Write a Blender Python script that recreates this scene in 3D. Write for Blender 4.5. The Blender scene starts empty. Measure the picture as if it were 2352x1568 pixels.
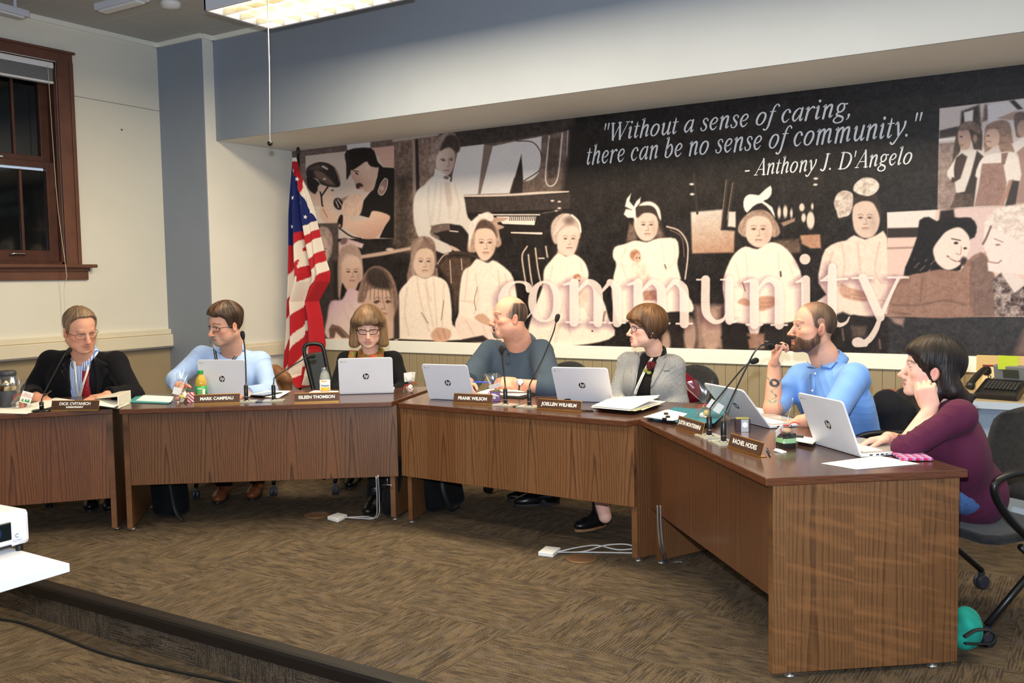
import bpy, math, random
import numpy as np
from mathutils import Vector, Matrix
random.seed(7); np.random.seed(7)
PI = math.pi
S = bpy.context.scene
C = S.collection
# camera
FPX = 2179.4
CX, CY, CAMH = 1176.0, 784.0, 1.49
def _cam_matrix(p, r, y):
 cp, sp, cr, sr, c, s = math.cos(p), math.sin(p), math.cos(r), math.sin(r), math.cos(y), math.sin(y)
 A = np.array([[1, 0, 0], [0, 0, -1], [0, 1, 0]], float)
 Ry = np.array([[c, s, 0], [-s, c, 0], [0, 0, 1]])
 Rp = np.array([[1, 0, 0], [0, cp, -sp], [0, sp, cp]])
 Rr = np.array([[cr, -sr, 0], [sr, cr, 0], [0, 0, 1]])
 return Rr @ Rp @ A @ Ry
CM = _cam_matrix(6.68818e-02, -1.7348e-02, 5.65553e-01)
CAM = np.array([0, 0, CAMH])
cam = bpy.data.cameras.new('camera')
cam.sensor_width = 36.0
cam.lens = FPX / 2352 * 36.0
cam.clip_start = 0.05
camo = bpy.data.objects.new('camera', cam); C.objects.link(camo)
mw = Matrix.Identity(4)
for i in range(3):
 mw[i][0] = CM[0][i]; mw[i][1] = -CM[1][i]; mw[i][2] = -CM[2][i]; mw[i][3] = CAM[i]
camo.matrix_world = mw
S.camera = camo
def ray(px, py): return CM.T @ np.array([(px - CX) / FPX, (py - CY) / FPX, 1.0])
def at(px, py, z=None, x=None, y=None, d=None):
 r = ray(px, py)
 if z is not None: t = (z - CAMH) / r[2]
 elif x is not None: t = x / r[0]
 elif y is not None: t = y / r[1]
 else: t = d
 return CAM + t * r
def depth_of(p): return float(CM[2] @ (np.array(p, float) - CAM))
def proj(p):
 q = (np.asarray(p, float) - CAM) @ CM.T
 return CX + FPX * q[..., 0] / q[..., 2], CY + FPX * q[..., 1] / q[..., 2]
# world, lamps, exposure
S.view_settings.view_transform = 'Standard'
S.view_settings.look = 'None'
S.view_settings.exposure = 0.0
S.view_settings.gamma = 1.0
S.view_settings.use_curve_mapping = False
S.cycles.use_denoising = True
S.cycles.max_bounces = 7
S.cycles.transparent_max_bounces = 24
S.cycles.caustics_reflective = False
S.cycles.caustics_refractive = False
S.cycles.sample_clamp_indirect = 4.0
W = bpy.data.worlds.new('world'); S.world = W; W.use_nodes = True
W.node_tree.nodes['Background'].inputs[0].default_value = (0.70, 0.83, 1.0, 1)
W.node_tree.nodes['Background'].inputs[1].default_value = 0.66  # added cool ambient fill, entering by the unbuilt right and rear sides
def area_light(name, loc, target, sx, sy, power, color, spread=PI):
 L = bpy.data.lights.new(name, 'AREA'); L.shape = 'RECTANGLE'
 L.size = sx; L.size_y = sy; L.energy = power; L.color = color; L.spread = spread
 o = bpy.data.objects.new(name, L); C.objects.link(o)
 o.location = loc
 d = Vector(target) - Vector(loc)
 o.rotation_euler = d.to_track_quat('-Z', 'Y').to_euler()
 return o
WARM = (1.0, 0.83, 0.56)
for (lx, ly, pw) in [(-4.45 + 1.25 * k, 4.62, w_) for k, w_ in enumerate((60, 55, 45, 34, 26, 20))] + [(-4.2, 1.7, 44), (-1.7, 1.7, 36), (0.8, 1.7, 26), (-4.2, -0.9, 20), (-1.7, -0.9, 20)]:
 area_light('fixture_light', (lx, ly, 3.262), (lx, ly, 0), 1.15, 0.5, pw, WARM, PI)
fl = CAM - CM[1] * 0.19 - CM[0] * 0.03
area_light('camera_flash', fl, fl + CM[2] * 5 - CM[1] * 0.1, 0.07, 0.045, 92, (0.80, 0.89, 1.0), 2.2)
# naming / tagging
def tag(o, label=None, cat=None, group=None, kind=None):
 if label: o['label'] = label
 if cat: o['category'] = cat
 if group: o['group'] = group
 if kind: o['kind'] = kind
 return o
def thing(name, label, cat, loc=(0, 0, 0), rotz=0.0, group=None):
 o = bpy.data.objects.new(name, None); C.objects.link(o)
 o.empty_display_size = 0.05
 o.location = tuple(float(v) for v in loc); o.rotation_euler = (0, 0, rotz)
 return tag(o, label, cat, group)
def dup(root, loc, rotz, label=None, group=None):
 r = root.copy(); C.objects.link(r)
 r.location = tuple(float(v) for v in loc); r.rotation_euler = (0, 0, rotz)
 if label: r['label'] = label
 if group: r['group'] = group
 for ch in list(root.children):
  c = ch.copy(); C.objects.link(c); c.parent = r
  for g in list(ch.children):
   d = g.copy(); C.objects.link(d); d.parent = c
 return r
# mesh builder
def rotm(rx=0, ry=0, rz=0):
 cx, sx, cy, sy, cz, sz = math.cos(rx), math.sin(rx), math.cos(ry), math.sin(ry), math.cos(rz), math.sin(rz)
 return np.array([[cz, -sz, 0], [sz, cz, 0], [0, 0, 1]]) @ np.array([[cy, 0, sy], [0, 1, 0], [-sy, 0, cy]]) @ np.array([[1, 0, 0], [0, cx, -sx], [0, sx, cx]])
def frame(fwd, up=(0, 0, 1)):
 f = np.array(fwd, float); f /= np.linalg.norm(f)
 u = np.array(up, float); r = np.cross(f, u)
 if np.linalg.norm(r) < 1e-6: r = np.cross(f, [1, 0, 0])
 r /= np.linalg.norm(r)
 return np.stack([r, f, np.cross(r, f)], 1)
def smooth_path(pts, n=8, closed=False):
 p = np.array(pts, float)
 if len(p) < 3 and not closed: return p
 P = np.vstack([p[-1:], p, p[:2]]) if closed else np.vstack([2 * p[0] - p[1], p, 2 * p[-1] - p[-2]])
 out = []
 for i in range(1, len(P) - 2):
  a, b, c, d = P[i - 1], P[i], P[i + 1], P[i + 2]
  for t in np.linspace(0, 1, n, endpoint=False):
   out.append(0.5 * (2 * b + (c - a) * t + (2 * a - 5 * b + 4 * c - d) * t * t + (3 * b - a - 3 * c + d) * t ** 3))
 if not closed: out.append(p[-1])
 return np.array(out)
class MB:
 def __init__(s): s.v = []; s.f = []; s.m = []; s.n = 0
 def add(s, V, F, mi=0):
  V = np.asarray(V, float).reshape(-1, 3)
  s.v.append(V); s.f += [tuple(int(i) + s.n for i in f) for f in F]; s.m += [mi] * len(F); s.n += len(V)
  return s
 def box(s, c, size, R=None, mi=0):
  h = np.array(size, float) / 2
  V = np.array([[x, y, z] for x in (-1, 1) for y in (-1, 1) for z in (-1, 1)], float) * h
  if R is not None: V = V @ np.asarray(R).T
  return s.add(V + np.array(c, float), [(0, 1, 3, 2), (4, 6, 7, 5), (0, 4, 5, 1), (2, 3, 7, 6), (0, 2, 6, 4), (1, 5, 7, 3)], mi)
 def prism(s, poly, z0, z1, M=None, o=(0, 0, 0), mi=0):
  p = np.array(poly, float); n = len(p)
  if sum(p[i][0] * p[(i + 1) % n][1] - p[(i + 1) % n][0] * p[i][1] for i in range(n)) < 0: p = p[::-1]
  V = np.vstack([np.c_[p, np.full(n, z0)], np.c_[p, np.full(n, z1)]])
  if M is not None: V = V @ np.asarray(M).T
  F = [tuple(range(n - 1, -1, -1)), tuple(range(n, 2 * n))] + [(i, (i + 1) % n, n + (i + 1) % n, n + i) for i in range(n)]
  return s.add(V + np.array(o, float), F, mi)
 def tube(s, pts, r, seg=10, mi=0, cap=True, flat=1.0):
  P = np.array(pts, float); n = len(P)
  r = np.broadcast_to(np.array(r, float), (n,))
  T = np.gradient(P, axis=0); T /= np.linalg.norm(T, axis=1)[:, None] + 1e-12
  u = np.cross(T[0], [0, 0, 1.0])
  if np.linalg.norm(u) < 1e-3: u = np.cross(T[0], [1.0, 0, 0])
  u /= np.linalg.norm(u); V = []
  a = np.linspace(0, 2 * PI, seg, endpoint=False)
  for i in range(n):
   u = u - T[i] * (u @ T[i]); u /= np.linalg.norm(u) + 1e-12
   w = np.cross(T[i], u)
   V.append(P[i] + r[i] * (np.cos(a)[:, None] * u + flat * np.sin(a)[:, None] * w))
  F = [(i * seg + j, i * seg + (j + 1) % seg, (i + 1) * seg + (j + 1) % seg, (i + 1) * seg + j) for i in range(n - 1) for j in range(seg)]
  if cap: F += [tuple(range(seg - 1, -1, -1)), tuple((n - 1) * seg + j for j in range(seg))]
  return s.add(np.vstack(V), F, mi)
 def lathe(s, prof, o=(0, 0, 0), M=None, seg=24, mi=0, sx=1, sy=1):
  a = np.linspace(0, 2 * PI, seg, endpoint=False); n = len(prof)
  V = np.vstack([np.c_[r * sx * np.cos(a), r * sy * np.sin(a), np.full(seg, z)] for r, z in prof])
  if M is not None: V = V @ np.asarray(M).T
  F = [(i * seg + j, i * seg + (j + 1) % seg, (i + 1) * seg + (j + 1) % seg, (i + 1) * seg + j) for i in range(n - 1) for j in range(seg)]
  F += [tuple(range(seg - 1, -1, -1)), tuple((n - 1) * seg + j for j in range(seg))]
  return s.add(V + np.array(o, float), F, mi)
 def ball(s, c, r, seg=16, rings=9, M=None, mi=0):
  r = np.broadcast_to(np.array(r, float), (3,)); V = []
  for i in range(1, rings):
   t = PI * i / rings
   for j in range(seg):
    V.append((math.sin(t) * math.cos(2 * PI * j / seg), math.sin(t) * math.sin(2 * PI * j / seg), math.cos(t)))
  V += [(0, 0, 1), (0, 0, -1)]; V = np.array(V) * r
  if M is not None: V = V @ np.asarray(M).T
  k = (rings - 1) * seg
  F = [(i * seg + j, (i + 1) * seg + j, (i + 1) * seg + (j + 1) % seg, i * seg + (j + 1) % seg) for i in range(rings - 2) for j in range(seg)]
  F += [(k, j, (j + 1) % seg) for j in range(seg)] + [(k + 1, (rings - 2) * seg + (j + 1) % seg, (rings - 2) * seg + j) for j in range(seg)]
  return s.add(V + np.array(c, float), F, mi)
 def sheet(s, G, mi=0, closed_u=False):
  G = np.asarray(G, float); nu, nv = G.shape[:2]
  F = [(i * nv + j, ((i + 1) % nu) * nv + j, ((i + 1) % nu) * nv + j + 1, i * nv + j + 1) for i in range(nu if closed_u else nu - 1) for j in range(nv - 1)]
  return s.add(G.reshape(-1, 3), F, mi)
 def ribbon(s, pts, normals, width, mi=0):
  P = np.array(pts, float); T = np.gradient(P, axis=0); N = np.array(normals, float)
  B = np.cross(T, N); B /= np.linalg.norm(B, axis=1)[:, None]
  w = np.broadcast_to(np.array(width, float), (len(P),))[:, None] / 2
  return s.sheet(np.stack([P - B * w, P + B * w], 1), mi)
 def build(s, name, mats, parent=None, smooth=False, bevel=0, solid=0, sub=0, loc=None, off=-1):
  me = bpy.data.meshes.new(name)
  V = np.vstack(s.v)
  if loc is not None: V = V - np.array(loc, float)
  me.from_pydata([tuple(v) for v in V], [], s.f)
  mats = mats if isinstance(mats, (list, tuple)) else [mats]
  for m in mats: me.materials.append(m)
  if len(mats) > 1: me.polygons.foreach_set('material_index', s.m)
  if smooth: me.polygons.foreach_set('use_smooth', [True] * len(me.polygons))
  me.update()
  o = bpy.data.objects.new(name, me); C.objects.link(o)
  if parent is not None: o.parent = parent
  if loc is not None: o.location = tuple(float(v) for v in loc)
  if solid:
   q = o.modifiers.new('solid', 'SOLIDIFY'); q.thickness = solid; q.offset = off
  if bevel:
   q = o.modifiers.new('bevel', 'BEVEL'); q.width = bevel; q.segments = 2; q.limit_method = 'ANGLE'
  if sub:
   q = o.modifiers.new('sub', 'SUBSURF'); q.levels = sub; q.render_levels = sub
  return o
# materials
def lin(c):
 return tuple((v / 255 / 12.92) if v / 255 <= 0.04045 else ((v / 255 + 0.055) / 1.055) ** 2.4 for v in c)
def col(c): return lin(c) + (1.0,)
class NT:
 def __init__(s, m): s.m = m; s.t = m.node_tree; s.b = s.t.nodes['Principled BSDF']
 def n(s, typ, **kw):
  q = s.t.nodes.new(typ)
  for k, v in kw.items(): setattr(q, k, v)
  return q
 def link(s, a, b): s.t.links.new(a, b)
 def coord(s, scale=(1, 1, 1), rot=(0, 0, 0), loc=(0, 0, 0), kind='Object'):
  tc = s.n('ShaderNodeTexCoord'); mp = s.n('ShaderNodeMapping')
  mp.inputs['Scale'].default_value = scale; mp.inputs['Rotation'].default_value = rot; mp.inputs['Location'].default_value = loc
  s.link(tc.outputs[kind], mp.inputs[0]); return mp.outputs[0]
 def noise(s, vec, scale=5, detail=3, rough=0.5, dist=0.0):
  q = s.n('ShaderNodeTexNoise'); q.inputs['Scale'].default_value = scale; q.inputs['Detail'].default_value = detail
  q.inputs['Roughness'].default_value = rough; q.inputs['Distortion'].default_value = dist
  if vec is not None: s.link(vec, q.inputs['Vector'])
  return q.outputs['Fac']
 def ramp(s, fac, stops, mode='LINEAR'):
  q = s.n('ShaderNodeValToRGB'); q.color_ramp.interpolation = mode
  e = q.color_ramp.elements
  while len(e) < len(stops): e.new(0.5)
  for i, (p, c) in enumerate(stops):
   e[i].position = p; e[i].color = col(c) if not isinstance(c, (int, float)) else (c, c, c, 1)
  s.link(fac, q.inputs[0]); return q.outputs[0]
 def mix(s, fac, a, b, mode='MIX'):
  q = s.n('ShaderNodeMix', data_type='RGBA', blend_type=mode)
  for sock, v in ((q.inputs[0], fac), (q.inputs[6], a), (q.inputs[7], b)):
   if isinstance(v, (int, float)): sock.default_value = v
   elif isinstance(v, tuple): sock.default_value = col(v)
   else: s.link(v, sock)
  return q.outputs[2]
 def math(s, op, a, b=0.0, c=None):
  q = s.n('ShaderNodeMath', operation=op)
  for sock, v in zip(q.inputs, (a, b, c)):
   if v is None: continue
   if isinstance(v, (int, float)): sock.default_value = v
   else: s.link(v, sock)
  return q.outputs[0]
 def bump(s, h, strength=0.3, dist=0.01):
  q = s.n('ShaderNodeBump'); q.inputs['Strength'].default_value = strength; q.inputs['Distance'].default_value = dist
  s.link(h, q.inputs['Height']); s.link(q.outputs[0], s.b.inputs['Normal'])
 def color(s, c): s.link(c, s.b.inputs['Base Color'])
_mats = {}
def mat(name, c=(200, 200, 200), rough=0.5, metal=0.0, spec=0.5, emit=None, alpha=1.0, coat=0.0, trans=0.0, ior=1.45, sss=0.0):
 m = bpy.data.materials.new(name); m.use_nodes = True
 b = m.node_tree.nodes['Principled BSDF']
 b.inputs['Base Color'].default_value = col(c)
 b.inputs['Roughness'].default_value = rough; b.inputs['Metallic'].default_value = metal
 b.inputs['Specular IOR Level'].default_value = spec; b.inputs['IOR'].default_value = ior
 b.inputs['Coat Weight'].default_value = coat; b.inputs['Coat Roughness'].default_value = 0.1
 b.inputs['Transmission Weight'].default_value = trans; b.inputs['Alpha'].default_value = alpha
 if sss:
  b.inputs['Subsurface Weight'].default_value = sss; b.inputs['Subsurface Radius'].default_value = (0.012, 0.005, 0.003)
  b.inputs['Subsurface Scale'].default_value = 1.0
 if emit:
  b.inputs['Emission Color'].default_value = col(emit[0]); b.inputs['Emission Strength'].default_value = emit[1]
 return m
def paint(name, c, rough=0.6, var=0.05, scale=3.0, bump=0.05):
 m = mat(name, c, rough); n = NT(m)
 f = n.noise(n.coord(), scale, 4)
 d = tuple(max(0, v * (1 - var)) for v in c); l = tuple(min(255, v * (1 + var)) for v in c)
 n.color(n.ramp(f, [(0.3, d), (0.7, l)]))
 if bump: n.bump(n.noise(n.coord(), 260, 2), bump, 0.002)
 return m
def cloth(name, c, c2=None, weave=900, strength=0.25, rough=0.85, mottle=None):
 m = mat(name, c, rough, spec=0.2); n = NT(m)
 c2 = c2 or tuple(v * 0.82 for v in c)
 f = n.noise(n.coord(), mottle or 40, 5, 0.65)
 n.color(n.ramp(f, [(0.35, c2), (0.65, c)]))
 n.bump(n.noise(n.coord(), weave, 2), strength, 0.001)
 m.node_tree.nodes['Principled BSDF'].inputs['Sheen Weight'].default_value = 0.15
 return m
def wood(name, tones, dark, strip=0.2, axis=0, rough=0.34, seed=0.0, fleck=0.0, grain=1.0):
 m = mat(name, tones[0], rough, coat=0.12); n = NT(m)
 tc = n.n('ShaderNodeTexCoord'); sep = n.n('ShaderNodeSeparateXYZ'); n.link(tc.outputs['Object'], sep.inputs[0])
 u = sep.outputs[axis]; z = sep.outputs[2]
 cell = n.math('FLOOR', n.math('DIVIDE', n.math('ADD', u, 3.0 + seed), strip))
 wn = n.n('ShaderNodeTexWhiteNoise', noise_dimensions='1D'); n.link(n.math('ADD', cell, seed * 7.3), wn.inputs['W'])
 rnd = wn.outputs['Value']
 loc = n.math('SUBTRACT', n.math('SUBTRACT', n.math('ADD', u, 3.0 + seed), n.math('MULTIPLY', cell, strip)), n.math('MULTIPLY', strip, n.math('ADD', 0.25, n.math('MULTIPLY', rnd, 0.5))))
 comb = n.n('ShaderNodeCombineXYZ'); n.link(n.math('MULTIPLY', u, 14.0), comb.inputs[0]); n.link(n.math('MULTIPLY', z, 1.6), comb.inputs[1]); n.link(n.math('MULTIPLY', rnd, 31.0), comb.inputs[2])
 wob = n.noise(comb.outputs[0], 1.0, 3, 0.5)
 arch = n.math('ADD', n.math('MULTIPLY', n.math('POWER', n.math('ABSOLUTE', loc), 1.5), 150.0), n.math('MULTIPLY', z, 2.0 * grain))
 arch = n.math('ADD', n.math('ADD', arch, n.math('MULTIPLY', wob, 1.5)), n.math('MULTIPLY', rnd, 9.0))
 tri = n.math('FRACT', arch)
 line = n.ramp(tri, [(0.0, 0.0), (0.62, 0.12), (0.90, 1.0), (1.0, 0.0)])
 fine = n.n('ShaderNodeCombineXYZ'); n.link(n.math('MULTIPLY', u, 420.0), fine.inputs[0]); n.link(n.math('MULTIPLY', z, 9.0), fine.inputs[1])
 pores = n.ramp(n.noise(fine.outputs[0], 1.0, 2, 0.6), [(0.42, 0.0), (0.68, 1.0)])
 base = n.ramp(rnd, [(i / max(1, len(tones) - 1), t) for i, t in enumerate(tones)])
 c = n.mix(n.math('MULTIPLY', line, 0.8), base, dark)
 c = n.mix(n.math('MULTIPLY', pores, 0.42), c, dark)
 if fleck:
  fc = n.n('ShaderNodeCombineXYZ'); n.link(n.math('MULTIPLY', u, 3.0), fc.inputs[0]); n.link(n.math('MULTIPLY', n.math('ADD', z, n.math('MULTIPLY', loc, 0.25)), 26.0), fc.inputs[1]); n.link(n.math('MULTIPLY', rnd, 20.0), fc.inputs[2])
  fl_ = n.ramp(n.noise(fc.outputs[0], 1.0, 2, 0.5, 0.6), [(0.5, 0.0), (0.72, 1.0)])
  c = n.mix(n.math('MULTIPLY', fl_, fleck), c, tuple(min(255, v * 1.35) for v in tones[-1]))
 n.color(c)
 n.bump(pores, 0.08, 0.001)
 return m
def text_mesh(s, size, align='CENTER', shear=0.0, bold=0.0, sx=1.0):
 cu = bpy.data.curves.new('t', 'FONT'); cu.body = s; cu.size = size; cu.align_x = align; cu.align_y = 'CENTER'
 cu.shear = shear; cu.offset = bold; cu.resolution_u = 3
 o = bpy.data.objects.new('t', cu); C.objects.link(o)
 dg = bpy.context.evaluated_depsgraph_get(); me = o.evaluated_get(dg).to_mesh()
 V = np.array([tuple(v.co) for v in me.vertices], float).reshape(-1, 3) * [sx, 1, 1]
 F = [tuple(p.vertices) for p in me.polygons]
 o.evaluated_get(dg).to_mesh_clear(); bpy.data.objects.remove(o); bpy.data.curves.remove(cu)
 return V, F
# shared materials
XL, XP, YP, YS, YW, ZC, ZS = -7.213, -6.632, 5.585, 5.71, 6.60, 3.615, 2.725
M = {}
M['cream'] = paint('cream_wall_paint', (226, 222, 208), 0.62, 0.02, 1.2)
M['white_wall'] = paint('white_wall_paint', (228, 226, 216), 0.6, 0.02, 1.5)
M['slate'] = paint('slate_wall_paint', (138, 146, 158), 0.55, 0.02, 1.5)
M['ceiling'] = paint('ceiling_paint', (186, 186, 182), 0.8, 0.03, 2.0)
M['trim_white'] = paint('white_trim_paint', (240, 238, 226), 0.4, 0.01)
M['rail_cream'] = paint('cream_rail_paint', (222, 212, 188), 0.45, 0.02)
M['tan'] = paint('tan_wainscot_paint', (158, 140, 112), 0.6, 0.03)
M['black'] = mat('black_plastic', (18, 18, 20), 0.42)
M['black_matte'] = mat('black_matte', (14, 14, 15), 0.8)
M['rubber'] = mat('black_rubber', (20, 20, 22), 0.55)
M['white_plastic'] = mat('white_plastic', (232, 232, 232), 0.4)
M['chrome'] = mat('chrome', (215, 215, 218), 0.18, 1.0)
M['brass'] = mat('brass_trim', (214, 160, 92), 0.28, 1.0)
M['paper'] = paint('white_paper', (238, 236, 230), 0.8, 0.02, 6)
M['clear'] = mat('clear_acrylic', (225, 225, 205), 0.08, alpha=0.5)
def structure(name, mb, m, parent=None, **kw):
 o = mb.build(name, m, parent, **kw)
 if parent is None: o['kind'] = 'structure'
 return o
def carpet(name, riser=False):
 m = mat(name, (110, 95, 75), 0.95, spec=0.1); n = NT(m)
 tc = n.n('ShaderNodeTexCoord'); sep = n.n('ShaderNodeSeparateXYZ'); n.link(tc.outputs['Object'], sep.inputs[0])
 T = 0.605
 u = n.math('DIVIDE', n.math('ADD', sep.outputs[0], 2.13 + T * 20), T)
 v = n.math('DIVIDE', n.math('SUBTRACT', sep.outputs[2] if riser else sep.outputs[1], 3.29 - T * 20 if not riser else -T * 20.5), T)
 iu, iv = n.math('FLOOR', u), n.math('FLOOR', v)
 par = n.math('MODULO', n.math('ADD', iu, iv), 2.0)
 idv = n.n('ShaderNodeCombineXYZ'); n.link(iu, idv.inputs[0]); n.link(iv, idv.inputs[1])
 wn = n.n('ShaderNodeTexWhiteNoise', noise_dimensions='2D'); n.link(idv.outputs[0], wn.inputs['Vector'])
 a = n.math('ADD', n.math('MULTIPLY', u, n.math('SUBTRACT', 1.0, par)), n.math('MULTIPLY', v, par))
 b = n.math('ADD', n.math('MULTIPLY', v, n.math('SUBTRACT', 1.0, par)), n.math('MULTIPLY', u, par))
 def nz(sa, sb, off, det=2, ro=0.5):
  cb = n.n('ShaderNodeCombineXYZ'); n.link(n.math('MULTIPLY', a, sa), cb.inputs[0]); n.link(n.math('MULTIPLY', b, sb), cb.inputs[1]); n.link(n.math('ADD', n.math('MULTIPLY', wn.outputs['Value'], 50.0), off), cb.inputs[2])
  return n.noise(cb.outputs[0], 1.0, det, ro)
 block = n.ramp(nz(13, 5, 0, 2, 0.5), [(0.40, 0.0), (0.60, 1.0)])
 streak = n.ramp(nz(46, 5.5, 9, 2, 0.6), [(0.50, 0.0), (0.62, 1.0)])
 rows = n.ramp(n.math('FRACT', n.math('MULTIPLY', a, 46.0)), [(0.0, 0.0), (0.38, 0.1), (0.55, 1.0), (0.95, 0.6), (1.0, 0.0)])
 grit = n.noise(n.coord((1, 1, 1)), 240, 3, 0.75)
 hue = nz(9, 7, 20, 3, 0.6)
 tan_ = n.ramp(hue, [(0.32, (104, 93, 84)), (0.5, (109, 94, 73)), (0.68, (114, 100, 87))])
 if riser: tan_ = n.mix(0.35, tan_, (58, 56, 56))
 dk = n.ramp(nz(20, 8, 33, 2), [(0.4, (27, 25, 26)), (0.62, (44, 40, 38))])
 k1 = n.math('MULTIPLY', n.math('MULTIPLY', rows, block), 0.85)
 k = n.math('MAXIMUM', k1, n.math('MULTIPLY', streak, 0.66))
 c = n.mix(k, tan_, dk)
 c = n.mix(n.ramp(grit, [(0.38, 0.75), (0.54, 0.0)]), c, (26, 23, 22))
 c = n.mix(n.ramp(grit, [(0.54, 0.0), (0.72, 0.5)]), c, (150, 126, 92))
 fu, fv = n.math('FRACT', u), n.math('FRACT', v)
 seam = n.math('MAXIMUM', n.math('GREATER_THAN', fu, 0.992), n.math('GREATER_THAN', fv, 0.992))
 c = n.mix(n.math('MULTIPLY', seam, 0.35), c, (60, 52, 46))
 n.color(c)
 n.bump(n.math('ADD', n.math('MULTIPLY', grit, 0.7), n.math('MULTIPLY', rows, -0.3)), 0.5, 0.006)
 return m
M['carpet'] = carpet('carpet_tiles'); M['carpet_riser'] = carpet('carpet_riser', True)
YE = 2.665
ZL = -0.175
structure('floor', MB().box(((XL + 3) / 2, (YE + YW) / 2, -0.0875), (3 - XL, YW - YE, 0.175)), M['carpet'])
structure('floor_lower', MB().box(((XL + 3) / 2, (YE - 4) / 2, ZL - 0.05), (3 - XL, YE + 4, 0.1)), M['carpet'])
structure('trim_riser', MB().box(((XL + 3) / 2, YE - 0.006, (ZL - 0.045) / 2), (3 - XL, 0.012, -ZL - 0.045)), M['carpet_riser'])
nose = MB()
prof = [(0.045, 0.0), (0.045, 0.004), (-0.008, 0.006), (-0.020, 0.001), (-0.024, -0.012), (-0.022, -0.055), (-0.012, -0.055), (-0.012, 0.0)]
G = np.array([[(x, YE + a, b) for a, b in prof + prof[:1]] for x in (XL, 3.0)])
nose.sheet(G)
structure('trim_stage_nosing', nose, mat('nosing_rubber', (24, 20, 18), 0.42))
wl, wh = YP + 4, ZC - ZL
WY0, WY1, WZ0, WZ1 = 3.15, 4.60, 1.66, 3.28
w = MB()
for (y0, y1, z0, z1) in ((-4, WY0, ZL, ZC), (WY1, YP + 0.1, ZL, ZC), (WY0, WY1, ZL, WZ0), (WY0, WY1, WZ1, ZC)):
 w.box((XL - 0.1, (y0 + y1) / 2, (z0 + z1) / 2), (0.2, y1 - y0, z1 - z0))
structure('wall_left', w, M['cream'])
structure('wall_pillar', MB().box(((XL + XP) / 2, (YP + 6.8) / 2, ZC / 2), (XP - XL, 6.8 - YP, ZC)), [M['white_wall']])
structure('wall_pillar_front', MB().box(((XL + XP) / 2, YP - 0.006, ZC / 2), (XP - XL, 0.012, ZC)), M['slate'])
structure('wall_back', MB().box(((XP + 3) / 2, YW + 0.1, ZC / 2), (3 - XP, 0.2, ZC)), M['white_wall'])
structure('wall_soffit', MB().box(((XP + 3) / 2, (YS + YW) / 2, (ZS + ZC) / 2), (3 - XP, YW - YS, ZC - ZS)), M['white_wall'])
structure('wall_soffit_front', MB().box(((XP + 3) / 2, YS - 0.004, (ZS + ZC) / 2), (3 - XP, 0.012, ZC - ZS)), M['slate'])
ce = MB().box(((XL + 3) / 2, (-4 + 6.8) / 2, ZC + 0.05), (3 - XL, 10.8, 0.1))
cm = M['ceiling']; n = NT(cm)
bk = n.n('ShaderNodeTexBrick'); n.link(n.coord((1, 1, 1)), bk.inputs[0])
bk.offset = 0; bk.inputs['Scale'].default_value = 1.0; bk.inputs['Brick Width'].default_value = 0.61; bk.inputs['Row Height'].default_value = 0.61; bk.inputs['Mortar Size'].default_value = 0.004
bk.inputs['Color1'].default_value = bk.inputs['Color2'].default_value = col((184, 184, 180)); bk.inputs['Mortar'].default_value = col((206, 206, 202))
n.color(bk.outputs[0])
structure('ceiling', ce, cm)
structure('trim_crown_left', MB().box((XL + 0.012, (YP - 4) / 2, ZC - 0.02), (0.024, YP + 4, 0.04)), M['trim_white'])
structure('trim_crown_pillar', MB().box(((XL + XP) / 2, YP - 0.018, ZC - 0.02), (XP - XL + 0.02, 0.024, 0.04)), M['trim_white'])
structure('trim_crown_side', MB().box((XP + 0.012, (YP + YS) / 2, ZC - 0.02), (0.024, YS - YP, 0.04)), M['trim_white'])
structure('trim_crown_soffit', MB().box(((XP + 3) / 2, YS - 0.018, ZC - 0.02), (3 - XP, 0.024, 0.04)), M['trim_white'])
structure('trim_wainscot_left', MB().box((XL + 0.004, (YP - 4) / 2, 0.44), (0.008, YP + 4, 0.97)), M['tan'])
rl = MB()
rl.box((XL + 0.030, (5.69 - 4) / 2, 0.985), (0.06, 9.69 - 0.1, 0.106)); rl.box((XL + 0.018, (YP - 4) / 2, 1.062), (0.036, YP + 4, 0.045))
structure('trim_rail_left', rl, M['rail_cream'], bevel=0.006)
structure('trim_rail_lip', MB().box((XL + 0.034, (5.69 - 4) / 2, 0.927), (0.068, 9.6, 0.008)), mat('aluminium_lip', (190, 190, 195), 0.3, 0.8))
structure('trim_rail_side', MB().box((XP + 0.02, (YS + 0.1 + YW) / 2, 0.86), (0.04, YW - YS - 0.1, 0.10)).box((XP + 0.014, (YS + 0.1 + YW) / 2, 0.92), (0.028, YW - YS - 0.1, 0.03)), M['rail_cream'], bevel=0.004)
structure('trim_ledge', MB().box(((XP + 3) / 2, YW - 0.012, 0.897), (3 - XP, 0.024, 0.102)), M['trim_white'], bevel=0.003)
bb = mat('bead_board', (176, 160, 128), 0.6); n = NT(bb)
tc = n.n('ShaderNodeTexCoord'); sp_ = n.n('ShaderNodeSeparateXYZ'); n.link(tc.outputs['Object'], sp_.inputs[0])
fr = n.math('FRACT', n.math('DIVIDE', n.math('ADD', sp_.outputs[0], 10.0), 0.083))
n.color(n.ramp(fr, [(0.0, (104, 92, 70)), (0.035, (110, 98, 76)), (0.06, (152, 137, 108)), (0.94, (152, 137, 108)), (0.97, (170, 156, 128)), (1.0, (164, 150, 122))]))
n.bump(n.ramp(fr, [(0.0, 0.0), (0.05, 1.0), (0.95, 1.0), (1.0, 0.0)]), 0.6, 0.006)
structure('trim_wainscot_back', MB().box(((XP + 3) / 2, YW - 0.005, 0.424), (3 - XP, 0.010, 0.848)), bb)
structure('baseboard_back', MB().box(((XP + 3) / 2, YW - 0.016, 0.05), (3 - XP, 0.012, 0.10)), M['rubber'])
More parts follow.
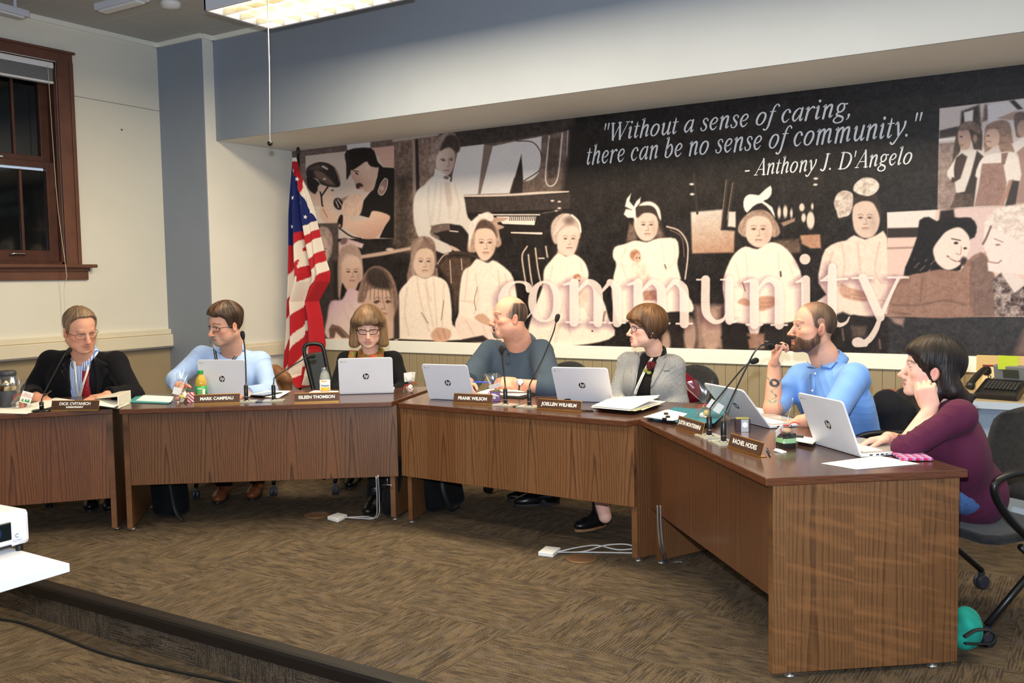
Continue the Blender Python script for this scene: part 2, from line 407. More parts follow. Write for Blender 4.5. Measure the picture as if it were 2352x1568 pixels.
wood_dk = paint('dark_red_brown_window_wood', (74, 42, 32), 0.35, 0.15, 9)
wood_md = paint('brown_window_casing', (104, 68, 54), 0.4, 0.08, 6)
win = bpy.data.objects.new('window_1', None); C.objects.link(win); win['kind'] = 'structure'
win.location = (XL, (WY0 + WY1) / 2, WZ0)
def wpart(name, boxes, m, parent=win, bevel=0.003):
 b = MB()
 for c, s_ in boxes: b.box(np.array(c) - np.array(win.location), s_)
 return b.build(name, m, parent, bevel=bevel)
yc, zc_ = (WY0 + WY1) / 2, (WZ0 + WZ1) / 2
wpart('window_casing', [((XL + 0.012, WY1 + 0.065, zc_), (0.024, 0.13, WZ1 - WZ0 + 0.02)), ((XL + 0.030, WY1 + 0.115, zc_), (0.014, 0.03, WZ1 - WZ0 + 0.02)),
 ((XL + 0.012, WY0 - 0.065, zc_), (0.024, 0.13, WZ1 - WZ0 + 0.02)), ((XL + 0.012, yc, WZ1 + 0.05), (0.024, WY1 - WY0 + 0.27, 0.09)), ((XL + 0.03, yc, WZ1 + 0.085), (0.03, WY1 - WY0 + 0.30, 0.02))], wood_md)
wpart('window_sill', [((XL + 0.035, yc, WZ0 - 0.012), (0.10, WY1 - WY0 + 0.48, 0.028))], wood_md, bevel=0.008)
wpart('window_apron', [((XL + 0.012, yc, WZ0 - 0.075), (0.024, WY1 - WY0 + 0.38, 0.10)), ((XL + 0.02, yc, WZ0 - 0.04), (0.036, WY1 - WY0 + 0.40, 0.03))], wood_md)
wpart('window_jamb', [((XL - 0.08, WY1 - 0.012, zc_), (0.16, 0.024, WZ1 - WZ0)), ((XL - 0.08, WY0 + 0.012, zc_), (0.16, 0.024, WZ1 - WZ0)), ((XL - 0.08, yc, WZ1 - 0.012), (0.16, WY1 - WY0, 0.024)), ((XL - 0.08, yc, WZ0 + 0.012), (0.16, WY1 - WY0, 0.024))], wood_dk)
def sash(z0, z1, x):
 st = 0.075
 y0, y1 = WY0 + 0.024, WY1 - 0.024
 s_ = wpart('window_sash', [((x, y1 - st / 2, (z0 + z1) / 2), (0.045, st, z1 - z0)), ((x, y0 + st / 2, (z0 + z1) / 2), (0.045, st, z1 - z0)),
  ((x, yc, z1 - 0.025), (0.045, y1 - y0 - 2 * st, 0.05)), ((x, yc, z0 + 0.045), (0.045, y1 - y0 - 2 * st, 0.09)),
  ((x, yc + 0.415, (z0 + z1) / 2), (0.03, 0.022, z1 - z0 - 0.14)), ((x, yc - 0.415, (z0 + z1) / 2), (0.03, 0.022, z1 - z0 - 0.14))], wood_dk)
 wpart('window_pane', [((x - 0.005, yc, (z0 + z1) / 2), (0.004, y1 - y0 - 2 * st, z1 - z0 - 0.14))], mat('night_pane', (10, 13, 14), 0.06, spec=0.7), s_, 0)
 return s_
zm = 2.46
sash(zm - 0.02, WZ1 - 0.024, XL - 0.115); lower = sash(WZ0 + 0.024, zm + 0.02, XL - 0.06)
lift = MB().tube(smooth_path(np.array([(XL - 0.035, 4.17, WZ0 + 0.075), (XL - 0.012, 4.18, WZ0 + 0.085), (XL - 0.012, 4.27, WZ0 + 0.085), (XL - 0.035, 4.28, WZ0 + 0.075)]) - np.array(win.location)), 0.008, 8)
lift.build('sash_lift', M['chrome'], lower, smooth=True)
lock = MB().box(np.array((XL - 0.04, 4.12, zm + 0.03)) - np.array(win.location), (0.03, 0.06, 0.02)); lock.build('sash_lock', M['chrome'], lower, bevel=0.005)
bl = thing('window_blind', 'grey slatted window blind drawn up under the window head', 'blind', (XL - 0.012, yc, WZ1 - 0.17))
b = MB().box((0, 0, 0.135), (0.05, WY1 - WY0 - 0.05, 0.045)); b.build('headrail', M['white_plastic'], bl, bevel=0.003)
b = MB()
for k in range(22): b.box((0.004 * (k % 2), 0, 0.012 + k * 0.0045), (0.045, WY1 - WY0 - 0.07, 0.0022))
b.build('slats', mat('blind_slat_grey', (150, 150, 152), 0.5), bl)
MB().box((0, 0, 0.0), (0.048, WY1 - WY0 - 0.06, 0.018)).build('bottom_rail', M['white_plastic'], bl, bevel=0.003)
cl = smooth_path([(0.035, 0.645, 0.13), (0.045, 0.65, -0.5), (0.055, 0.66, -1.0), (0.115, 0.665, -1.49), (0.115, 0.665, -1.56), (0.065, 0.67, -1.68), (0.06, 0.672, -2.2)])
MB().tube(cl, 0.0022, 6).build('pull_cord', mat('cream_cord', (222, 212, 176), 0.7), bl, smooth=True)
structure('trim_wall_seam', MB().box((XL + 0.001, 5.16, 3.03), (0.003, 0.83, 0.004), rotm(-0.012, 0, 0)), mat('plaster_seam', (120, 120, 118), 0.8))
nail = MB().ball((XL + 0.004, *at(279, 298, x=XL)[1:]), 0.008); tag(nail.build('nail', mat('grey_nail', (96, 98, 104), 0.4, 0.5), smooth=True), 'small grey nail head in the bare cream wall right of the window', 'nail')
# the arc of four desks
M['top'] = mat('dark_desk_laminate', (92, 62, 48), 0.24, coat=0.15); n = NT(M['top'])
f = n.noise(n.coord((1.2, 26, 26)), 1.6, 4, 0.6)
n.color(n.ramp(f, [(0.3, (64, 44, 36)), (0.5, (76, 52, 42)), (0.72, (84, 58, 47))]))
n.bump(n.noise(n.coord(), 500, 2), 0.03, 0.001)
M['edge'] = mat('desk_edge_banding', (86, 48, 26), 0.35, coat=0.2); n = NT(M['edge'])
n.color(n.ramp(n.noise(n.coord((3, 3, 60)), 4, 3), [(0.35, (76, 42, 24)), (0.65, (104, 60, 34))]))
M['glide'] = mat('steel_glide', (190, 190, 188), 0.3, 0.9)
W_L = wood('red_brown_oak_veneer', [(112, 70, 46), (122, 78, 50), (116, 72, 46)], (52, 30, 20), 0.27, seed=0.3)
W_2 = wood('walnut_brown_oak_veneer', [(110, 75, 50), (120, 82, 55), (113, 78, 52), (118, 77, 49)], (46, 29, 20), 0.235, seed=1.1)
W_3 = wood('golden_oak_veneer', [(122, 81, 48), (134, 92, 57), (124, 80, 47), (140, 96, 60)], (66, 40, 23), 0.215, seed=2.4)
W_4 = wood('straight_brown_veneer', [(94, 60, 38), (100, 65, 41)], (60, 36, 22), 0.31, seed=3.7, grain=0.4)
W_E = wood('quartered_end_veneer', [(112, 77, 47), (121, 85, 53), (115, 77, 46)], (70, 44, 26), 0.26, axis=1, seed=4.2, fleck=0.38, grain=0.3)
W_side = wood('side_panel_veneer', [(112, 74, 46), (122, 82, 50)], (58, 36, 22), 0.3, axis=1, seed=5.5, grain=0.4)
NDEPTH = 0.78
def seam_dir(a1, a2):
 a = (a1 + a2) / 2 + PI / 2
 return np.array([math.cos(a), math.sin(a)]) / math.cos((a1 - a2) / 2)
p462 = at(1462, 962, z=.75)
fronts = [((-6.16, 2.19), (-5.045, 3.487)), ((-4.994, 3.475), (-3.695, 4.458)), ((-3.640, 4.428), (-2.085, 4.372)), ((float(p462[0]) + 0.02, float(p462[1]) - 0.005), (-1.045, 3.351))]
angs = [math.atan2(b[1] - a[1], b[0] - a[0]) for a, b in fronts]
seams = [seam_dir(angs[0], angs[0]), seam_dir(angs[0], angs[1]), seam_dir(angs[1], angs[2]), seam_dir(angs[2], angs[3]), np.array([0.607, 0.491]) / 0.78]
labels = ['red-brown wood desk at the far left with a low front panel, behind the white projector',
   'brown wood desk with a wide grained front panel, second from the left in the arc',
   'golden-brown wood desk in the middle of the arc, below the big word on the wall',
   'dark-topped wood desk at the right with a full-height end panel facing the camera']
fr_mat = [W_L, W_2, W_3, W_4]; bot = [0.20, 0.28, 0.295, 0.29]
desks = []
for k, ((A, B), a) in enumerate(zip(fronts, angs)):
 L = math.hypot(B[0] - A[0], B[1] - A[1]); ca, sa = math.cos(a), math.sin(a)
 def loc2(v): return (v[0] * ca + v[1] * sa, -v[0] * sa + v[1] * ca)
 s0, s1 = loc2(seams[k] * NDEPTH), loc2(seams[k + 1] * NDEPTH)
 t = thing('conference_desk', labels[k], 'desk', (A[0], A[1], 0), a, 'desks in the arc'); desks.append(t)
 g = 0.008
 poly = [(g, 0), (L - g, 0), (L + s1[0] - g, s1[1]), (s0[0] + g, s0[1])]
 tp = MB().prism(poly, 0.72, 0.75)
 for i, fce in enumerate(tp.f): tp.m[i] = 0 if i == 1 else 1
 tp.build('tabletop', [M['top'], M['edge']], t, bevel=0.003)
 sb = 0.045; th = 0.03
 x0, x1 = ((0.05, L - 0.036), (0.035, L + 0.02), (-0.015, L + 0.012), (0.035, L - 0.045))[k]
 MB().box(((x0 + x1) / 2, sb + 0.012, (0.72 + bot[k]) / 2), (x1 - x0, 0.024, 0.72 - bot[k])).build('modesty_panel', fr_mat[k], t, bevel=0.002)
 for side in (0, 1):
  sd = s1 if side else s0
  ux, uy = sd[0] / sd[1], 1.0
  xx = ((L - 0.018, L - .03, L - .02)[k] if side else (.05, .018, .03)[k]) if k < 3 else (L - 0.03 if side else 0.06)
  if k == 3 and side:
   py = [(xx - 0.02 + ux * 0.028, 0.028), (xx + 0.018 + ux * 0.028, 0.028), (xx + 0.018 + ux * (NDEPTH - 0.03), NDEPTH - 0.03), (xx - 0.02 + ux * (NDEPTH - 0.03), NDEPTH - 0.03)]
  else:
   y0_, y1_ = 0.075, NDEPTH - 0.08
   if (k, side) in ((0, 1), (1, 0)): y0_ = 0.035
   dx = (-0.016 if side else 0.016)
   py = [(xx + dx - 0.016 + ux * y0_, y0_), (xx + dx + 0.016 + ux * y0_, y0_), (xx + dx + 0.016 + ux * y1_, y1_), (xx + dx - 0.016 + ux * y1_, y1_)]
  o = MB().prism(py, 0.018, 0.719).build('side_panel', W_E if (k == 3 and side) else W_side, t, bevel=0.002)
  if k == 3 and side: o['label'] = 'wide full-height end panel with rippled figure'
  for fy in (0.10, NDEPTH - 0.12):
   fx = (py[0][0] + py[1][0]) / 2 + ux * (fy - py[0][1])
   MB().lathe([(0.012, 0.018), (0.012, 0.008), (0.02, 0.006), (0.021, 0.0)], (fx, fy, 0), seg=16).build('glide', M['glide'], t, smooth=True)
# the printed photo mural on the back wall
MX0, MX1, MZ0, MZ1 = XP + 0.004, 0.55, 0.949, ZS - 0.001
class Painter:
 def __init__(s, step):
  s.nx = int((MX1 - MX0) / step); s.nz = int((MZ1 - MZ0) / step)
  X, Z = np.meshgrid(np.linspace(MX0, MX1, s.nx), np.linspace(MZ0, MZ1, s.nz), indexing='ij')
  s.X, s.Z = X, Z
  q = np.stack([X, np.full_like(X, YW), Z], -1)
  s.u, s.v = proj(q)
  s.c = np.zeros(X.shape + (3,))
  rng = np.random.RandomState(3)
  def nz(k):
   a = rng.rand(s.nx // k + 3, s.nz // k + 3)
   i = np.arange(s.nx) / k; j = np.arange(s.nz) / k
   i0, j0 = i.astype(int), j.astype(int); fi, fj = (i - i0)[:, None], (j - j0)[None]
   fi, fj = fi * fi * (3 - 2 * fi), fj * fj * (3 - 2 * fj)
   g = lambda di, dj: a[np.ix_(i0 + di, j0 + dj)]
   return (g(0, 0) * (1 - fi) + g(1, 0) * fi) * (1 - fj) + (g(0, 1) * (1 - fi) + g(1, 1) * fi) * fj
  s.n1, s.n2, s.n3, s.n4 = nz(2), nz(6), nz(18), nz(60)
 def _win(s, x0, y0, x1, y1, pad):
  cs = [at(px, py, y=YW) for px in (x0 - pad, x1 + pad) for py in (y0 - pad, y1 + pad)]
  xs = [c[0] for c in cs]; zs = [c[2] for c in cs]
  i0 = int(np.clip((min(xs) - MX0) / (MX1 - MX0) * (s.nx - 1) - 1, 0, s.nx)); i1 = int(np.clip((max(xs) - MX0) / (MX1 - MX0) * (s.nx - 1) + 2, 0, s.nx))
  j0 = int(np.clip((min(zs) - MZ0) / (MZ1 - MZ0) * (s.nz - 1) - 1, 0, s.nz)); j1 = int(np.clip((max(zs) - MZ0) / (MZ1 - MZ0) * (s.nz - 1) + 2, 0, s.nz))
  return slice(i0, i1), slice(j0, j1)
 def _put(s, w, a, c, noise=0.0):
  if a.size == 0: return
  c = np.array(c, float)
  cc = c if c.ndim == 1 else c
  t = s.c[w]
  if noise: cc = cc + ((s.n1[w] - 0.5) * 0.6 + (s.n2[w] - 0.5))[..., None] * noise
  s.c[w] = t + (cc - t) * a[..., None]
 def sd(s, P, u, v):
  P = np.array(P, float); d = np.full(u.shape, 1e9); inside = np.zeros(u.shape, bool)
  n = len(P)
  for i in range(n):
   a, b = P[i], P[(i + 1) % n]; e = b - a; L = e @ e + 1e-9
   t = np.clip(((u - a[0]) * e[0] + (v - a[1]) * e[1]) / L, 0, 1)
   d = np.minimum(d, (u - a[0] - t * e[0]) ** 2 + (v - a[1] - t * e[1]) ** 2)
   cr = ((a[1] <= v) & (b[1] > v)) | ((b[1] <= v) & (a[1] > v))
   if e[1] != 0:
    inside ^= cr & (u < a[0] + (v - a[1]) / e[1] * e[0])
  d = np.sqrt(d); return np.where(inside, -d, d)
 def poly(s, P, c, f=1.2, a=1.0, sm=0, noise=0.0, grad=None):
  P = np.array(P, float)
  if sm: P = smooth_path(P, sm, True)
  w = s._win(P[:, 0].min(), P[:, 1].min(), P[:, 0].max(), P[:, 1].max(), f + 2)
  al = np.clip(0.5 - s.sd(P, s.u[w], s.v[w]) / (2 * f), 0, 1) * a
  c = np.array(c, float)
  if grad is not None:
   c2, p0, p1 = grad; p0, p1 = np.array(p0, float), np.array(p1, float); e = p1 - p0
   t = np.clip(((s.u[w] - p0[0]) * e[0] + (s.v[w] - p0[1]) * e[1]) / (e @ e), 0, 1)[..., None]
   c = c * (1 - t) + np.array(c2, float) * t
  s._put(w, al, c, noise)
 def ell(s, cx, cy, rx, ry, c, f=1.2, a=1.0, rot=0.0, noise=0.0):
  R = max(rx, ry)
  w = s._win(cx - R, cy - R, cx + R, cy + R, f + 2)
  u, v = s.u[w] - cx, s.v[w] - cy
  cr, sr = math.cos(rot), math.sin(rot)
  p, q = (u * cr + v * sr) / rx, (-u * sr + v * cr) / ry
  d = (np.sqrt(p * p + q * q) - 1) * min(rx, ry)
  s._put(w, np.clip(0.5 - d / (2 * f), 0, 1) * a, c, noise)
 def line(s, P, c, wd=2.0, f=1.0, a=1.0, sm=6):
  P = np.array(P, float)
  if P.shape[1] == 2: P = np.c_[P, np.full(len(P), wd)]
  if sm and len(P) > 2: P = smooth_path(P, sm)
  m = P[:, 2].max()
  w = s._win(P[:, 0].min() - m, P[:, 1].min() - m, P[:, 0].max() + m, P[:, 1].max() + m, f + 2)
  u, v = s.u[w], s.v[w]; d = np.full(u.shape, 1e9)
  for i in range(len(P) - 1):
   a0, b0 = P[i], P[i + 1]; e = b0[:2] - a0[:2]; L = e @ e + 1e-9
   t = np.clip(((u - a0[0]) * e[0] + (v - a0[1]) * e[1]) / L, 0, 1)
   d = np.minimum(d, np.hypot(u - a0[0] - t * e[0], v - a0[1] - t * e[1]) - (a0[2] + t * (b0[2] - a0[2])) / 2)
  s._put(w, np.clip(0.5 - d / (2 * f), 0, 1) * a, c)
 def lines(s, Ls, c, wd=2.0, f=1.0, a=1.0):
  for L in Ls: s.line(L, c, wd, f, a)
PT = Painter(0.0042)
BK, DK, BR, TN, CRM, WHT, PK = (34, 28, 27), (50, 42, 39), (104, 84, 76), (160, 132, 116), (236, 216, 200), (240, 232, 226), (228, 200, 188)
p = PT
# dark grainy ground
p.c[:] = np.array((32, 27, 27))
p.c += ((p.n2 - 0.5) * 10 + (p.n3 - 0.5) * 12 + (p.n1 - 0.5) * 12)[..., None]
p.poly([(1960, 200), (2400, 130), (2400, 480), (1960, 600)], (34, 33, 36), 60, 0.8, noise=14)
# upper left: panelled door wall behind the piano teacher
p.poly([(668, 346), (905, 318), (905, 360), (668, 380)], (108, 90, 86), 3, noise=26)
p.poly([(668, 375), (704, 375), (704, 520), (668, 520)], (126, 108, 100), 3, noise=40)
p.poly([(796, 329), (851, 322), (851, 350), (800, 352)], (206, 200, 200), 1)
p.poly([(904, 316), (1010, 302), (1010, 575), (930, 580), (904, 560)], (118, 98, 88), 4, noise=40)
p.poly([(908, 400), (945, 400), (945, 585), (905, 585)], (62, 52, 47), 14, 0.9, noise=16)
p.poly([(902, 318), (1010, 303), (1010, 312), (902, 326)], (176, 160, 154), 2)
p.poly([(947, 322), (954, 321), (958, 520), (950, 520)], (150, 130, 122), 1.5)
p.poly([(954, 320), (961, 319), (966, 500), (958, 500)], (46, 38, 36), 1.5)
p.poly([(961, 318), (1003, 312), (1003, 420), (966, 440)], (132, 110, 100), 2, noise=36)
p.poly([(1010, 300), (1320, 268), (1320, 330), (1010, 345)], (58, 49, 47), 6, noise=18)
p.poly([(1030, 345), (1250, 310), (1310, 300), (1310, 440), (1040, 450)], (100, 84, 76), 3, noise=20)
p.poly([(1054, 338), (1113, 331), (1100, 446), (1034, 449), (1040, 400)], (206, 200, 200), 1.2)
p.poly([(1113, 331), (1130, 336), (1104, 446), (1098, 446)], (120, 102, 96), 1.5)
p.poly([(1132, 336), (1186, 324), (1245, 313), (1243, 350), (1236, 388), (1206, 414), (1200, 400), (1198, 352), (1170, 444), (1104, 446)], (208, 202, 202), 1.5, sm=0)
p.ell(1205, 370, 40, 46, (206, 200, 200), 1.5)
p.poly([(1198, 355), (1202, 410), (1200, 444), (1172, 446)], (44, 37, 35), 1.5)
p.line([(1186, 324), (1222, 326), (1240, 345), (1244, 368), (1238, 392), (1204, 415)], (64, 54, 50), 2.4)
p.poly([(1246, 313), (1310, 300), (1306, 360), (1284, 420), (1248, 432), (1238, 395), (1246, 360)], (108, 90, 82), 2, noise=26)
p.lines([[(1262, 312), (1254, 416), (1280, 413), (1292, 306)], [(1305, 300), (1302, 358)]], (206, 192, 186), 3)
p.poly([(1262, 320), (1288, 314), (1278, 408), (1258, 410)], (82, 68, 62), 2, noise=20)
p.poly([(1310, 290), (1340, 285), (1340, 460), (1290, 440), (1304, 360)], BK, 8)
p.line([(1066, 450, 4), (1170, 448, 6), (1240, 443, 6), (1306, 440, 3)], (206, 188, 178), 5)
p.poly([(1066, 455), (1310, 444), (1310, 485), (1075, 492)], (58, 49, 47), 2, noise=12)
p.line([(1075, 492), (1312, 482)], (30, 25, 25), 6)
p.line([(1100, 493), (1240, 493)], (214, 198, 190), 3)
p.poly([(1140, 497), (1232, 497), (1228, 517), (1155, 514)], (226, 212, 204), 1)
for k in range(14): p.line([(1172 + k * 4.4, 498), (1171 + k * 4.4, 506)], (52, 44, 42), 2.0, 0.7)
p.poly([(1060, 517), (1246, 518), (1246, 545), (1080, 545)], (34, 28, 27), 2)
p.line([(1175, 534, 3), (1244, 536, 5)], (226, 208, 198), 4)
for q in ((1269, 461), (1285, 463), (1285, 478), (1278, 484)): p.ell(q[0], q[1], 4, 2.2, (206, 190, 184), 1)
p.line([(1246, 490), (1290, 482)], (120, 104, 96), 1.5)
p.line([(815, 592, 8), (880, 582, 9), (945, 570, 7)], (196, 164, 146), 8, 2)
p.ell(896, 573, 9, 4, (206, 180, 164), 1.5)
# teacher at the piano
p.poly([(985, 388), (985, 372), (990, 350), (1000, 330), (1008, 315), (1022, 306), (1042, 305), (1052, 318), (1057, 338), (1050, 350), (1030, 345), (1010, 362), (1000, 384), (990, 402)], (150, 130, 122), 2, sm=5, noise=36)
p.poly([(1022, 318), (1040, 309), (1054, 322), (1056, 345), (1044, 350), (1032, 338), (1012, 345)], (62, 52, 48), 3, sm=5, noise=14)
p.poly([(1003, 362), (1012, 348), (1030, 340), (1044, 348), (1045, 372), (1038, 394), (1027, 404), (1012, 396), (1002, 384)], (176, 152, 142), 2, sm=5, grad=((206, 186, 176), (1040, 370), (1008, 370)))
p.line([(1012, 366), (1020, 364)], (110, 90, 84), 2); p.line([(1032, 364), (1040, 362)], (110, 90, 84), 2)
p.ell(1019, 368, 4, 2, (70, 58, 54), 1); p.ell(1037, 367, 3.4, 2, (70, 58, 54), 1); p.line([(1030, 366), (1033, 380), (1028, 383)], (140, 116, 106), 1.8)
p.line([(1021, 391), (1032, 391)], (120, 94, 88), 2)
p.poly([(1000, 386), (1036, 408), (1032, 420), (996, 408)], (214, 206, 202), 1.5)
p.ell(1025, 409, 6, 5, (110, 94, 88), 2)
p.poly([(998, 404), (1034, 416), (1058, 430), (1068, 460), (1076, 500), (1100, 520), (1085, 545), (1062, 520), (1046, 516), (1030, 514), (1000, 518), (990, 540), (1038, 566), (1028, 584), (996, 572), (964, 548), (952, 510), (950, 470), (957, 440), (975, 425)], (214, 208, 204), 2, sm=4, grad=((206, 192, 182), (960, 430), (1040, 580)))
for q in (([(1002, 420), (998, 460), (992, 505)]), ([(1022, 418), (1030, 470), (1034, 500)]), ([(1045, 425), (1055, 470), (1052, 505)]), ([(986, 430), (984, 470), (990, 520)]), ([(1014, 420), (1012, 470), (1008, 510)])): p.line(q, (190, 176, 170), 3, 3, 0.7)
p.poly([(1022, 416), (1034, 418), (1040, 462), (1034, 478), (1026, 470)], (186, 166, 158), 3, 0.7)
p.poly([(990, 518), (1032, 514), (1036, 530), (992, 536)], (112, 94, 86), 2, noise=24)
p.poly([(996, 536), (1050, 524), (1080, 552), (1110, 560), (1060, 590), (1036, 560)], (40, 33, 32), 2)
p.line([(1034, 530), (1052, 532)], (200, 184, 176), 3)
p.line([(1036, 566, 5), (1048, 574, 9), (1058, 580, 6)], (196, 166, 150), 6)
p.poly([(1085, 530), (1110, 508), (1132, 500), (1168, 500), (1158, 507), (1140, 513), (1158, 520), (1150, 526), (1118, 532), (1100, 545)], (178, 146, 130), 1.5, sm=3)
# helmet photo, top left
p.poly([(702, 358), (905, 335), (906, 548), (778, 548), (704, 512)], (206, 188, 178), 1)
p.poly([(795, 346), (905, 335), (906, 388), (880, 380), (860, 345)], (206, 164, 150), 2)
p.poly([(796, 347), (852, 341), (858, 352), (868, 372), (880, 384), (906, 386), (906, 548), (872, 546), (895, 496), (856, 486), (848, 500), (826, 494), (836, 460), (860, 430), (868, 404), (868, 388), (846, 380), (838, 370), (820, 384), (806, 392), (797, 388)], (26, 22, 22), 1.3)
p.poly([(806, 390), (822, 380), (838, 372), (846, 382), (870, 384), (864, 410), (858, 436), (840, 440), (832, 430), (822, 432), (815, 418), (806, 402)], (214, 180, 162), 1.6, sm=3, grad=((176, 138, 122), (840, 400), (812, 432)))
p.ell(846, 378, 7, 13, (222, 190, 172), 1.6, rot=0.3)
p.poly([(797, 346), (852, 340), (866, 366), (868, 384), (850, 380), (842, 370), (826, 381), (806, 391), (796, 376)], (24, 20, 20), 1.6, sm=3)
p.line([(818, 397), (822, 400)], (40, 32, 30), 3); p.line([(812, 392), (824, 394)], (60, 46, 42), 2)
p.poly([(818, 424), (826, 420), (834, 425), (830, 432), (820, 433)], (58, 42, 38), 1.5, sm=3); p.ell(829, 431, 3, 3, (196, 128, 112), 1)
p.poly([(884, 410), (891, 414), (888, 434), (878, 448), (870, 442), (874, 424)], (150, 118, 112), 1, sm=3); p.line([(884, 409), (891, 414), (888, 434), (878, 448), (869, 441), (875, 422), (884, 409)], (222, 206, 200), 1.5, 0.8); p.ell(878, 432, 4.5, 5, (190, 160, 150), 1)
p.poly([(796, 346), (803, 346), (806, 398), (798, 412), (796, 412)], (40, 33, 32), 1.2)
p.poly([(707, 440), (732, 425), (760, 430), (764, 470), (750, 480), (735, 480), (720, 476), (708, 500), (704, 470)], (222, 190, 174), 2, sm=3)
p.poly([(704, 390), (712, 380), (735, 372), (760, 378), (776, 396), (782, 424), (770, 430), (740, 424), (728, 410), (706, 408)], (44, 36, 36), 1.4, sm=4)
p.poly([(728, 408), (722, 392), (742, 396), (770, 424), (752, 422)], (122, 96, 86), 3, 0.9, sm=4)
p.poly([(708, 388), (730, 378), (752, 384), (726, 390)], (98, 80, 74), 4, 0.8, sm=4); p.line([(742, 382), (752, 388)], (220, 200, 192), 4, 1.5); p.ell(746, 411, 3, 2, (230, 214, 206), 1.2)
p.line([(768, 382, 2), (778, 404, 4), (780, 416, 2)], (156, 124, 112), 4, 1.4)
p.poly([(704, 408), (722, 410), (736, 424), (728, 440), (722, 445), (708, 432)], (30, 25, 25), 2, sm=3)
p.lines([[(731, 426), (738, 448), (741, 472), (748, 478)], [(754, 428), (746, 440), (739, 450)]], (28, 24, 24), 3.5)
p.ell(736, 432, 6, 8, (222, 186, 170), 1.5); p.ell(764, 437, 3, 1.6, (60, 44, 40), 1)
p.poly([(706, 474), (736, 474), (748, 512), (706, 514)], (226, 210, 200), 2)
p.lines([[(716, 482), (718, 510)], [(724, 480), (722, 506)]], (120, 100, 92), 1.2, 0.8)
p.ell(778, 468, 11, 14, (36, 30, 30), 1.6, rot=-0.4); p.lines([[(772, 462), (778, 476)], [(776, 458), (784, 470)]], (222, 204, 196), 2)
p.poly([(786, 470), (800, 452), (818, 446), (834, 450), (832, 480), (824, 494), (796, 496), (786, 488)], (214, 180, 162), 2, sm=4, noise=18); p.poly([(780, 458), (800, 450), (790, 462)], (150, 112, 104), 2)
p.poly([(734, 488), (742, 474), (760, 480), (778, 492), (800, 500), (828, 506), (848, 500), (858, 484), (896, 496), (884, 520), (864, 546), (830, 546), (790, 524), (772, 516), (745, 510)], (222, 186, 166), 1.8, sm=4, grad=((196, 152, 134), (830, 505), (850, 545)))
p.line([(742, 480), (752, 498)], (160, 118, 104), 2)
p.poly([(782, 494), (788, 496), (786, 522), (776, 520), (776, 508)], (34, 28, 28), 1.5, sm=3); p.ell(780, 518, 3.5, 4, (170, 130, 116), 1); p.line([(780, 524), (806, 542), (830, 548)], (26, 22, 22), 3)
# old man portrait below it
p.poly([(706, 514), (778, 512), (776, 692), (722, 690)], (84, 72, 68), 2, noise=14)
p.poly([(728, 536), (736, 524), (750, 524), (760, 536), (763, 556), (758, 588), (742, 616), (730, 590)], (206, 178, 166), 3, sm=4)
p.poly([(728, 536), (738, 520), (752, 524), (762, 540), (763, 572), (757, 590), (754, 560), (748, 546)], (168, 142, 132), 3, sm=4, noise=34)
p.ell(744, 578, 4, 2, (92, 74, 68), 1.4); p.line([(735, 574), (750, 571)], (130, 104, 96), 2)
p.poly([(740, 616), (752, 600), (764, 640), (766, 690), (722, 690), (735, 640)], (70, 60, 57), 4, sm=3, noise=12)
p.poly([(764, 600), (778, 600), (778, 690), (766, 690)], (44, 37, 36), 5)
p.poly([(720, 690), (760, 690), (752, 778), (735, 778)], (64, 55, 52), 6, noise=14)
p.line([(731, 694), (736, 730), (742, 776)], (196, 160, 142), 5, 3)
# girl far left, in front of the stage
p.poly([(778, 556), (800, 548), (836, 560), (832, 570), (812, 566), (790, 566), (778, 584)], (214, 182, 180), 2, noise=14)
p.ell(790, 554, 9, 7, (120, 96, 92), 2.5, rot=-0.6)
p.poly([(778, 600), (786, 570), (806, 560), (826, 574), (833, 606), (834, 640), (824, 650), (816, 665), (800, 668), (786, 650), (780, 690)], (206, 176, 164), 2.5, sm=4)
p.poly([(778, 590), (790, 566), (812, 562), (828, 582), (830, 606), (822, 590), (800, 584), (786, 600), (784, 650), (778, 680)], (176, 146, 132), 3, sm=4, noise=16)
p.poly([(787, 606), (800, 590), (822, 592), (829, 612), (824, 645), (815, 665), (800, 666), (789, 648)], (222, 188, 168), 2.5, sm=4, grad=((206, 166, 146), (800, 600), (816, 660)))
def face_marks(cx, cy, w, c=(112, 84, 74), mouth=(150, 100, 88), tilt=0.0):
 for sx in (-1, 1):
  ex, ey = cx + sx * w * 0.21, cy + sx * tilt * w * 0.2
  p.line([(ex - w * .12, ey - w * .13), (ex, ey - w * .17), (ex + w * .12, ey - w * .13)], c, w * .045, 1.4, 0.55)
  p.line([(ex - w * .10, ey), (ex, ey - w * .035), (ex + w * .10, ey)], c, w * .06, 1.2, 0.75)
  p.ell(ex, ey + w * .01, w * .05, w * .045, (58, 44, 40), 1.0, 0.85)
 p.line([(cx + w * .03, cy + w * .05), (cx + w * .07, cy + w * .27), (cx - w * .04, cy + w * .31)], c, w * .05, 1.8, 0.4)
 p.ell(cx - w * .05, cy + w * .31, w * .03, w * .02, c, 1, 0.6); p.ell(cx + w * .07, cy + w * .31, w * .03, w * .02, c, 1, 0.6)
 p.line([(cx - w * .13, cy + w * .50), (cx, cy + w * .485), (cx + w * .15, cy + w * .50)], mouth, w * .06, 1.1, 0.85)
 p.line([(cx - w * .10, cy + w * .58), (cx + w * .10, cy + w * .58)], c, w * .05, 2.0, 0.25)
 p.ell(cx + w * .38, cy + w * .25, w * .16, w * .4, c, w * .14, 0.22)
def folds(L, c=(214, 184, 164), w=3.0, a=0.65):
 for q in L: p.line(q, c, w, 2.4, a)
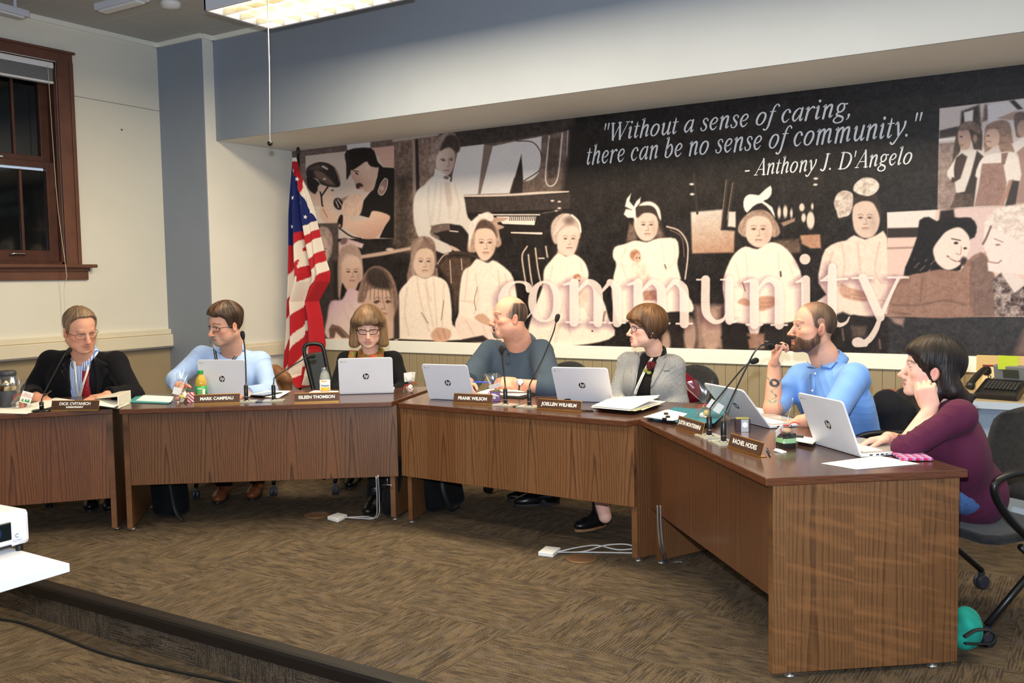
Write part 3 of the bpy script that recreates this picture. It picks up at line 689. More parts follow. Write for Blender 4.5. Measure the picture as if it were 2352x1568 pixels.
def hair_lines(pts0, pts1, k, c, wd=1.6, a=0.5):
 a0, a1 = np.array(pts0, float), np.array(pts1, float)
 for t in np.linspace(0, 1, k): p.line(a0 * (1 - t) + a1 * t, c, wd, 1.0, a)
face_marks(809, 624, 40)
p.poly([(752, 776), (752, 730), (760, 692), (786, 688), (800, 664), (824, 668), (840, 690), (838, 776)], (232, 206, 194), 2.5, sm=3, grad=((214, 178, 190), (800, 740), (765, 690)))
folds([[(800, 672), (806, 700), (836, 740)], [(784, 700), (800, 730), (810, 770)], [(820, 672), (826, 690)]])
p.poly([(758, 776), (756, 756), (764, 744), (780, 752), (800, 776), (786, 776), (772, 762), (768, 776)], (112, 86, 76), 2, sm=0)
p.line([(762, 750), (780, 752), (806, 778)], (134, 104, 92), 5, 1.5)
p.poly([(822, 680), (834, 640), (848, 618), (868, 612), (890, 622), (906, 648), (914, 690), (912, 750), (906, 776), (840, 776), (830, 700)], (206, 170, 150), 2.5, sm=4)
p.poly([(822, 690), (832, 645), (850, 616), (872, 612), (898, 630), (912, 668), (915, 730), (908, 742), (904, 700), (892, 668), (868, 662), (846, 668), (838, 690), (830, 694)], (136, 108, 94), 2.5, sm=4, noise=24)
p.poly([(848, 620), (872, 616), (892, 636), (898, 660), (884, 664), (862, 660), (850, 652), (842, 640)], (56, 46, 42), 5, sm=4, noise=12)
hair_lines([(850, 622), (838, 648), (830, 684)], [(880, 618), (900, 650), (910, 700)], 9, (84, 66, 58), 2)
face_marks(880, 692, 56); p.ell(864, 694, 5, 3, (92, 66, 56), 1.4); p.ell(892, 693, 5, 3, (92, 66, 56), 1.4)
p.poly([(905, 730), (916, 700), (920, 776), (905, 776)], (58, 48, 44), 3)
# row of seated children
DR = (240, 222, 206)
p.poly([(935, 640), (942, 600), (946, 560), (962, 545), (982, 543), (998, 556), (1003, 590), (1006, 640), (996, 642), (950, 660)], (140, 114, 102), 2, sm=4, noise=20)
hair_lines([(968, 545), (950, 570), (946, 640)], [(974, 544), (956, 580), (952, 640)], 5, (190, 164, 150), 1.6)
hair_lines([(976, 544), (996, 570), (1002, 630)], [(972, 545), (990, 580), (998, 630)], 5, (96, 76, 68), 1.6)
p.poly([(951, 600), (960, 576), (980, 570), (996, 580), (999, 610), (992, 632), (976, 638), (960, 632), (952, 618)], (214, 184, 164), 2, sm=4)
face_marks(976, 600, 42)
p.poly([(918, 776), (917, 700), (918, 670), (935, 648), (952, 632), (976, 640), (996, 634), (1020, 642), (1032, 662), (1038, 710), (1040, 745), (1062, 780), (915, 778)], DR, 2, sm=3, noise=6)
folds([[(958, 636), (966, 690), (986, 760)], [(996, 640), (1000, 690), (1004, 750)], [(980, 640), (984, 690), (996, 750)], [(936, 660), (930, 720), (940, 770)], [(1020, 650), (1018, 700), (1016, 750)], [(968, 720), (980, 742)], [(975, 650), (990, 690)]])
p.lines([[(969, 718), (984, 742)], [(1020, 690), (1014, 735)]], (112, 88, 76), 1.6, 1.0, 0.8)
p.poly([(990, 770), (1000, 754), (1016, 752), (1034, 758), (1036, 772), (1024, 784), (1000, 784)], (206, 162, 138), 2, sm=3); folds([[(1004, 760), (1012, 778)], [(1018, 756), (1024, 776)]], (160, 116, 98), 2)
p.line([(1004, 612), (1018, 590), (1046, 580), (1080, 584), (1096, 592)], (62, 50, 46), 7, 1.5)
p.line([(1005, 606), (1018, 588), (1030, 582)], (196, 172, 160), 2.2)
p.poly([(1008, 610), (1024, 590), (1080, 590), (1090, 610), (1060, 660), (1046, 720), (1038, 660)], (88, 68, 58), 5, 0.9, noise=16)
p.lines([[(1034, 598), (1037, 650)], [(1060, 594), (1062, 620)]], (206, 178, 160), 2)
p.poly([(1074, 574), (1078, 540), (1090, 510), (1106, 494), (1126, 492), (1142, 510), (1148, 540), (1152, 560), (1142, 568), (1130, 560), (1094, 578), (1086, 580)], (176, 146, 128), 2, sm=4, noise=18)
p.poly([(1092, 520), (1104, 506), (1124, 506), (1138, 524), (1142, 545), (1128, 530), (1110, 528), (1094, 540)], (88, 68, 60), 3, sm=4, noise=14)
p.poly([(1078, 520), (1092, 500), (1108, 490), (1124, 487), (1134, 498), (1128, 508), (1110, 502), (1098, 512), (1084, 545), (1078, 572)], (222, 208, 200), 2, sm=4, noise=16)
p.poly([(1091, 552), (1094, 530), (1110, 524), (1130, 528), (1140, 548), (1136, 578), (1122, 596), (1108, 598), (1098, 586), (1092, 570)], (222, 190, 170), 2, sm=4)
face_marks(1116, 557, 46)
p.poly([(1056, 778), (1054, 716), (1056, 670), (1064, 624), (1082, 610), (1096, 594), (1120, 604), (1134, 598), (1160, 614), (1180, 640), (1190, 700), (1200, 776)], DR, 2, sm=3, noise=6)
p.poly([(1098, 602), (1140, 602), (1150, 700), (1150, 730), (1090, 726)], (240, 220, 206), 8, 0.5, noise=14)
folds([[(1092, 630), (1098, 680), (1090, 720)], [(1144, 620), (1150, 680)], [(1075, 620), (1068, 690)], [(1160, 630), (1176, 690)], [(1060, 690), (1092, 694)]])
p.lines([[(1097, 660), (1090, 690), (1094, 712)]], (120, 90, 78), 1.6, 1, 0.8)
p.poly([(1090, 728), (1110, 720), (1130, 740), (1128, 752), (1108, 744)], (206, 162, 138), 2, sm=3)
p.poly([(1046, 740), (1060, 724), (1100, 740), (1180, 770), (1130, 790), (1066, 780), (1050, 764)], (236, 212, 198), 2, sm=3); folds([[(1070, 736), (1090, 770)], [(1110, 748), (1120, 780)]])
p.poly([(1063, 779), (1110, 770), (1130, 786), (1060, 786)], (46, 38, 36), 2)
p.lines([[(1211, 566), (1200, 586), (1203, 620), (1212, 670)], [(1214, 585), (1218, 622), (1224, 660)], [(1230, 570), (1236, 618), (1244, 655)], [(1254, 566), (1258, 590)]], (206, 182, 164), 3.4, 1.4)
p.line([(1238, 593), (1250, 593)], (214, 192, 178), 3)
p.poly([(1266, 535), (1268, 512), (1282, 495), (1300, 490), (1322, 498), (1334, 520), (1334, 540), (1326, 550), (1282, 560), (1272, 556)], (190, 166, 154), 2, sm=4, noise=14)
hair_lines([(1300, 492), (1282, 510), (1272, 540)], [(1308, 492), (1296, 512), (1280, 530)], 6, (228, 212, 202), 2)
p.ell(1308, 506, 12, 9, (112, 92, 84), 5, 0.8); p.line([(1314, 494), (1330, 510), (1334, 532)], (230, 216, 206), 4, 1.5)
p.poly([(1280, 560), (1284, 535), (1300, 522), (1322, 520), (1331, 535), (1328, 560), (1318, 584), (1302, 588), (1284, 578)], (222, 196, 182), 2, sm=4)
face_marks(1308, 548, 42, (140, 112, 100)); p.poly([(1284, 574), (1300, 588), (1320, 584), (1324, 596), (1300, 606), (1280, 592)], (214, 180, 164), 3, sm=3)
p.poly([(1246, 660), (1250, 620), (1264, 600), (1282, 582), (1300, 590), (1320, 584), (1342, 600), (1352, 625), (1354, 650), (1386, 690), (1398, 730), (1412, 770), (1350, 790), (1220, 796), (1212, 770), (1224, 720)], DR, 2, sm=3, noise=6)
folds([[(1270, 610), (1262, 660), (1270, 720)], [(1334, 600), (1340, 640)], [(1300, 700), (1310, 770)], [(1340, 700), (1370, 750)], [(1280, 720), (1260, 780)]], (222, 190, 176))
p.ell(1326, 637, 9, 8, (176, 122, 96), 2, noise=26); p.ell(1329, 645, 7, 9, (222, 186, 166), 2); p.ell(1331, 644, 1.6, 1.6, (70, 50, 44), 0.8)
p.poly([(1322, 655), (1345, 655), (1350, 690), (1336, 705), (1320, 690)], (228, 196, 180), 4, noise=22)
p.line([(1390, 716), (1384, 742)], (130, 104, 92), 4, 2); p.ell(1361, 760, 2, 2, (64, 48, 44), 0.8)
p.poly([(1438, 556), (1448, 520), (1454, 500), (1456, 478), (1480, 462), (1506, 464), (1518, 482), (1520, 510), (1528, 545), (1518, 556), (1500, 548), (1462, 550)], (62, 50, 46), 2.5, sm=4, noise=20)
p.poly([(1440, 556), (1446, 512), (1456, 520), (1462, 548)], (116, 92, 82), 3, noise=26); p.poly([(1510, 510), (1524, 540), (1516, 552), (1506, 540)], (112, 90, 80), 3, noise=24)
p.poly([(1456, 512), (1464, 496), (1484, 488), (1504, 492), (1512, 512), (1508, 538), (1494, 552), (1476, 552), (1462, 536)], (220, 192, 178), 2, sm=4)
p.poly([(1460, 476), (1476, 468), (1506, 474), (1514, 500), (1500, 490), (1480, 488), (1464, 500)], (56, 45, 42), 2.5, sm=4)
face_marks(1487, 516, 42); 
p.poly([(1468, 472), (1480, 464), (1498, 464), (1514, 478), (1519, 504), (1514, 500), (1506, 480), (1494, 472), (1478, 472)], (226, 214, 208), 1.5, sm=4)
p.poly([(1442, 500), (1433, 492), (1438, 480), (1452, 482), (1436, 474), (1440, 456), (1450, 444), (1446, 462), (1456, 474), (1462, 462), (1472, 453), (1470, 466), (1460, 478), (1462, 512), (1455, 500)], (228, 216, 210), 1.5)
p.poly([(1408, 650), (1410, 632), (1416, 606), (1408, 590), (1412, 568), (1436, 560), (1460, 552), (1486, 556), (1510, 548), (1552, 548), (1560, 580), (1556, 606), (1564, 640), (1560, 650), (1588, 690), (1590, 716), (1540, 716), (1440, 740), (1420, 740), (1405, 680)], DR, 2, sm=3, noise=7)
folds([[(1440, 566), (1428, 600), (1440, 640)], [(1520, 556), (1526, 600)], [(1548, 560), (1550, 600), (1530, 620)], [(1480, 640), (1470, 700)], [(1416, 606), (1440, 612)], [(1540, 660), (1580, 700)]], (224, 190, 174))
p.ell(1459, 586, 12, 13, (172, 122, 98), 2.5, noise=30); p.ell(1465, 593, 8, 11, (216, 172, 148), 2); p.ell(1463, 592, 1.4, 1.8, (60, 44, 40), 0.8); p.ell(1469, 592, 1.4, 1.8, (60, 44, 40), 0.8)
p.poly([(1450, 604), (1482, 604), (1500, 650), (1460, 660)], (236, 206, 188), 5, noise=24)
p.poly([(1476, 668), (1506, 666), (1510, 690), (1480, 690)], (176, 128, 110), 3, noise=30)
p.line([(1527, 608), (1530, 616)], (110, 84, 74), 3)
p.line([(1532, 520), (1560, 530), (1578, 556), (1580, 590), (1574, 640)], (206, 184, 172), 3.4, 1.4); p.line([(1540, 528), (1566, 545), (1572, 590)], (120, 98, 88), 2)
p.poly([(1500, 742), (1590, 720), (1640, 800), (1510, 800)], (42, 35, 33), 4, noise=12)
for q in ((1585, 770, 14, 40), (1634, 760, 20, 50), (1530, 785, 10, 26)): p.ell(*q, (196, 160, 144), 3, 0.8)
p.poly([(1587, 487), (1660, 481), (1658, 528), (1688, 530), (1686, 580), (1590, 582)], (206, 192, 182), 2.5, noise=14, grad=((176, 136, 112), (1620, 490), (1640, 580)))
p.lines([[(1594, 400), (1602, 490)], [(1672, 412), (1658, 526)], [(1686, 418), (1672, 520)]], (52, 43, 40), 5)
p.lines([[(1668, 414), (1656, 524)], [(1683, 420), (1670, 505)]], (150, 126, 114), 1.5)
p.poly([(1674, 486), (1690, 486), (1690, 522), (1672, 520)], (214, 198, 190), 2)
for q in ((1589, 423), (1590, 446), (1874, 410), (1873, 424)): p.ell(q[0], q[1], 5, 2.6, (214, 204, 198), 1.2)
for q in ((1790, 488, 4, 13), (1804, 486, 5, 14), (1818, 490, 3, 10), (1842, 476, 6, 9), (1866, 474, 3, 7), (1846, 500, 5, 10), (1862, 506, 9, 20)): p.ell(*q, (214, 196, 184), 1.6)
p.poly([(1794, 512), (1826, 500), (1826, 508), (1800, 520)], (150, 120, 106), 1.5)
p.poly([(1838, 540), (1884, 538), (1886, 570), (1862, 570), (1842, 560)], (170, 128, 104), 2, noise=18)
p.poly([(1780, 552), (1836, 548), (1840, 580), (1790, 584)], (96, 76, 66), 4, noise=24)
p.poly([(1696, 532), (1700, 510), (1718, 490), (1740, 482), (1764, 486), (1784, 510), (1792, 534), (1778, 545), (1760, 535), (1716, 545)], (168, 140, 124), 2, sm=4, noise=24)
hair_lines([(1742, 482), (1716, 500), (1702, 534)], [(1752, 484), (1780, 510), (1784, 540)], 9, (106, 84, 74), 1.8)
p.poly([(1714, 525), (1718, 506), (1736, 496), (1760, 500), (1773, 516), (1772, 545), (1758, 564), (1740, 568), (1722, 558), (1714, 542)], (222, 190, 174), 2, sm=4)
face_marks(1742, 526, 50)
p.poly([(1710, 455), (1722, 446), (1740, 448), (1746, 446), (1770, 426), (1772, 446), (1762, 458), (1754, 462), (1774, 476), (1780, 500), (1770, 484), (1750, 466), (1730, 474), (1716, 488), (1708, 474)], (230, 220, 214), 1.5, sm=2)
p.poly([(1664, 690), (1660, 650), (1672, 610), (1688, 582), (1712, 566), (1740, 572), (1770, 556), (1800, 566), (1826, 596), (1842, 636), (1846, 690), (1840, 730), (1790, 744), (1752, 744), (1740, 770), (1725, 770), (1712, 744), (1668, 736)], DR, 2, sm=3, noise=6)
folds([[(1712, 580), (1716, 630), (1706, 690)], [(1788, 580), (1790, 640)], [(1690, 600), (1700, 650)], [(1812, 600), (1830, 660)], [(1726, 690), (1732, 740)], [(1790, 690), (1786, 736)], [(1668, 650), (1690, 660)]], (224, 190, 174))
p.line([(1793, 624), (1794, 634)], (80, 60, 54), 4, 1); p.lines([[(1706, 648), (1712, 668)]], (150, 112, 96), 3)
p.poly([(1694, 694), (1706, 684), (1722, 690), (1722, 702), (1706, 700)], (200, 156, 132), 2, sm=3); p.poly([(1742, 684), (1770, 680), (1790, 690), (1776, 704), (1744, 714)], (196, 150, 126), 2.5, sm=3); folds([[(1750, 696), (1770, 694)], [(1748, 704), (1766, 704)]], (150, 106, 88), 1.8)
p.poly([(1684, 744), (1716, 746), (1726, 800), (1684, 800)], (34, 28, 28), 3); p.poly([(1754, 752), (1800, 744), (1840, 740), (1830, 800), (1756, 800)], (40, 34, 32), 3)
p.poly([(1716, 766), (1756, 766), (1756, 800), (1722, 800)], (150, 114, 98), 3, noise=20)
p.poly([(1596, 700), (1660, 700), (1660, 800), (1602, 800)], (176, 142, 126), 6, 0.8, noise=16); p.lines([[(1662, 745), (1664, 800)], [(1660, 775), (1720, 775)]], (38, 32, 30), 7, 2)
p.poly([(1958, 500), (1956, 470), (1962, 448), (1988, 440), (2010, 446), (2022, 470), (2022, 500), (2014, 490), (2000, 465), (1976, 462), (1962, 476)], (52, 44, 42), 3, sm=4, noise=12)
p.poly([(1958, 492), (1962, 472), (1980, 462), (2002, 464), (2014, 480), (2021, 505), (2014, 532), (1998, 546), (1978, 544), (1964, 530), (1959, 510)], (206, 182, 170), 2, sm=4)
face_marks(1987, 500, 48)
p.poly([(1916, 470), (1920, 450), (1934, 438), (1952, 440), (1960, 452), (1957, 480), (1950, 494), (1938, 498), (1926, 500), (1922, 486)], (196, 180, 172), 1.6, sm=4, noise=56)
p.poly([(1960, 436), (1966, 420), (1984, 408), (2006, 410), (2020, 424), (2014, 440), (1996, 450), (1974, 446)], (200, 186, 178), 1.6, sm=4, noise=56)
p.poly([(1880, 650), (1884, 610), (1896, 572), (1924, 556), (1944, 552), (1962, 540), (1988, 550), (2016, 538), (2038, 545), (2038, 725), (1990, 728), (1960, 722), (1940, 730), (1878, 726), (1874, 694), (1898, 676)], (226, 204, 192), 2, sm=2, noise=10)
folds([[(1934, 560), (1940, 600), (1936, 640)], [(1970, 556), (1976, 620)], [(2020, 556), (2010, 620), (2024, 650)], [(1912, 580), (1900, 630)], [(1924, 655), (1950, 664)], [(1996, 690), (2030, 690)]], (196, 162, 146), 3.4)
p.poly([(1930, 650), (1952, 660), (1990, 672), (1992, 690), (1960, 690), (1930, 676)], (190, 150, 132), 3, sm=3, noise=20); folds([[(1956, 676), (1984, 680)], [(1960, 684), (1986, 690)]], (140, 102, 88), 1.8)
p.poly([(1900, 730), (1936, 716), (1960, 726), (2040, 726), (2040, 800), (1900, 800)], (36, 31, 31), 3, noise=10); p.poly([(1955, 748), (1990, 748), (1990, 775), (1958, 775)], (88, 74, 68), 4, noise=16)
p.lines([[(1935, 755), (1938, 780)], [(2020, 780), (2022, 800)], [(2044, 750), (2046, 756)]], (110, 90, 82), 4, 2)
p.poly([(2040, 725), (2400, 728), (2400, 820), (2040, 815)], (46, 44, 47), 4, noise=14)
p.poly([(2042, 728), (2078, 730), (2074, 748), (2056, 742)], (150, 124, 116), 4, noise=20); p.poly([(2350, 760), (2400, 730), (2400, 820), (2330, 815)], (110, 90, 82), 8)
# brownies photo, upper right
p.poly([(2158, 249), (2420, 218), (2420, 468), (2154, 482)], (196, 184, 182), 1)
p.poly([(2157, 330), (2200, 326), (2200, 480), (2154, 482)], (140, 122, 118), 2, noise=30)
p.poly([(2158, 300), (2200, 290), (2200, 312), (2158, 318)], (70, 62, 60), 2); p.line([(2158, 322), (2198, 318)], (226, 220, 218), 4)
p.poly([(2208, 256), (2250, 240), (2254, 290), (2206, 294)], (66, 56, 54), 3, noise=26); p.poly([(2214, 258), (2236, 252), (2234, 284), (2216, 286)], (214, 206, 204), 2); p.poly([(2262, 240), (2274, 240), (2274, 274), (2256, 280)], (110, 92, 86), 3, noise=30)
p.poly([(2268, 240), (2420, 220), (2420, 300), (2330, 300), (2300, 272), (2270, 300)], (204, 198, 202), 2); p.poly([(2290, 272), (2330, 256), (2420, 250), (2420, 264), (2320, 276)], (166, 138, 128), 2)
p.poly([(2318, 232), (2330, 230), (2350, 250), (2338, 252)], (50, 44, 44), 2)
p.poly([(2188, 372), (2196, 310), (2204, 288), (2224, 280), (2244, 284), (2256, 302), (2254, 350), (2238, 346), (2230, 320), (2210, 330), (2200, 370)], (70, 58, 54), 2, sm=3, noise=18)
p.poly([(2200, 312), (2204, 298), (2222, 296), (2230, 316), (2226, 340), (2212, 344), (2204, 334)], (176, 146, 134), 1.8, sm=4); p.ell(2208, 314, 3, 1.6, (60, 48, 44), 1); p.line([(2204, 334), (2212, 333)], (120, 84, 76), 2); p.ell(2240, 318, 5, 9, (150, 120, 108), 2)
p.poly([(2204, 300), (2210, 284), (2232, 278), (2250, 290), (2250, 306), (2230, 298)], (120, 98, 90), 2, sm=3, noise=20)
p.poly([(2176, 404), (2196, 360), (2216, 346), (2250, 344), (2262, 360), (2250, 410), (2238, 446), (2198, 446), (2194, 420)], (206, 198, 196), 2, sm=2)
p.poly([(2196, 362), (2210, 352), (2222, 360), (2206, 410), (2190, 420), (2184, 418)], (66, 54, 52), 2); p.poly([(2244, 346), (2262, 362), (2244, 412), (2236, 474), (2192, 474), (2196, 444), (2216, 440), (2230, 400)], (56, 47, 46), 2)
p.poly([(2196, 444), (2236, 446), (2234, 474), (2182, 478)], (84, 70, 66), 2, noise=20)
p.poly([(2176, 392), (2190, 376), (2192, 408), (2176, 404)], (210, 202, 200), 1.5)
p.poly([(2262, 300), (2272, 284), (2296, 276), (2318, 282), (2326, 320), (2330, 352), (2300, 350), (2290, 330), (2262, 350)], (140, 114, 102), 2, sm=3, noise=24)
p.poly([(2264, 312), (2270, 298), (2290, 298), (2296, 316), (2290, 334), (2272, 338), (2264, 328)], (192, 162, 148), 1.8, sm=4); p.ell(2270, 312, 3, 1.6, (60, 48, 44), 1); p.line([(2266, 324), (2276, 326)], (130, 92, 84), 2)
p.poly([(2240, 404), (2250, 372), (2266, 356), (2300, 350), (2330, 350), (2344, 380), (2346, 416), (2310, 414), (2304, 376), (2256, 380), (2252, 408)], (214, 206, 204), 1.6, sm=2)
p.poly([(2256, 376), (2304, 374), (2312, 420), (2306, 472), (2238, 474), (2248, 430)], (140, 112, 106), 1.8, noise=12); p.poly([(2300, 352), (2316, 350), (2308, 378), (2300, 378)], (128, 102, 96), 1.5)
p.poly([(2318, 414), (2328, 412), (2322, 440), (2300, 474), (2292, 474), (2308, 440)], (160, 126, 114), 2); p.poly([(2326, 414), (2342, 416), (2334, 472), (2308, 474)], (58, 50, 49), 2)
p.poly([(2330, 264), (2350, 258), (2380, 270), (2380, 300), (2340, 316), (2332, 300)], (100, 82, 76), 2, sm=3, noise=16); p.ell(2350, 296, 14, 20, (170, 140, 128), 2); p.poly([(2326, 330), (2370, 312), (2400, 320), (2400, 470), (2332, 472), (2346, 400), (2340, 360)], (150, 124, 118), 2); p.poly([(2324, 330), (2356, 312), (2360, 330), (2332, 352)], (212, 204, 204), 2)
# lower right portrait: girl leaning to an old lady
p.poly([(2038, 488), (2420, 468), (2420, 728), (2038, 726)], (216, 186, 178), 1)
p.poly([(2038, 488), (2150, 482), (2146, 522), (2040, 524)], (214, 206, 204), 2); p.poly([(2038, 524), (2130, 522), (2126, 544), (2038, 546)], (48, 40, 40), 2); p.line([(2040, 570), (2110, 568)], (150, 124, 118), 4, 2)
p.poly([(2160, 484), (2192, 480), (2200, 560), (2150, 560)], (34, 28, 30), 3)
p.poly([(2192, 480), (2300, 474), (2270, 570), (2220, 600), (2200, 540)], (206, 182, 182), 4)
p.poly([(2076, 632), (2090, 590), (2108, 540), (2112, 506), (2134, 498), (2152, 508), (2176, 498), (2204, 500), (2230, 500), (2244, 520), (2238, 545), (2222, 556), (2206, 620), (2150, 632), (2136, 622), (2120, 634)], (22, 19, 21), 2, sm=2, noise=6)
for k in range(26): p.ell(2100 + (k * 37 % 50), 595 + (k * 23 % 30), 1.8, 1.4, (120, 100, 96), 1, 0.7)
p.poly([(2144, 570), (2160, 546), (2176, 530), (2204, 522), (2224, 540), (2228, 562), (2220, 590), (2200, 612), (2176, 620), (2154, 606), (2146, 590)], (224, 204, 198), 2, sm=4)
p.line([(2186, 548), (2206, 552)], (60, 46, 44), 2.4); p.ell(2196, 558, 5, 3, (44, 34, 34), 1); p.ell(2217, 570, 4, 2.6, (44, 34, 34), 1); p.line([(2208, 566), (2206, 584), (2196, 582)], (170, 136, 128), 2); p.line([(2176, 588), (2192, 598), (2206, 600)], (130, 84, 80), 3.4); p.line([(2180, 591), (2200, 599)], (236, 226, 222), 1.8); p.ell(2214, 600, 8, 10, (50, 40, 40), 3)
p.poly([(2038, 720), (2050, 670), (2076, 636), (2120, 626), (2160, 618), (2206, 622), (2220, 600), (2254, 578), (2276, 610), (2290, 660), (2286, 726), (2040, 726)], (142, 110, 98), 2, sm=2, noise=14)
folds([[(2050, 700), (2110, 700), (2170, 690), (2220, 700)], [(2118, 640), (2114, 690)], [(2050, 716), (2090, 722)], [(2230, 620), (2230, 700)]], (96, 74, 66), 4, 0.6); p.poly([(2228, 600), (2262, 580), (2290, 650), (2286, 726), (2236, 726)], (112, 90, 84), 4, 0.8, noise=12)
p.poly([(2266, 580), (2258, 562), (2262, 520), (2270, 500), (2290, 482), (2330, 474), (2420, 470), (2420, 640), (2340, 630), (2300, 628), (2270, 622), (2268, 604), (2272, 596)], (222, 208, 206), 2, sm=0)
p.poly([(2262, 516), (2276, 490), (2310, 474), (2420, 470), (2420, 560), (2352, 560), (2320, 540), (2280, 524)], (212, 198, 194), 4, sm=3, noise=36)
p.lines([[(2276, 520), (2266, 545), (2258, 560)]], (90, 70, 66), 4, 2); p.line([(2284, 548), (2304, 556)], (160, 130, 124), 2.4); p.ell(2292, 562, 5, 2, (120, 96, 92), 1.4); p.line([(2268, 600), (2290, 604), (2300, 598)], (150, 112, 108), 2.6)
p.poly([(2280, 640), (2300, 626), (2330, 668), (2380, 640), (2420, 640), (2420, 728), (2286, 726)], (120, 104, 102), 2, noise=110)
p.poly([(2300, 628), (2340, 632), (2360, 650), (2330, 672)], (214, 202, 200), 2)
# the big word, translucent over the picture, with a soft violet shadow
STEM, THIN = 25.0, 5.0
def shade(Ps): 
 keep = p.c; p.c = np.zeros(p.u.shape + (3,))
 for q in Ps: p.line([(x - 7, y + 4, w_ + 6) for x, y, w_ in q], (1, 1, 1), 1, 9, 0.7, sm=0)
 m_ = p.c[..., 0:1]; p.c = keep * (1 - m_ * np.array((0.36, 0.47, 0.36)))
LET = (240, 222, 214)
word = []
def arc(cx, cy, rx, ry, a0, a1, w0, w1, k=20):
 out = []
 for t in np.linspace(a0, a1, k):
  t = math.radians(t); out.append((cx + rx * math.cos(t), cy - ry * math.sin(t), w1 + (w0 - w1) * abs(math.cos(t)) ** 1.6))
 return out
def yb(x): return 738 + (x - 1200) * 0.0135
def yx(x): return 644 + (x - 1200) * 0.0
word.append([(1216, 664, 16), (1212, 654, 11), (1200, 648, 6), (1184, 648, 6), (1168, 656, 12), (1157, 676, 20), (1156, 698, 21), (1164, 720, 17), (1180, 734, 11), (1198, 735, 7), (1214, 726, 4), (1224, 712, 2)])
word.append(arc(1252, 692, 29, 45, 0, 360, 19, 5, 32))
def stemv(x, top, bot, w=21): return [(x, top, w), (x, bot, w)]
def serif(x, y, l=18, r=18): return [(x - l, y, 4.5), (x + r, y, 4.5)]
def arch_(x0, x1, bot, w=21):
 t = 648
 return [(x0 + 8, t + 22, 6), (x0 + 22, t + 6, 9), (x0 + (x1 - x0) * 0.62, t - 1, 13), (x1 - 6, t + 8, 18), (x1, t + 26, w), (x1, bot, w)]
def flag(x, t): return [(x - 24, t + 8, 4), (x - 8, t + 4, 9), (x, t + 8, 14)]
for (xa, xb, xc) in ((1319, 1374, 1418), (1466, 1520, 1572)):
 for xs in (xa, xb, xc): word.append(serif(xs, yb(xs)))
 word.append(stemv(xa, 650, yb(xa))); word.append(flag(xa, 646)); word.append(arch_(xa, xb, yb(xb))); word.append(arch_(xb, xc, yb(xc)))
xa, xb = 1621, 1676
word.append([(xa - 20, 642, 4), (xa + 8, 642, 4)]); word.append([(xa, 642, 20), (xa, 706, 20), (xa + 6, 726, 16), (xa + 22, 739, 11), (xa + 40, 734, 8), (xb - 6, 720, 6)]); word.append(stemv(xb, 642, 736, 19)); word.append([(xb - 20, 642, 4), (xb, 642, 4)]); word.append([(xb + 1, 730, 16), (xb + 10, 738, 8), (xb + 22, 733, 3)])
xa, xb = 1733, 1790
word.append(serif(xa, yb(xa))); word.append(serif(xb, yb(xb))); word.append(stemv(xa, 650, yb(xa))); word.append(flag(xa, 640)); word.append([(xa + 8, 666, 6), (xa + 22, 648, 9), (xa + 38, 642, 14), (xb - 5, 652, 18), (xb, 672, 21), (xb, yb(xb), 21)])
xa = 1851
word.append(serif(xa, 748)); word.append(stemv(xa, 642, 748, 20)); word.append([(xa - 22, 648, 4), (xa, 640, 12)]); word.append([(1849, 595, 24.5), (1849.2, 595, 24.5)])
word.append([(1912, 612, 8), (1912, 622, 20), (1912, 722, 20), (1918, 740, 14), (1930, 746, 10), (1944, 740, 6), (1951, 728, 3)]); word.append([(1886, 644, 4), (1946, 640, 5)]); word.append([(1920, 610, 3), (1902, 634, 6), (1886, 645, 3)])
word.append([(1982, 638, 20), (2022, 728, 20)]); word.append([(1958, 638, 4.5), (2006, 638, 4.5)]); word.append([(2064, 638, 7), (2046, 676, 8), (2022, 730, 10), (2012, 756, 13), (1998, 778, 14), (1984, 788, 13)]); word.append([(2040, 637, 4.5), (2086, 637, 4.5)]); word.append([(1968, 786, 22), (1974, 786, 22), (1988, 790, 12)])
fl_ = [smooth_path(q, 6) if len(q) > 2 else np.array(q, float) for q in word]
shade(fl_)
base_c = p.c.copy()
mask = np.zeros(p.u.shape)
tmp = p.c; p.c = np.zeros(p.u.shape + (3,))
for q in fl_: p.line(q, (1, 1, 1), 1, 0.9, 1.0, sm=0)
mask = p.c[..., 0:1]; p.c = tmp
p.c = p.c * (1 - mask) + (np.array(LET) * 0.86 + base_c * 0.14) * mask
p.c = np.clip(p.c + ((p.n1 - 0.5) * 9)[..., None], 4, 250)
for px in (1130, 1436, 1800, 2245):
 x = at(px, 500, y=YW)[0]; i = int((x - MX0) / (MX1 - MX0) * p.nx); p.c[i] = p.c[i] * 0.92 + 14
me = bpy.data.meshes.new('wall_mural')
nx, nz_ = p.nx, p.nz
V = np.stack([p.X - MX0, np.zeros_like(p.X), p.Z - MZ0], -1).reshape(-1, 3)
ii, jj = np.meshgrid(np.arange(nx - 1), np.arange(nz_ - 1), indexing='ij')
a0 = (ii * nz_ + jj).ravel(); F4 = np.stack([a0, a0 + nz_, a0 + nz_ + 1, a0 + 1], 1)
me.vertices.add(len(V)); me.vertices.foreach_set('co', V.ravel())
me.loops.add(F4.size); me.loops.foreach_set('vertex_index', F4.ravel().astype(np.int32))
me.polygons.add(len(F4)); me.polygons.foreach_set('loop_start', np.arange(0, F4.size, 4, dtype=np.int32))
at_ = me.color_attributes.new('print', 'FLOAT_COLOR', 'POINT')
cc = p.c.reshape(-1, 3) / 255.0
cc = np.where(cc <= 0.04045, cc / 12.92, ((cc + 0.055) / 1.055) ** 2.4)
at_.data.foreach_set('color', np.c_[cc, np.ones(len(cc))].ravel().astype(np.float32))
me.update(calc_edges=True); me.validate()
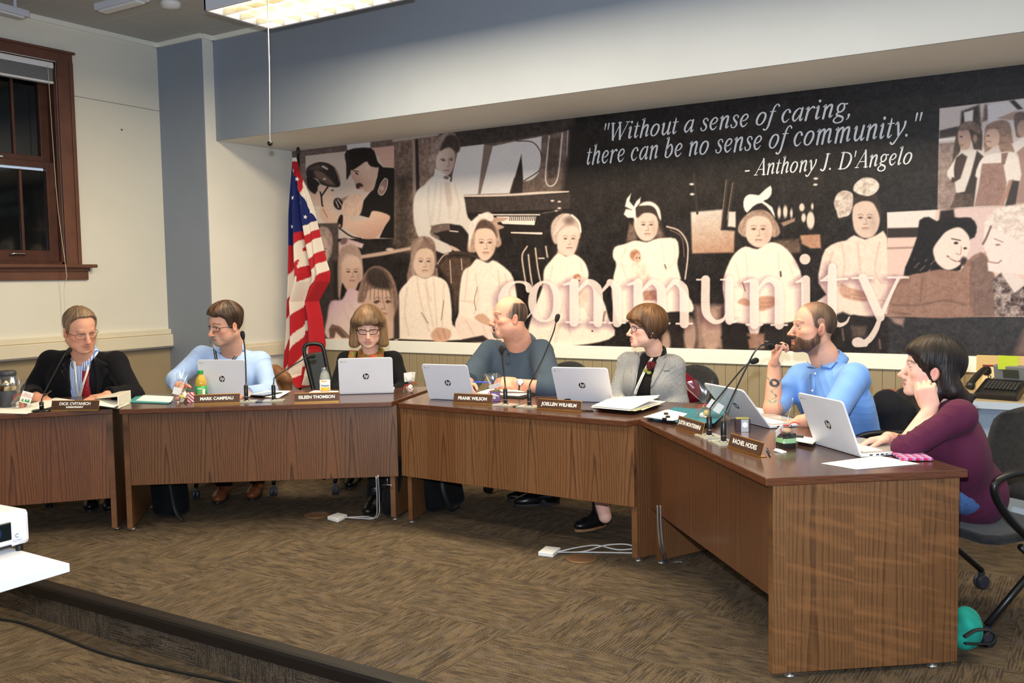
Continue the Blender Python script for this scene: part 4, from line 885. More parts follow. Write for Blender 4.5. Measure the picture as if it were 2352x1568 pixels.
mm = mat('mural_print', (200, 200, 200), 0.45, spec=0.3); n = NT(mm)
ca = n.n('ShaderNodeVertexColor'); ca.layer_name = 'print'; n.color(ca.outputs['Color'])
me.materials.append(mm)
mural = bpy.data.objects.new('wall_mural', me); C.objects.link(mural); mural.location = (MX0, YW - 0.003, MZ0)
tag(mural, 'wide sepia photo-collage mural of seated children filling the back wall under the soffit', 'mural')
del PT, p, V, F4, cc, base_c, mask
# small signed-distance modeller for people and soft things
class Prim:
 def __init__(s, f, lo, hi): s.f, s.lo, s.hi = f, np.array(lo, float), np.array(hi, float)
def ell(c, r, R=None):
 c = np.array(c, float); r = np.array(r, float); R = None if R is None else np.asarray(R, float)
 def f(p):
  q = p - c
  if R is not None: q = q @ R
  a = q / r; k0 = np.sqrt((a * a).sum(1)); b = a / r; k1 = np.sqrt((b * b).sum(1)) + 1e-9
  return np.where(k0 < 1e-4, -r.min(), k0 * (k0 - 1) / k1)
 e = r if R is None else np.sqrt(((R * r) ** 2).sum(1))
 return Prim(f, c - e, c + e)
def rc(a, b, ra, rb=None):
 a = np.array(a, float); b = np.array(b, float); rb = ra if rb is None else rb; ab = b - a; L = ab @ ab + 1e-12
 def f(p):
  q = p - a; t = np.clip(q @ ab / L, 0, 1)
  return np.sqrt(((q - t[:, None] * ab) ** 2).sum(1)) - (ra + (rb - ra) * t)
 m = max(ra, rb); return Prim(f, np.minimum(a, b) - m, np.maximum(a, b) + m)
def chain(pts, rad):
 ps = [rc(pts[i], pts[i + 1], rad[i], rad[i + 1]) for i in range(len(pts) - 1)]
 def f(p):
  d = ps[0].f(p)
  for q in ps[1:]: d = np.minimum(d, q.f(p))
  return d
 return Prim(f, np.min([q.lo for q in ps], 0), np.max([q.hi for q in ps], 0))
def rbox(c, h, r, R=None):
 c = np.array(c, float); h = np.array(h, float)
 def f(p):
  q = p - c
  if R is not None: q = q @ R
  q = np.abs(q) - (h - r); return np.sqrt((np.maximum(q, 0) ** 2).sum(1)) + np.minimum(q.max(1), 0) - r
 e = h if R is None else np.abs(R) @ h
 return Prim(f, c - e, c + e)
def half(n, d):
 n = np.array(n, float); n /= np.linalg.norm(n)
 return Prim(lambda p: d - p @ n, [-99] * 3, [99] * 3)
class SDF:
 def __init__(s): s.ops = []; s.disp = None
 def add(s, pr, k=0.01): s.ops.append(('u', pr, k)); return s
 def cut(s, pr, k=0.004): s.ops.append(('s', pr, k)); return s
 def both(s, pr, k=0.004): s.ops.append(('i', pr, k)); return s
 def __call__(s, p):
  d = np.full(len(p), 0.5); plo, phi = p.min(0), p.max(0)
  for op, pr, k in s.ops:
   pad = 0.04 + k
   if pr.hi[0] > 50 or ((plo > pr.lo - pad) & (phi < pr.hi + pad)).all(): m = slice(None); q = p
   elif (plo > pr.hi + pad).any() or (phi < pr.lo - pad).any():
    if op == 'i': d = np.maximum(d, 0.02)
    continue
   else:
    m = np.nonzero(((p > pr.lo - pad) & (p < pr.hi + pad)).all(1))[0]
    if len(m) == 0:
     if op == 'i': d = np.maximum(d, 0.02)
     continue
    q = p[m]
   v = pr.f(q); a = d[m]
   if op == 'u':
    h = np.maximum(k - np.abs(a - v), 0) / k; d[m] = np.minimum(a, v) - h * h * k * 0.25
   else:
    w = -v if op == 's' else v
    h = np.maximum(k - np.abs(a - w), 0) / k; d[m] = np.maximum(a, w) + h * h * k * 0.25
  if s.disp is not None:
   near = np.abs(d) < 0.025
   d[near] += s.disp(p[near])
  return d
 def bounds(s, pad=0.03):
  u = [o[1] for o in s.ops if o[0] == 'u']
  return np.min([q.lo for q in u], 0) - pad, np.max([q.hi for q in u], 0) + pad
def surface(f, h, lo=None, hi=None):
 if lo is None: lo, hi = f.bounds()
 lo = np.array(lo, float); B = 8
 nb = np.maximum(1, np.ceil((np.array(hi, float) - lo) / (h * B)).astype(int)); n = nb * B + 1
 ci = np.stack(np.meshgrid(*[np.arange(k) for k in nb], indexing='ij'), -1).reshape(-1, 3)
 dc = np.concatenate([f(c_) for c_ in np.array_split(lo + (ci + 0.5) * B * h, max(1, len(ci) // 3000))])
 act = ci[np.abs(dc) < B * h * 1.25 + 0.012]
 D = np.full(n, 0.5, np.float32)
 for b in ci[(dc < 0)]: D[b[0] * B:b[0] * B + B + 1, b[1] * B:b[1] * B + B + 1, b[2] * B:b[2] * B + B + 1] = -0.5
 o = np.stack(np.meshgrid(*[np.arange(B + 1)] * 3, indexing='ij'), -1).reshape(-1, 3)
 act = act[np.lexsort((act[:, 2] // 3, act[:, 1] // 3, act[:, 0] // 3))]
 for s0 in range(0, len(act), 24):
  idx = (act[s0:s0 + 24, None] * B + o[None]).reshape(-1, 3)
  D[idx[:, 0], idx[:, 1], idx[:, 2]] = f(lo + idx * h)
 S_ = D < 0
 m = np.zeros(tuple(n - 1), np.int8)
 for dx in (0, 1):
  for dy in (0, 1):
   for dz in (0, 1): m += S_[dx:n[0] - 1 + dx, dy:n[1] - 1 + dy, dz:n[2] - 1 + dz]
 cell = np.argwhere((m > 0) & (m < 8))
 cid = np.full(tuple(n - 1), -1, np.int32); cid[cell[:, 0], cell[:, 1], cell[:, 2]] = np.arange(len(cell))
 cor = np.array([(x, y, z) for x in (0, 1) for y in (0, 1) for z in (0, 1)])
 val = np.stack([D[cell[:, 0] + c[0], cell[:, 1] + c[1], cell[:, 2] + c[2]] for c in cor], 1)
 acc = np.zeros((len(cell), 3)); cnt = np.zeros(len(cell))
 for i in range(8):
  for j in range(i + 1, 8):
   if np.abs(cor[i] - cor[j]).sum() != 1: continue
   a, b = val[:, i], val[:, j]; x = (a < 0) != (b < 0)
   t = np.where(x, a / np.where(x, a - b, 1), 0)
   acc += np.where(x[:, None], cor[i] + t[:, None] * (cor[j] - cor[i]), 0); cnt += x
 V = lo + (cell + acc / cnt[:, None]) * h
 F = []
 for ax in range(3):
  e = np.zeros(3, int); e[ax] = 1; b_, c_ = [(1, 2), (2, 0), (0, 1)][ax]
  sl0 = [slice(0, n[i] - (1 if i == ax else 0)) for i in range(3)]; sl1 = [slice(1, n[i]) if i == ax else slice(0, n[i]) for i in range(3)]
  A0, A1 = S_[tuple(sl0)], S_[tuple(sl1)]
  g = np.argwhere(A0 != A1)
  g = g[(g[:, b_] > 0) & (g[:, c_] > 0) & (g[:, b_] < n[b_] - 1) & (g[:, c_] < n[c_] - 1)]
  inn = A0[g[:, 0], g[:, 1], g[:, 2]]
  q = []
  for db, dc_ in ((-1, -1), (0, -1), (0, 0), (-1, 0)):
   w = g.copy(); w[:, b_] += db; w[:, c_] += dc_
   q.append(cid[w[:, 0], w[:, 1], w[:, 2]])
  q = np.stack(q, 1); q[~inn] = q[~inn][:, ::-1]
  F.append(q)
 F = np.concatenate(F); F = F[(F >= 0).all(1)]
 return V, F
def join(parts):
 V, F, Cc, n = [], [], [], 0
 for v, f, c in parts:
  V.append(v); F.append(np.asarray(f) + n); Cc.append(np.broadcast_to(np.array(c, float), (len(v), 3))); n += len(v)
 return np.vstack(V), np.vstack(F), np.vstack(Cc)
def raw_mesh(name, V, F, m, parent=None, colors=None, loc=None):
 me = bpy.data.meshes.new(name)
 V = np.asarray(V, float)
 if loc is not None: V = V - np.array(loc, float)
 F = np.asarray(F, np.int32)
 me.vertices.add(len(V)); me.vertices.foreach_set('co', V.ravel())
 me.loops.add(F.size); me.loops.foreach_set('vertex_index', F.ravel())
 me.polygons.add(len(F)); me.polygons.foreach_set('loop_start', np.arange(0, F.size, F.shape[1], dtype=np.int32))
 me.polygons.foreach_set('use_smooth', np.ones(len(F), bool))
 if colors is not None:
  a = me.color_attributes.new('tint', 'FLOAT_COLOR', 'POINT')
  cc = np.clip(np.asarray(colors, float) / 255, 0, 1); cc = np.where(cc <= 0.04045, cc / 12.92, ((cc + 0.055) / 1.055) ** 2.4)
  a.data.foreach_set('color', np.c_[cc, np.ones(len(cc))].ravel().astype(np.float32))
 me.update(calc_edges=True)
 me.materials.append(m)
 o = bpy.data.objects.new(name, me); C.objects.link(o)
 if parent is not None: o.parent = parent
 return o
def sphere_mesh(c, r, seg=20, rings=14):
 b = MB().ball((0, 0, 0), 1.0, seg, rings)
 V = np.vstack(b.v); F = np.array([f if len(f) == 4 else (f[0], f[1], f[2], f[2]) for f in b.f])
 return V * r + np.array(c, float), F
def tinted(name, rough=0.5, spec=0.4, sss=0.0, bump=None, sheen=0.0, aniso=0.0):
 m = mat(name, (200, 180, 170), rough, spec=spec, sss=sss); n = NT(m)
 ca = n.n('ShaderNodeVertexColor'); ca.layer_name = 'tint'; n.color(ca.outputs['Color'])
 n.b.inputs['Sheen Weight'].default_value = sheen
 if bump: n.bump(n.noise(n.coord(), bump[0], 2), bump[1], 0.001)
 return m
M['skin'] = tinted('skin', 0.55, 0.28, 0.10, (700, 0.04))
M['hair'] = tinted('hair', 0.5, 0.35)
M['fabric'] = tinted('fabric', 0.85, 0.2, bump=(1100, 0.15), sheen=0.03)
M['fabric_fine'] = tinted('fine_fabric', 0.7, 0.25, bump=(1500, 0.06), sheen=0.1)
_rw = np.random.RandomState(11)
def vnoise(seed=0, n=14, lo=8, hi=40):
 r = np.random.RandomState(seed); k = r.normal(size=(n, 3)); k /= np.linalg.norm(k, axis=1)[:, None]; k *= r.uniform(lo, hi, n)[:, None]; ph = r.uniform(0, 6.28, n)
 return lambda p: np.sin(p @ k.T + ph).sum(1) / math.sqrt(n)
def march_many(f, D, t0, t1):
 t = np.full(len(D), float(t0)); live = np.ones(len(D), bool); hit = np.zeros(len(D), bool)
 for _ in range(260):
  i = np.nonzero(live)[0]
  if len(i) == 0: break
  v = f(CAM + D[i] * t[i, None])
  h_ = v < 0.0006; hit[i[h_]] = True
  t[i[~h_]] += np.clip(v[~h_] * .7, .0006, .04)
  live[i[h_]] = False; live[t > t1] = False
 return CAM + D * t[:, None], hit
def normals_at(f, P, e=0.004):
 g = np.stack([f(P + e * np.eye(3)[i]) - f(P - e * np.eye(3)[i]) for i in range(3)], 1)
 return g / (np.linalg.norm(g, axis=1)[:, None] + 1e-9)
# heads
def head_sdf(t):
 g = t.get
 jw, fat, nl, nw = g('jaw', 1.0), g('fat', 0.0), g('nose', 1.0), g('nosew', 1.0)
 f = SDF()
 f.add(ell((0, -.008, .030), (.076, .098, .092)), .01)
 f.add(ell((0, .020, -.030), (.065 + fat * .4, .066, .088)), .02)
 for s in (-1, 1):
  f.add(rc((s * .050 * jw, -.004, -.058), (s * .020 * jw, .066, -.097), .019 + fat, .017 + fat * .6), .025)
  f.add(ell((s * .046, .048, -.026), (.022 + fat * .6, .026, .020)), .02)
  f.add(ell((s * .046, .035, -.062), (.018 + fat, .03, .026)), .02)
 f.add(ell((0, .072, -.072), (.032, .024, .030)), .015)
 f.add(ell((0, .076 + g('chin', 0.0), -.103), (.019, .017, .014)), .014)
 for s in (-1, 1): f.cut(ell((s * .031, .098, .000), (.021, .020, .014)), .014)
 f.add(rc((-.030, .077, .020), (.030, .077, .020), .012), .014)
 for s in (-1, 1): f.add(rc((s * .012, .084, .019), (s * .040, .070, .022), .007, .006), .008)
 nt = .116 + .008 * (nl - 1) * 3
 f.add(rc((0, .084, .006), (0, nt - .006, -.036), .0095 * nw, .0125 * nw), .010)
 f.add(ell((0, nt - .002, -.039), (.0125 * nw, .011, .010)), .006)
 for s in (-1, 1):
  f.add(ell((s * .013 * nw, .098, -.044), (.008 * nw, .011, .0085)), .006)
  f.cut(ell((s * .0065 * nw, .106, -.0535), (.0038, .006, .004)), .003)
 op = g('open', 1.0)
 for s in (-1, 1):
  c = np.array((s * .031, .0705, .000))
  f.add(ell(c, (.0155, .0152, .0138)), .005)
  f.cut(ell(c + (0, .014, -.0012 + .0006 * op), (.0138, .012, max(.0016, .0052 * op))), .002)
 sm = g('smile', 0.3) * .008; mo = g('mouth', 0.0)
 zc = -.0715
 f.add(chain([(-.024, .081, zc + .003 + sm), (-.010, .0945, zc + .0055), (0, .0955, zc + .0045), (.010, .0945, zc + .0055), (.024, .081, zc + .003 + sm)], [.0035, .006, .0058, .006, .0035]), .006)
 f.add(chain([(-.022, .081, zc - .003 + sm - mo * .004), (-.008, .0925, zc - .0075 - mo * .012), (.008, .0925, zc - .0075 - mo * .012), (.022, .081, zc - .003 + sm - mo * .004)], [.0035, .0062, .0062, .0035]), .006)
 if mo > 0.05: f.cut(ell((0, .095, zc - mo * .004 + .001), (.020, .022, .002 + mo * .0075)), .003)
 else: f.cut(chain([(-.026, .088, zc + .001 + sm), (-.010, .101, zc - .0006), (.010, .101, zc - .0006), (.026, .088, zc + .001 + sm)], [.0016] * 4), .003)
 if g('smile', 0) > 0.5:
  for s in (-1, 1): f.cut(chain([(s * .021, .100, -.045), (s * .033, .086, -.062), (s * .034, .080, -.076)], [.0018, .0022, .0014]), .008)
 for s in (() if g('noear') else (-1, 1)):
  Re = rotm(0.12, 0, s * -0.42)
  f.add(ell((s * .080, -.012, -.012), (.0085, .0185, .031), Re), .007)
  f.cut(ell((s * .0895, -.006, -.010), (.006, .0105, .020), Re), .004)
  f.add(ell((s * .079, -.004, -.012), (.006, .006, .009)), .005)
 return f
def head_tint(P, t, seed=0):
 base = np.array(t.get('skin', (214, 166, 142)), float)
 Cc = np.tile(base, (len(P), 1)); x, y, z = P.T
 nz = vnoise(seed, 20, 60, 260)(P) * 0.5; n2 = vnoise(seed + 1, 24, 700, 1600)(P) * 0.5
 Cc += (nz * 5)[:, None]
 def blend(m, c, a=1.0): 
  nonlocal Cc
  Cc = Cc + (np.array(c, float) - Cc) * np.clip(m * a, 0, 1)[:, None]
 g3 = lambda cx, cy, cz, r: np.exp(-(((np.abs(x) - cx) ** 2 + (y - cy) ** 2 + (z - cz) ** 2) / (r * r)))
 rosy = base * (1.0, .80, .78)
 blend(g3(.045, .06, -.03, .024), rosy, .55); blend(g3(0, .115, -.038, .018), rosy, .6); blend(g3(.082, -.01, -.01, .028), rosy, .6)
 blend(g3(0, .09, .05, .04), base * 1.03, .4)
 sm = t.get('smile', 0.3) * .008; zc = -.0715 + np.abs(x) * np.abs(x) / .024 ** 2 * (sm + .002)
 lip = (np.abs(x) < .026) & (y > .074)
 up = np.exp(-((z - zc - .005) / .0042) ** 2); mo = t.get('mouth', 0.0); lw = np.exp(-((z - zc + .007 + mo * .010) / .0052) ** 2)
 lc = t.get('lips', (178, 104, 96))
 blend(np.where(lip, np.maximum(up, lw) * np.clip((.027 - np.abs(x)) / .006, 0, 1), 0), lc, t.get('lipa', .8))
 if mo < 0.05: blend(np.where(lip, np.exp(-((z - zc) / .0016) ** 2), 0), (96, 50, 46), .8)
 else: blend(np.where((np.abs(x) < .022) & (y > .06) & (y < .0905) & (np.abs(z - zc + mo * .003) < .003 + mo * .009), 1.0, 0), (70, 26, 26), .95)
 bz = .0235 + .004 * np.clip(1 - np.abs(np.abs(x) - .034) / .02, 0, 1) - np.clip(np.abs(x) - .042, 0, 1) * .35
 br = np.exp(-((z - bz) / t.get('browh', .0042)) ** 2) * (np.abs(x) > .012) * (np.abs(x) < .053) * (y > .045)
 blend(br * (0.75 + 0.5 * n2), t.get('brow', (92, 66, 50)), t.get('browa', .8))
 el = np.hypot(np.abs(x) - .031, (z - .0005 * 0) / 1.0)
 up_l = np.exp(-((z - .0046 * t.get('open', 1.0)) / .0016) ** 2) * (np.abs(np.abs(x) - .031) < .0145) * (y > .066)
 blend(up_l, (60, 42, 36), t.get('lash', .6))
 if 'beard' in t:
  for bc, fn, st in t['beard']:
   blend(fn(x, y, z) * (0.8 + 0.5 * n2 + 0.2 * nz), bc, st)
 return np.clip(Cc, 4, 255)
def sstep(a, b, v): q = np.clip((v - a) / (b - a), 0, 1); return q * q * (3 - 2 * q)
def eye_parts(t):
 out = []
 gx, gz = t.get('gaze', (0, 0))
 for s in (-1, 1):
  c = (s * .031, .0705, .000); V, F = sphere_mesh(c, .0126)
  d = (V - c) / .0126; gd = np.array((math.sin(gx) * math.cos(gz), math.cos(gx) * math.cos(gz), math.sin(gz)))
  a = np.degrees(np.arccos(np.clip(d @ gd, -1, 1)))
  col_ = np.where((a < 13)[:, None], (16, 12, 12), np.where((a < 29)[:, None], t.get('iris', (84, 66, 50)), (226, 220, 214)))
  out.append((V, F, col_))
 return out
# hands
def hand(f, wrist, to, back, thumb_side, curl=(.5, .5, .5, .5), spread=0.05, thumb=(.5, .3), sc=1.0, each=None):
 W_ = np.array(wrist, float); X = np.array(to, float); X /= np.linalg.norm(X)
 N = np.array(back, float); N -= X * (N @ X); N /= np.linalg.norm(N)
 Y = np.array(thumb_side, float); Y -= X * (Y @ X) + N * (Y @ N); Y /= np.linalg.norm(Y)
 R = np.stack([X, Y, N], 1)
 f.add(rbox(W_ + X * .050 * sc, np.array((.046, .040, .0145)) * sc, .013 * sc, R), .012)
 f.add(rc(W_ + (X * .018 + Y * .022 - N * .006) * sc, W_ + (X * .045 + Y * .030 - N * .010) * sc, .016 * sc, .014 * sc), .012)
 L = ((.040, .025, .020), (.044, .028, .022), (.041, .026, .021), (.032, .020, .018))
 tips = []
 for i, (oy, ln) in enumerate(zip((.029, .0098, -.0098, -.028), L)):
  p = W_ + (X * (.090 - (.006 if i in (0,) else .010 if i == 3 else 0)) + Y * oy) * sc
  c = curl[i]; yaw = spread * (1.5 - i); ang = 0.0
  cs = (c * .9, c * 1.1, c * .7) if each is None else each[i]
  pts, rad = [p - X * .012 * sc, p], [.0096 * sc, .0095 * sc]
  for j in range(3):
   ang += cs[j]
   d = (X * math.cos(yaw) + Y * math.sin(yaw)) * math.cos(ang) - N * math.sin(ang)
   p = p + d * ln[j] * sc; pts.append(p); rad.append((.0088, .0080, .0066)[j] * sc)
  f.add(chain(pts, rad), .004); tips.append(p)
 p = W_ + (X * .022 + Y * .034 - N * .006) * sc
 a, b = thumb
 d = X * math.cos(a) + Y * math.sin(a) - N * .25; d /= np.linalg.norm(d)
 pts, rad = [p, p + d * .040 * sc], [.0135 * sc, .0105 * sc]
 d2 = d * math.cos(b) + (X * .9 - Y * .5 - N * .5) * math.sin(b); d2 /= np.linalg.norm(d2)
 pts.append(pts[-1] + d2 * .030 * sc); rad.append(.0098 * sc)
 d3 = d2 * math.cos(b * .8) + (X * .7 - Y * .7 - N * .5) * math.sin(b * .8); d3 /= np.linalg.norm(d3)
 pts.append(pts[-1] + d3 * .024 * sc); rad.append(.0078 * sc)
 f.add(chain(pts, rad), .008)
 return tips, pts[-1]
# bodies
def horiz(v): v = np.array(v, float); v[2] = 0; return v / np.linalg.norm(v)
def look(pos, yaw, pitch):
 fw = horiz(np.array(pos) - CAM); rt = np.cross(fw, (0, 0, 1.0)); y, p = math.radians(yaw), math.radians(pitch)
 return (-fw * math.cos(y) + rt * math.sin(y)) * math.cos(p) + np.array((0, 0, 1.0)) * math.sin(p)
class Person: pass
def torso(f, q, inf=0.0, k=.07):
 N, SL, SR, Pv = q.neck, q.sl, q.sr, q.pel
 U = N - Pv; U /= np.linalg.norm(U)
 Lx = SL - SR; w = np.linalg.norm(Lx); Lx = Lx / w
 Fy = np.cross(U, -Lx); Fy /= np.linalg.norm(Fy)
 if Fy @ q.front < 0: Fy = -Fy
 Uz = np.cross(Lx, Fy); Uz *= np.sign(Uz @ U)
 R = np.stack([Lx, Fy, Uz], 1); ft = q.fat
 mid = (SL + SR) / 2
 for S_ in (SL, SR): f.add(rc(N - U * .045 - Fy * .012, S_, .042 + inf, .048 + inf), k)
 f.add(ell(mid - U * .14 + Fy * .012, np.array((w * .50 + .02, .112 * (1 + .5 * (ft - 1)), .20)) + inf, R), k)
 f.add(ell(mid * .45 + Pv * .55 + Fy * .03 * ft, np.array((w * .42 * ft, .118 * ft, .21)) + inf, R), k)
 f.add(ell(Pv, np.array((.175 * ft, .13 * ft, .14)) + inf, R), k)
 for s in (-1, 1): f.add(ell(mid + Lx * s * w * .22 - U * .12 + Fy * .075, np.array((.08, .05 + q.bust, .075)) + inf, R), k)
 q.U, q.L, q.F, q.R, q.w, q.mid = U, Lx, Fy, R, w, mid
 return f
def wrinkle(seed, amp, q, lo=18, hi=70):
 n2 = vnoise(seed + 3, 8, 8, 22); n3 = vnoise(seed + 5, 8, 6, 16)
 segs = []
 for S_, E_, W_ in ((q.sl, q.el, q.wl), (q.sr, q.er, q.wr)):
  if E_ is not None:
   segs.append((S_, E_))
   if W_ is not None: segs.append((E_, W_))
 def d(p):
  w = n2(p); t = n3(p); best = np.full(len(p), 9.0); ph = np.zeros(len(p)); near = np.zeros(len(p))
  for i, (a, b) in enumerate(segs):
   ab = b - a; L = np.linalg.norm(ab); u = ab / L; s_ = np.clip((p - a) @ u, 0, L)
   r = np.linalg.norm(p - a - s_[:, None] * u, axis=1); m = r < best
   best[m] = r[m]; ph[m] = (s_[m] + .020 * w[m]) * 78 + 4.5 * t[m] + 9 * i
   e = np.minimum(s_, L - s_); near[m] = .35 + .9 * np.exp(-(e[m] / .06) ** 2)
  arm = best < .10
  x = (p - q.mid) @ q.R
  tr = (x[:, 2] * 46 + np.abs(x[:, 0]) * 60 + 2.6 * w + 2.0 * t)
  v = np.where(arm, np.sin(ph), np.sin(tr)); v = 1 - np.abs(v); v = v * v - .3
  k_ = np.where(arm, near, .45 + .35 * np.clip(t, -1, 1)) * np.clip(.45 + .7 * w, .0, 1.4)
  return -.62 * amp * v * k_
 return d
def make_person(name, label, spec):
 q = Person(); g = spec.get
 P3 = lambda t: np.array(t[1]) if isinstance(t[0], str) else at(t[0], t[1], d=t[2])
 q.head = P3(spec['head']); q.neck = P3(spec['neck']); q.sl, q.sr = P3(spec['sl']), P3(spec['sr'])
 q.el, q.er, q.wl, q.wr = [P3(spec[k]) if k in spec else None for k in ('el', 'er', 'wl', 'wr')]
 q.front = horiz(spec['front']); q.fat = g('fat', 1.0); q.bust = g('bust', 0.0)
 q.pel = P3(spec['pel']) if 'pel' in spec else np.array((*(q.neck[:2] - q.front[:2] * g('lean', .14)), .54))
 q.hs = g('hs', 1.06)
 fd = look(q.head, spec['yaw'], spec['pitch'])
 R = frame(fd)
 a = math.radians(g('roll', 0)); Rr = np.array([[math.cos(a), 0, math.sin(a)], [0, 1, 0], [-math.sin(a), 0, math.cos(a)]])
 R = R @ Rr
 q.HR = np.stack([-R[:, 0], R[:, 1], R[:, 2]], 1); q.face = spec['face']
 q.to_head = lambda p: (np.asarray(p) - q.head) @ q.HR / q.hs
 q.from_head = lambda p: np.asarray(p) * q.hs @ q.HR.T + q.head
 root = thing('person', label, 'person', (*q.pel[:2], 0)); q.root = root; q.loc = np.array((*q.pel[:2], 0.0))
 hf = head_sdf(q.face)
 nb = q.to_head(q.neck)
 nr = g('neckr', .056)
 hf.add(rc((0, -.018, -.065), nb * .5 + np.array((0, -.022, -.065)) * .5, nr * .92, nr), .028)
 hf.add(rc(nb * .5 + np.array((0, -.022, -.065)) * .5, nb + (0, 0, -.03), nr, nr * 1.12), .02)
 q.hf = hf
 lo = np.minimum((-.11, -.13, -.15), nb - .07); hi = np.maximum((.11, .15, .14), nb + .07)
 V, F = surface(hf, .0021, lo, hi)
 V0 = V.copy(); tint = head_tint(V, q.face, g('seed', 0))
 parts = [(V, F, tint)] + eye_parts(q.face)
 if q.face.get('teeth'):
  tv = surface(SDF().add(ell((0, .078, -.0665), (.0175, .0125, .0048)), .001), .0018); parts.append((*tv, (236, 228, 214)))
 V, F, tint = join(parts); V = q.from_head(V); F = F[:, ::-1]
 bf = SDF(); torso(bf, q, -0.016, .04)
 for S_, E_, W_ in ((q.sl, q.el, q.wl), (q.sr, q.er, q.wr)):
  if E_ is None: continue
  bf.add(rc(S_, E_, .052 * g('arm', 1.0), .043 * g('arm', 1.0)), .04)
  if W_ is not None: bf.add(rc(E_, W_, .043 * g('arm', 1.0), .029 * g('arm', 1.0)), .02)
 if 'hands' in spec: spec['hands'](bf, q)
 for W_, E_, sd, key in ((q.wl, q.el, 1, 'dl'), (q.wr, q.er, -1, 'dr')):
  if key in g('plain', ()): hand(bf, W_, (W_ - E_) / np.linalg.norm(W_ - E_) - np.array((0, 0, .15)), np.array((0, 0, 1.0)), -q.L * sd, curl=(.3, .35, .4, .45), sc=q.hs * .97)
 fl = horiz(q.front)
 q.hipl, q.hipr = q.pel + q.L * .09, q.pel - q.L * .09
 q.kl, q.kr = [h_ + fl * .40 + np.array((0, 0, .02)) for h_ in (q.hipl, q.hipr)]
 if 'feet' in spec:
  fw2 = fl[:2]; dv = np.array(g('foot', fw2), float); dv = dv / np.linalg.norm(dv)
  q.toes = [np.array(at(a_, b_, z=0)[:2]) for a_, b_ in spec['feet']]
  spec['al'], spec['ar'] = [tuple(t_ - dv * .24) for t_ in q.toes]; q.footdir = dv
 q.al = np.array((*spec['al'], .11)) if 'al' in spec else np.array((*(q.kl + fl * .02)[:2], .11))
 q.ar = np.array((*spec['ar'], .11)) if 'ar' in spec else np.array((*(q.kr + fl * .02)[:2], .11))
 if 'kl' in spec: q.kl = np.array(spec['kl'], float)
 if 'kr' in spec: q.kr = np.array(spec['kr'], float)
 if 'alz' in spec: q.al[2] = spec['alz']
 for h_, k_, a_ in ((q.hipl, q.kl, q.al), (q.hipr, q.kr, q.ar)):
  bf.add(rc(h_, k_, .082, .058), .05); bf.add(rc(k_, a_, .056, .038), .03)
 BV, BF = surface(bf, .0042)
 skin = np.array(q.face.get('skin', (214, 166, 142)), float) * (1.0, .97, .95)
 bt = np.clip(skin + (vnoise(5, 20, 40, 160)(BV) * 4)[:, None], 0, 255)
 if 'bodytint' in spec: bt = spec['bodytint'](BV, bt, q)
 V, F, tint = join([(V, F, tint), (BV, BF, bt)])
 o = raw_mesh('body', V, F, M['skin'], root, tint, q.loc); o['label'] = 'bare skin of face, neck and hands'
 q.bf = bf
 return q
class Shell:
 def __init__(s, q, th, strands=.0012, seed=1, flow=(1, .3, .3)):
  t = dict(q.face); t['noear'] = True; s.b = head_sdf(t); s.th = th
  s.n = vnoise(seed, 26, 350, 1000); s.n2 = vnoise(seed + 1, 12, 60, 200); s.a = strands; s.fl = np.array(flow, float); s.extra = []
 def flowed(s, p):
  r = np.hypot(p[:, 0], p[:, 1] + .03) + .008
  return np.stack([p[:, 0] / r * .085, (p[:, 1] + .03) / r * .085, (p[:, 2] - r) * .09], 1)
 def add(s, pr, k=.02): s.extra.append(('u', pr, k)); return s
 def cut(s, pr, k=.01): s.extra.append(('s', pr, k)); return s
 def __call__(s, p):
  d = s.b(p); th = s.th(*p.T); w = s.flowed(p)
  d = d - th; nz = np.zeros(len(p)); m = np.abs(d) < .05
  nz[m] = s.n(w[m]) + .8 * s.n2(w[m])
  d = d - nz * s.a * np.clip(th / .008, 0, 1)
  for op, pr, k in s.extra:
   v = pr.f(p)
   if op == 'u': v = v - nz * s.a * 1.3
   if op == 's': v = -v
   h = np.maximum(k - np.abs(d - v), 0) / k
   d = np.minimum(d, v) - h * h * k * .25 if op == 'u' else np.maximum(d, v) + h * h * k * .25
  return d
def hair(q, th, color, name='hair', streak=.16, seed=1, h=.0024, flow=(1, .3, .3), strands=.0012, extra=(), fade=0, box=((-.125, -.15, -.17), (.125, .15, .165)), fn=None):
 f = Shell(q, th, strands, seed, flow)
 for op, pr, k in extra: (f.add if op == 'u' else f.cut)(pr, k)
 V, F = surface(f, h, *box)
 w = f.flowed(V); s_ = f.n(w) * .6 + f.n2(w) * .6
 c = np.array(color, float)
 cc = c * (1 + streak * s_[:, None])
 if fn is not None: cc = fn(V, cc, s_)
 if fade: cc = cc + (np.array(q.face['skin'], float) * .96 - cc) * np.clip(1 - th(*V.T) / fade + .15 * s_, 0, 1)[:, None]
 return raw_mesh(name, q.from_head(V), F[:, ::-1], M['hair'], q.root, np.clip(cc, 3, 255), q.loc)
def hairline(ys, zs, soft=.010, top=.012, side=.006, wide=.0):
 ys, zs = np.array(ys), np.array(zs)
 def th(x, y, z):
  zl = np.interp(y, ys, zs) + wide * np.abs(x) * (y > .03)
  m = sstep(-soft * .4, soft, z - zl)
  t = side + (top - side) * sstep(.0, .08, z)
  return t * m - .003 * (1 - m)
 return th
def cap(t=.012, back=True):
 return ell((0, -.012, .033), (.076 + t, .098 + t, .090 + t))
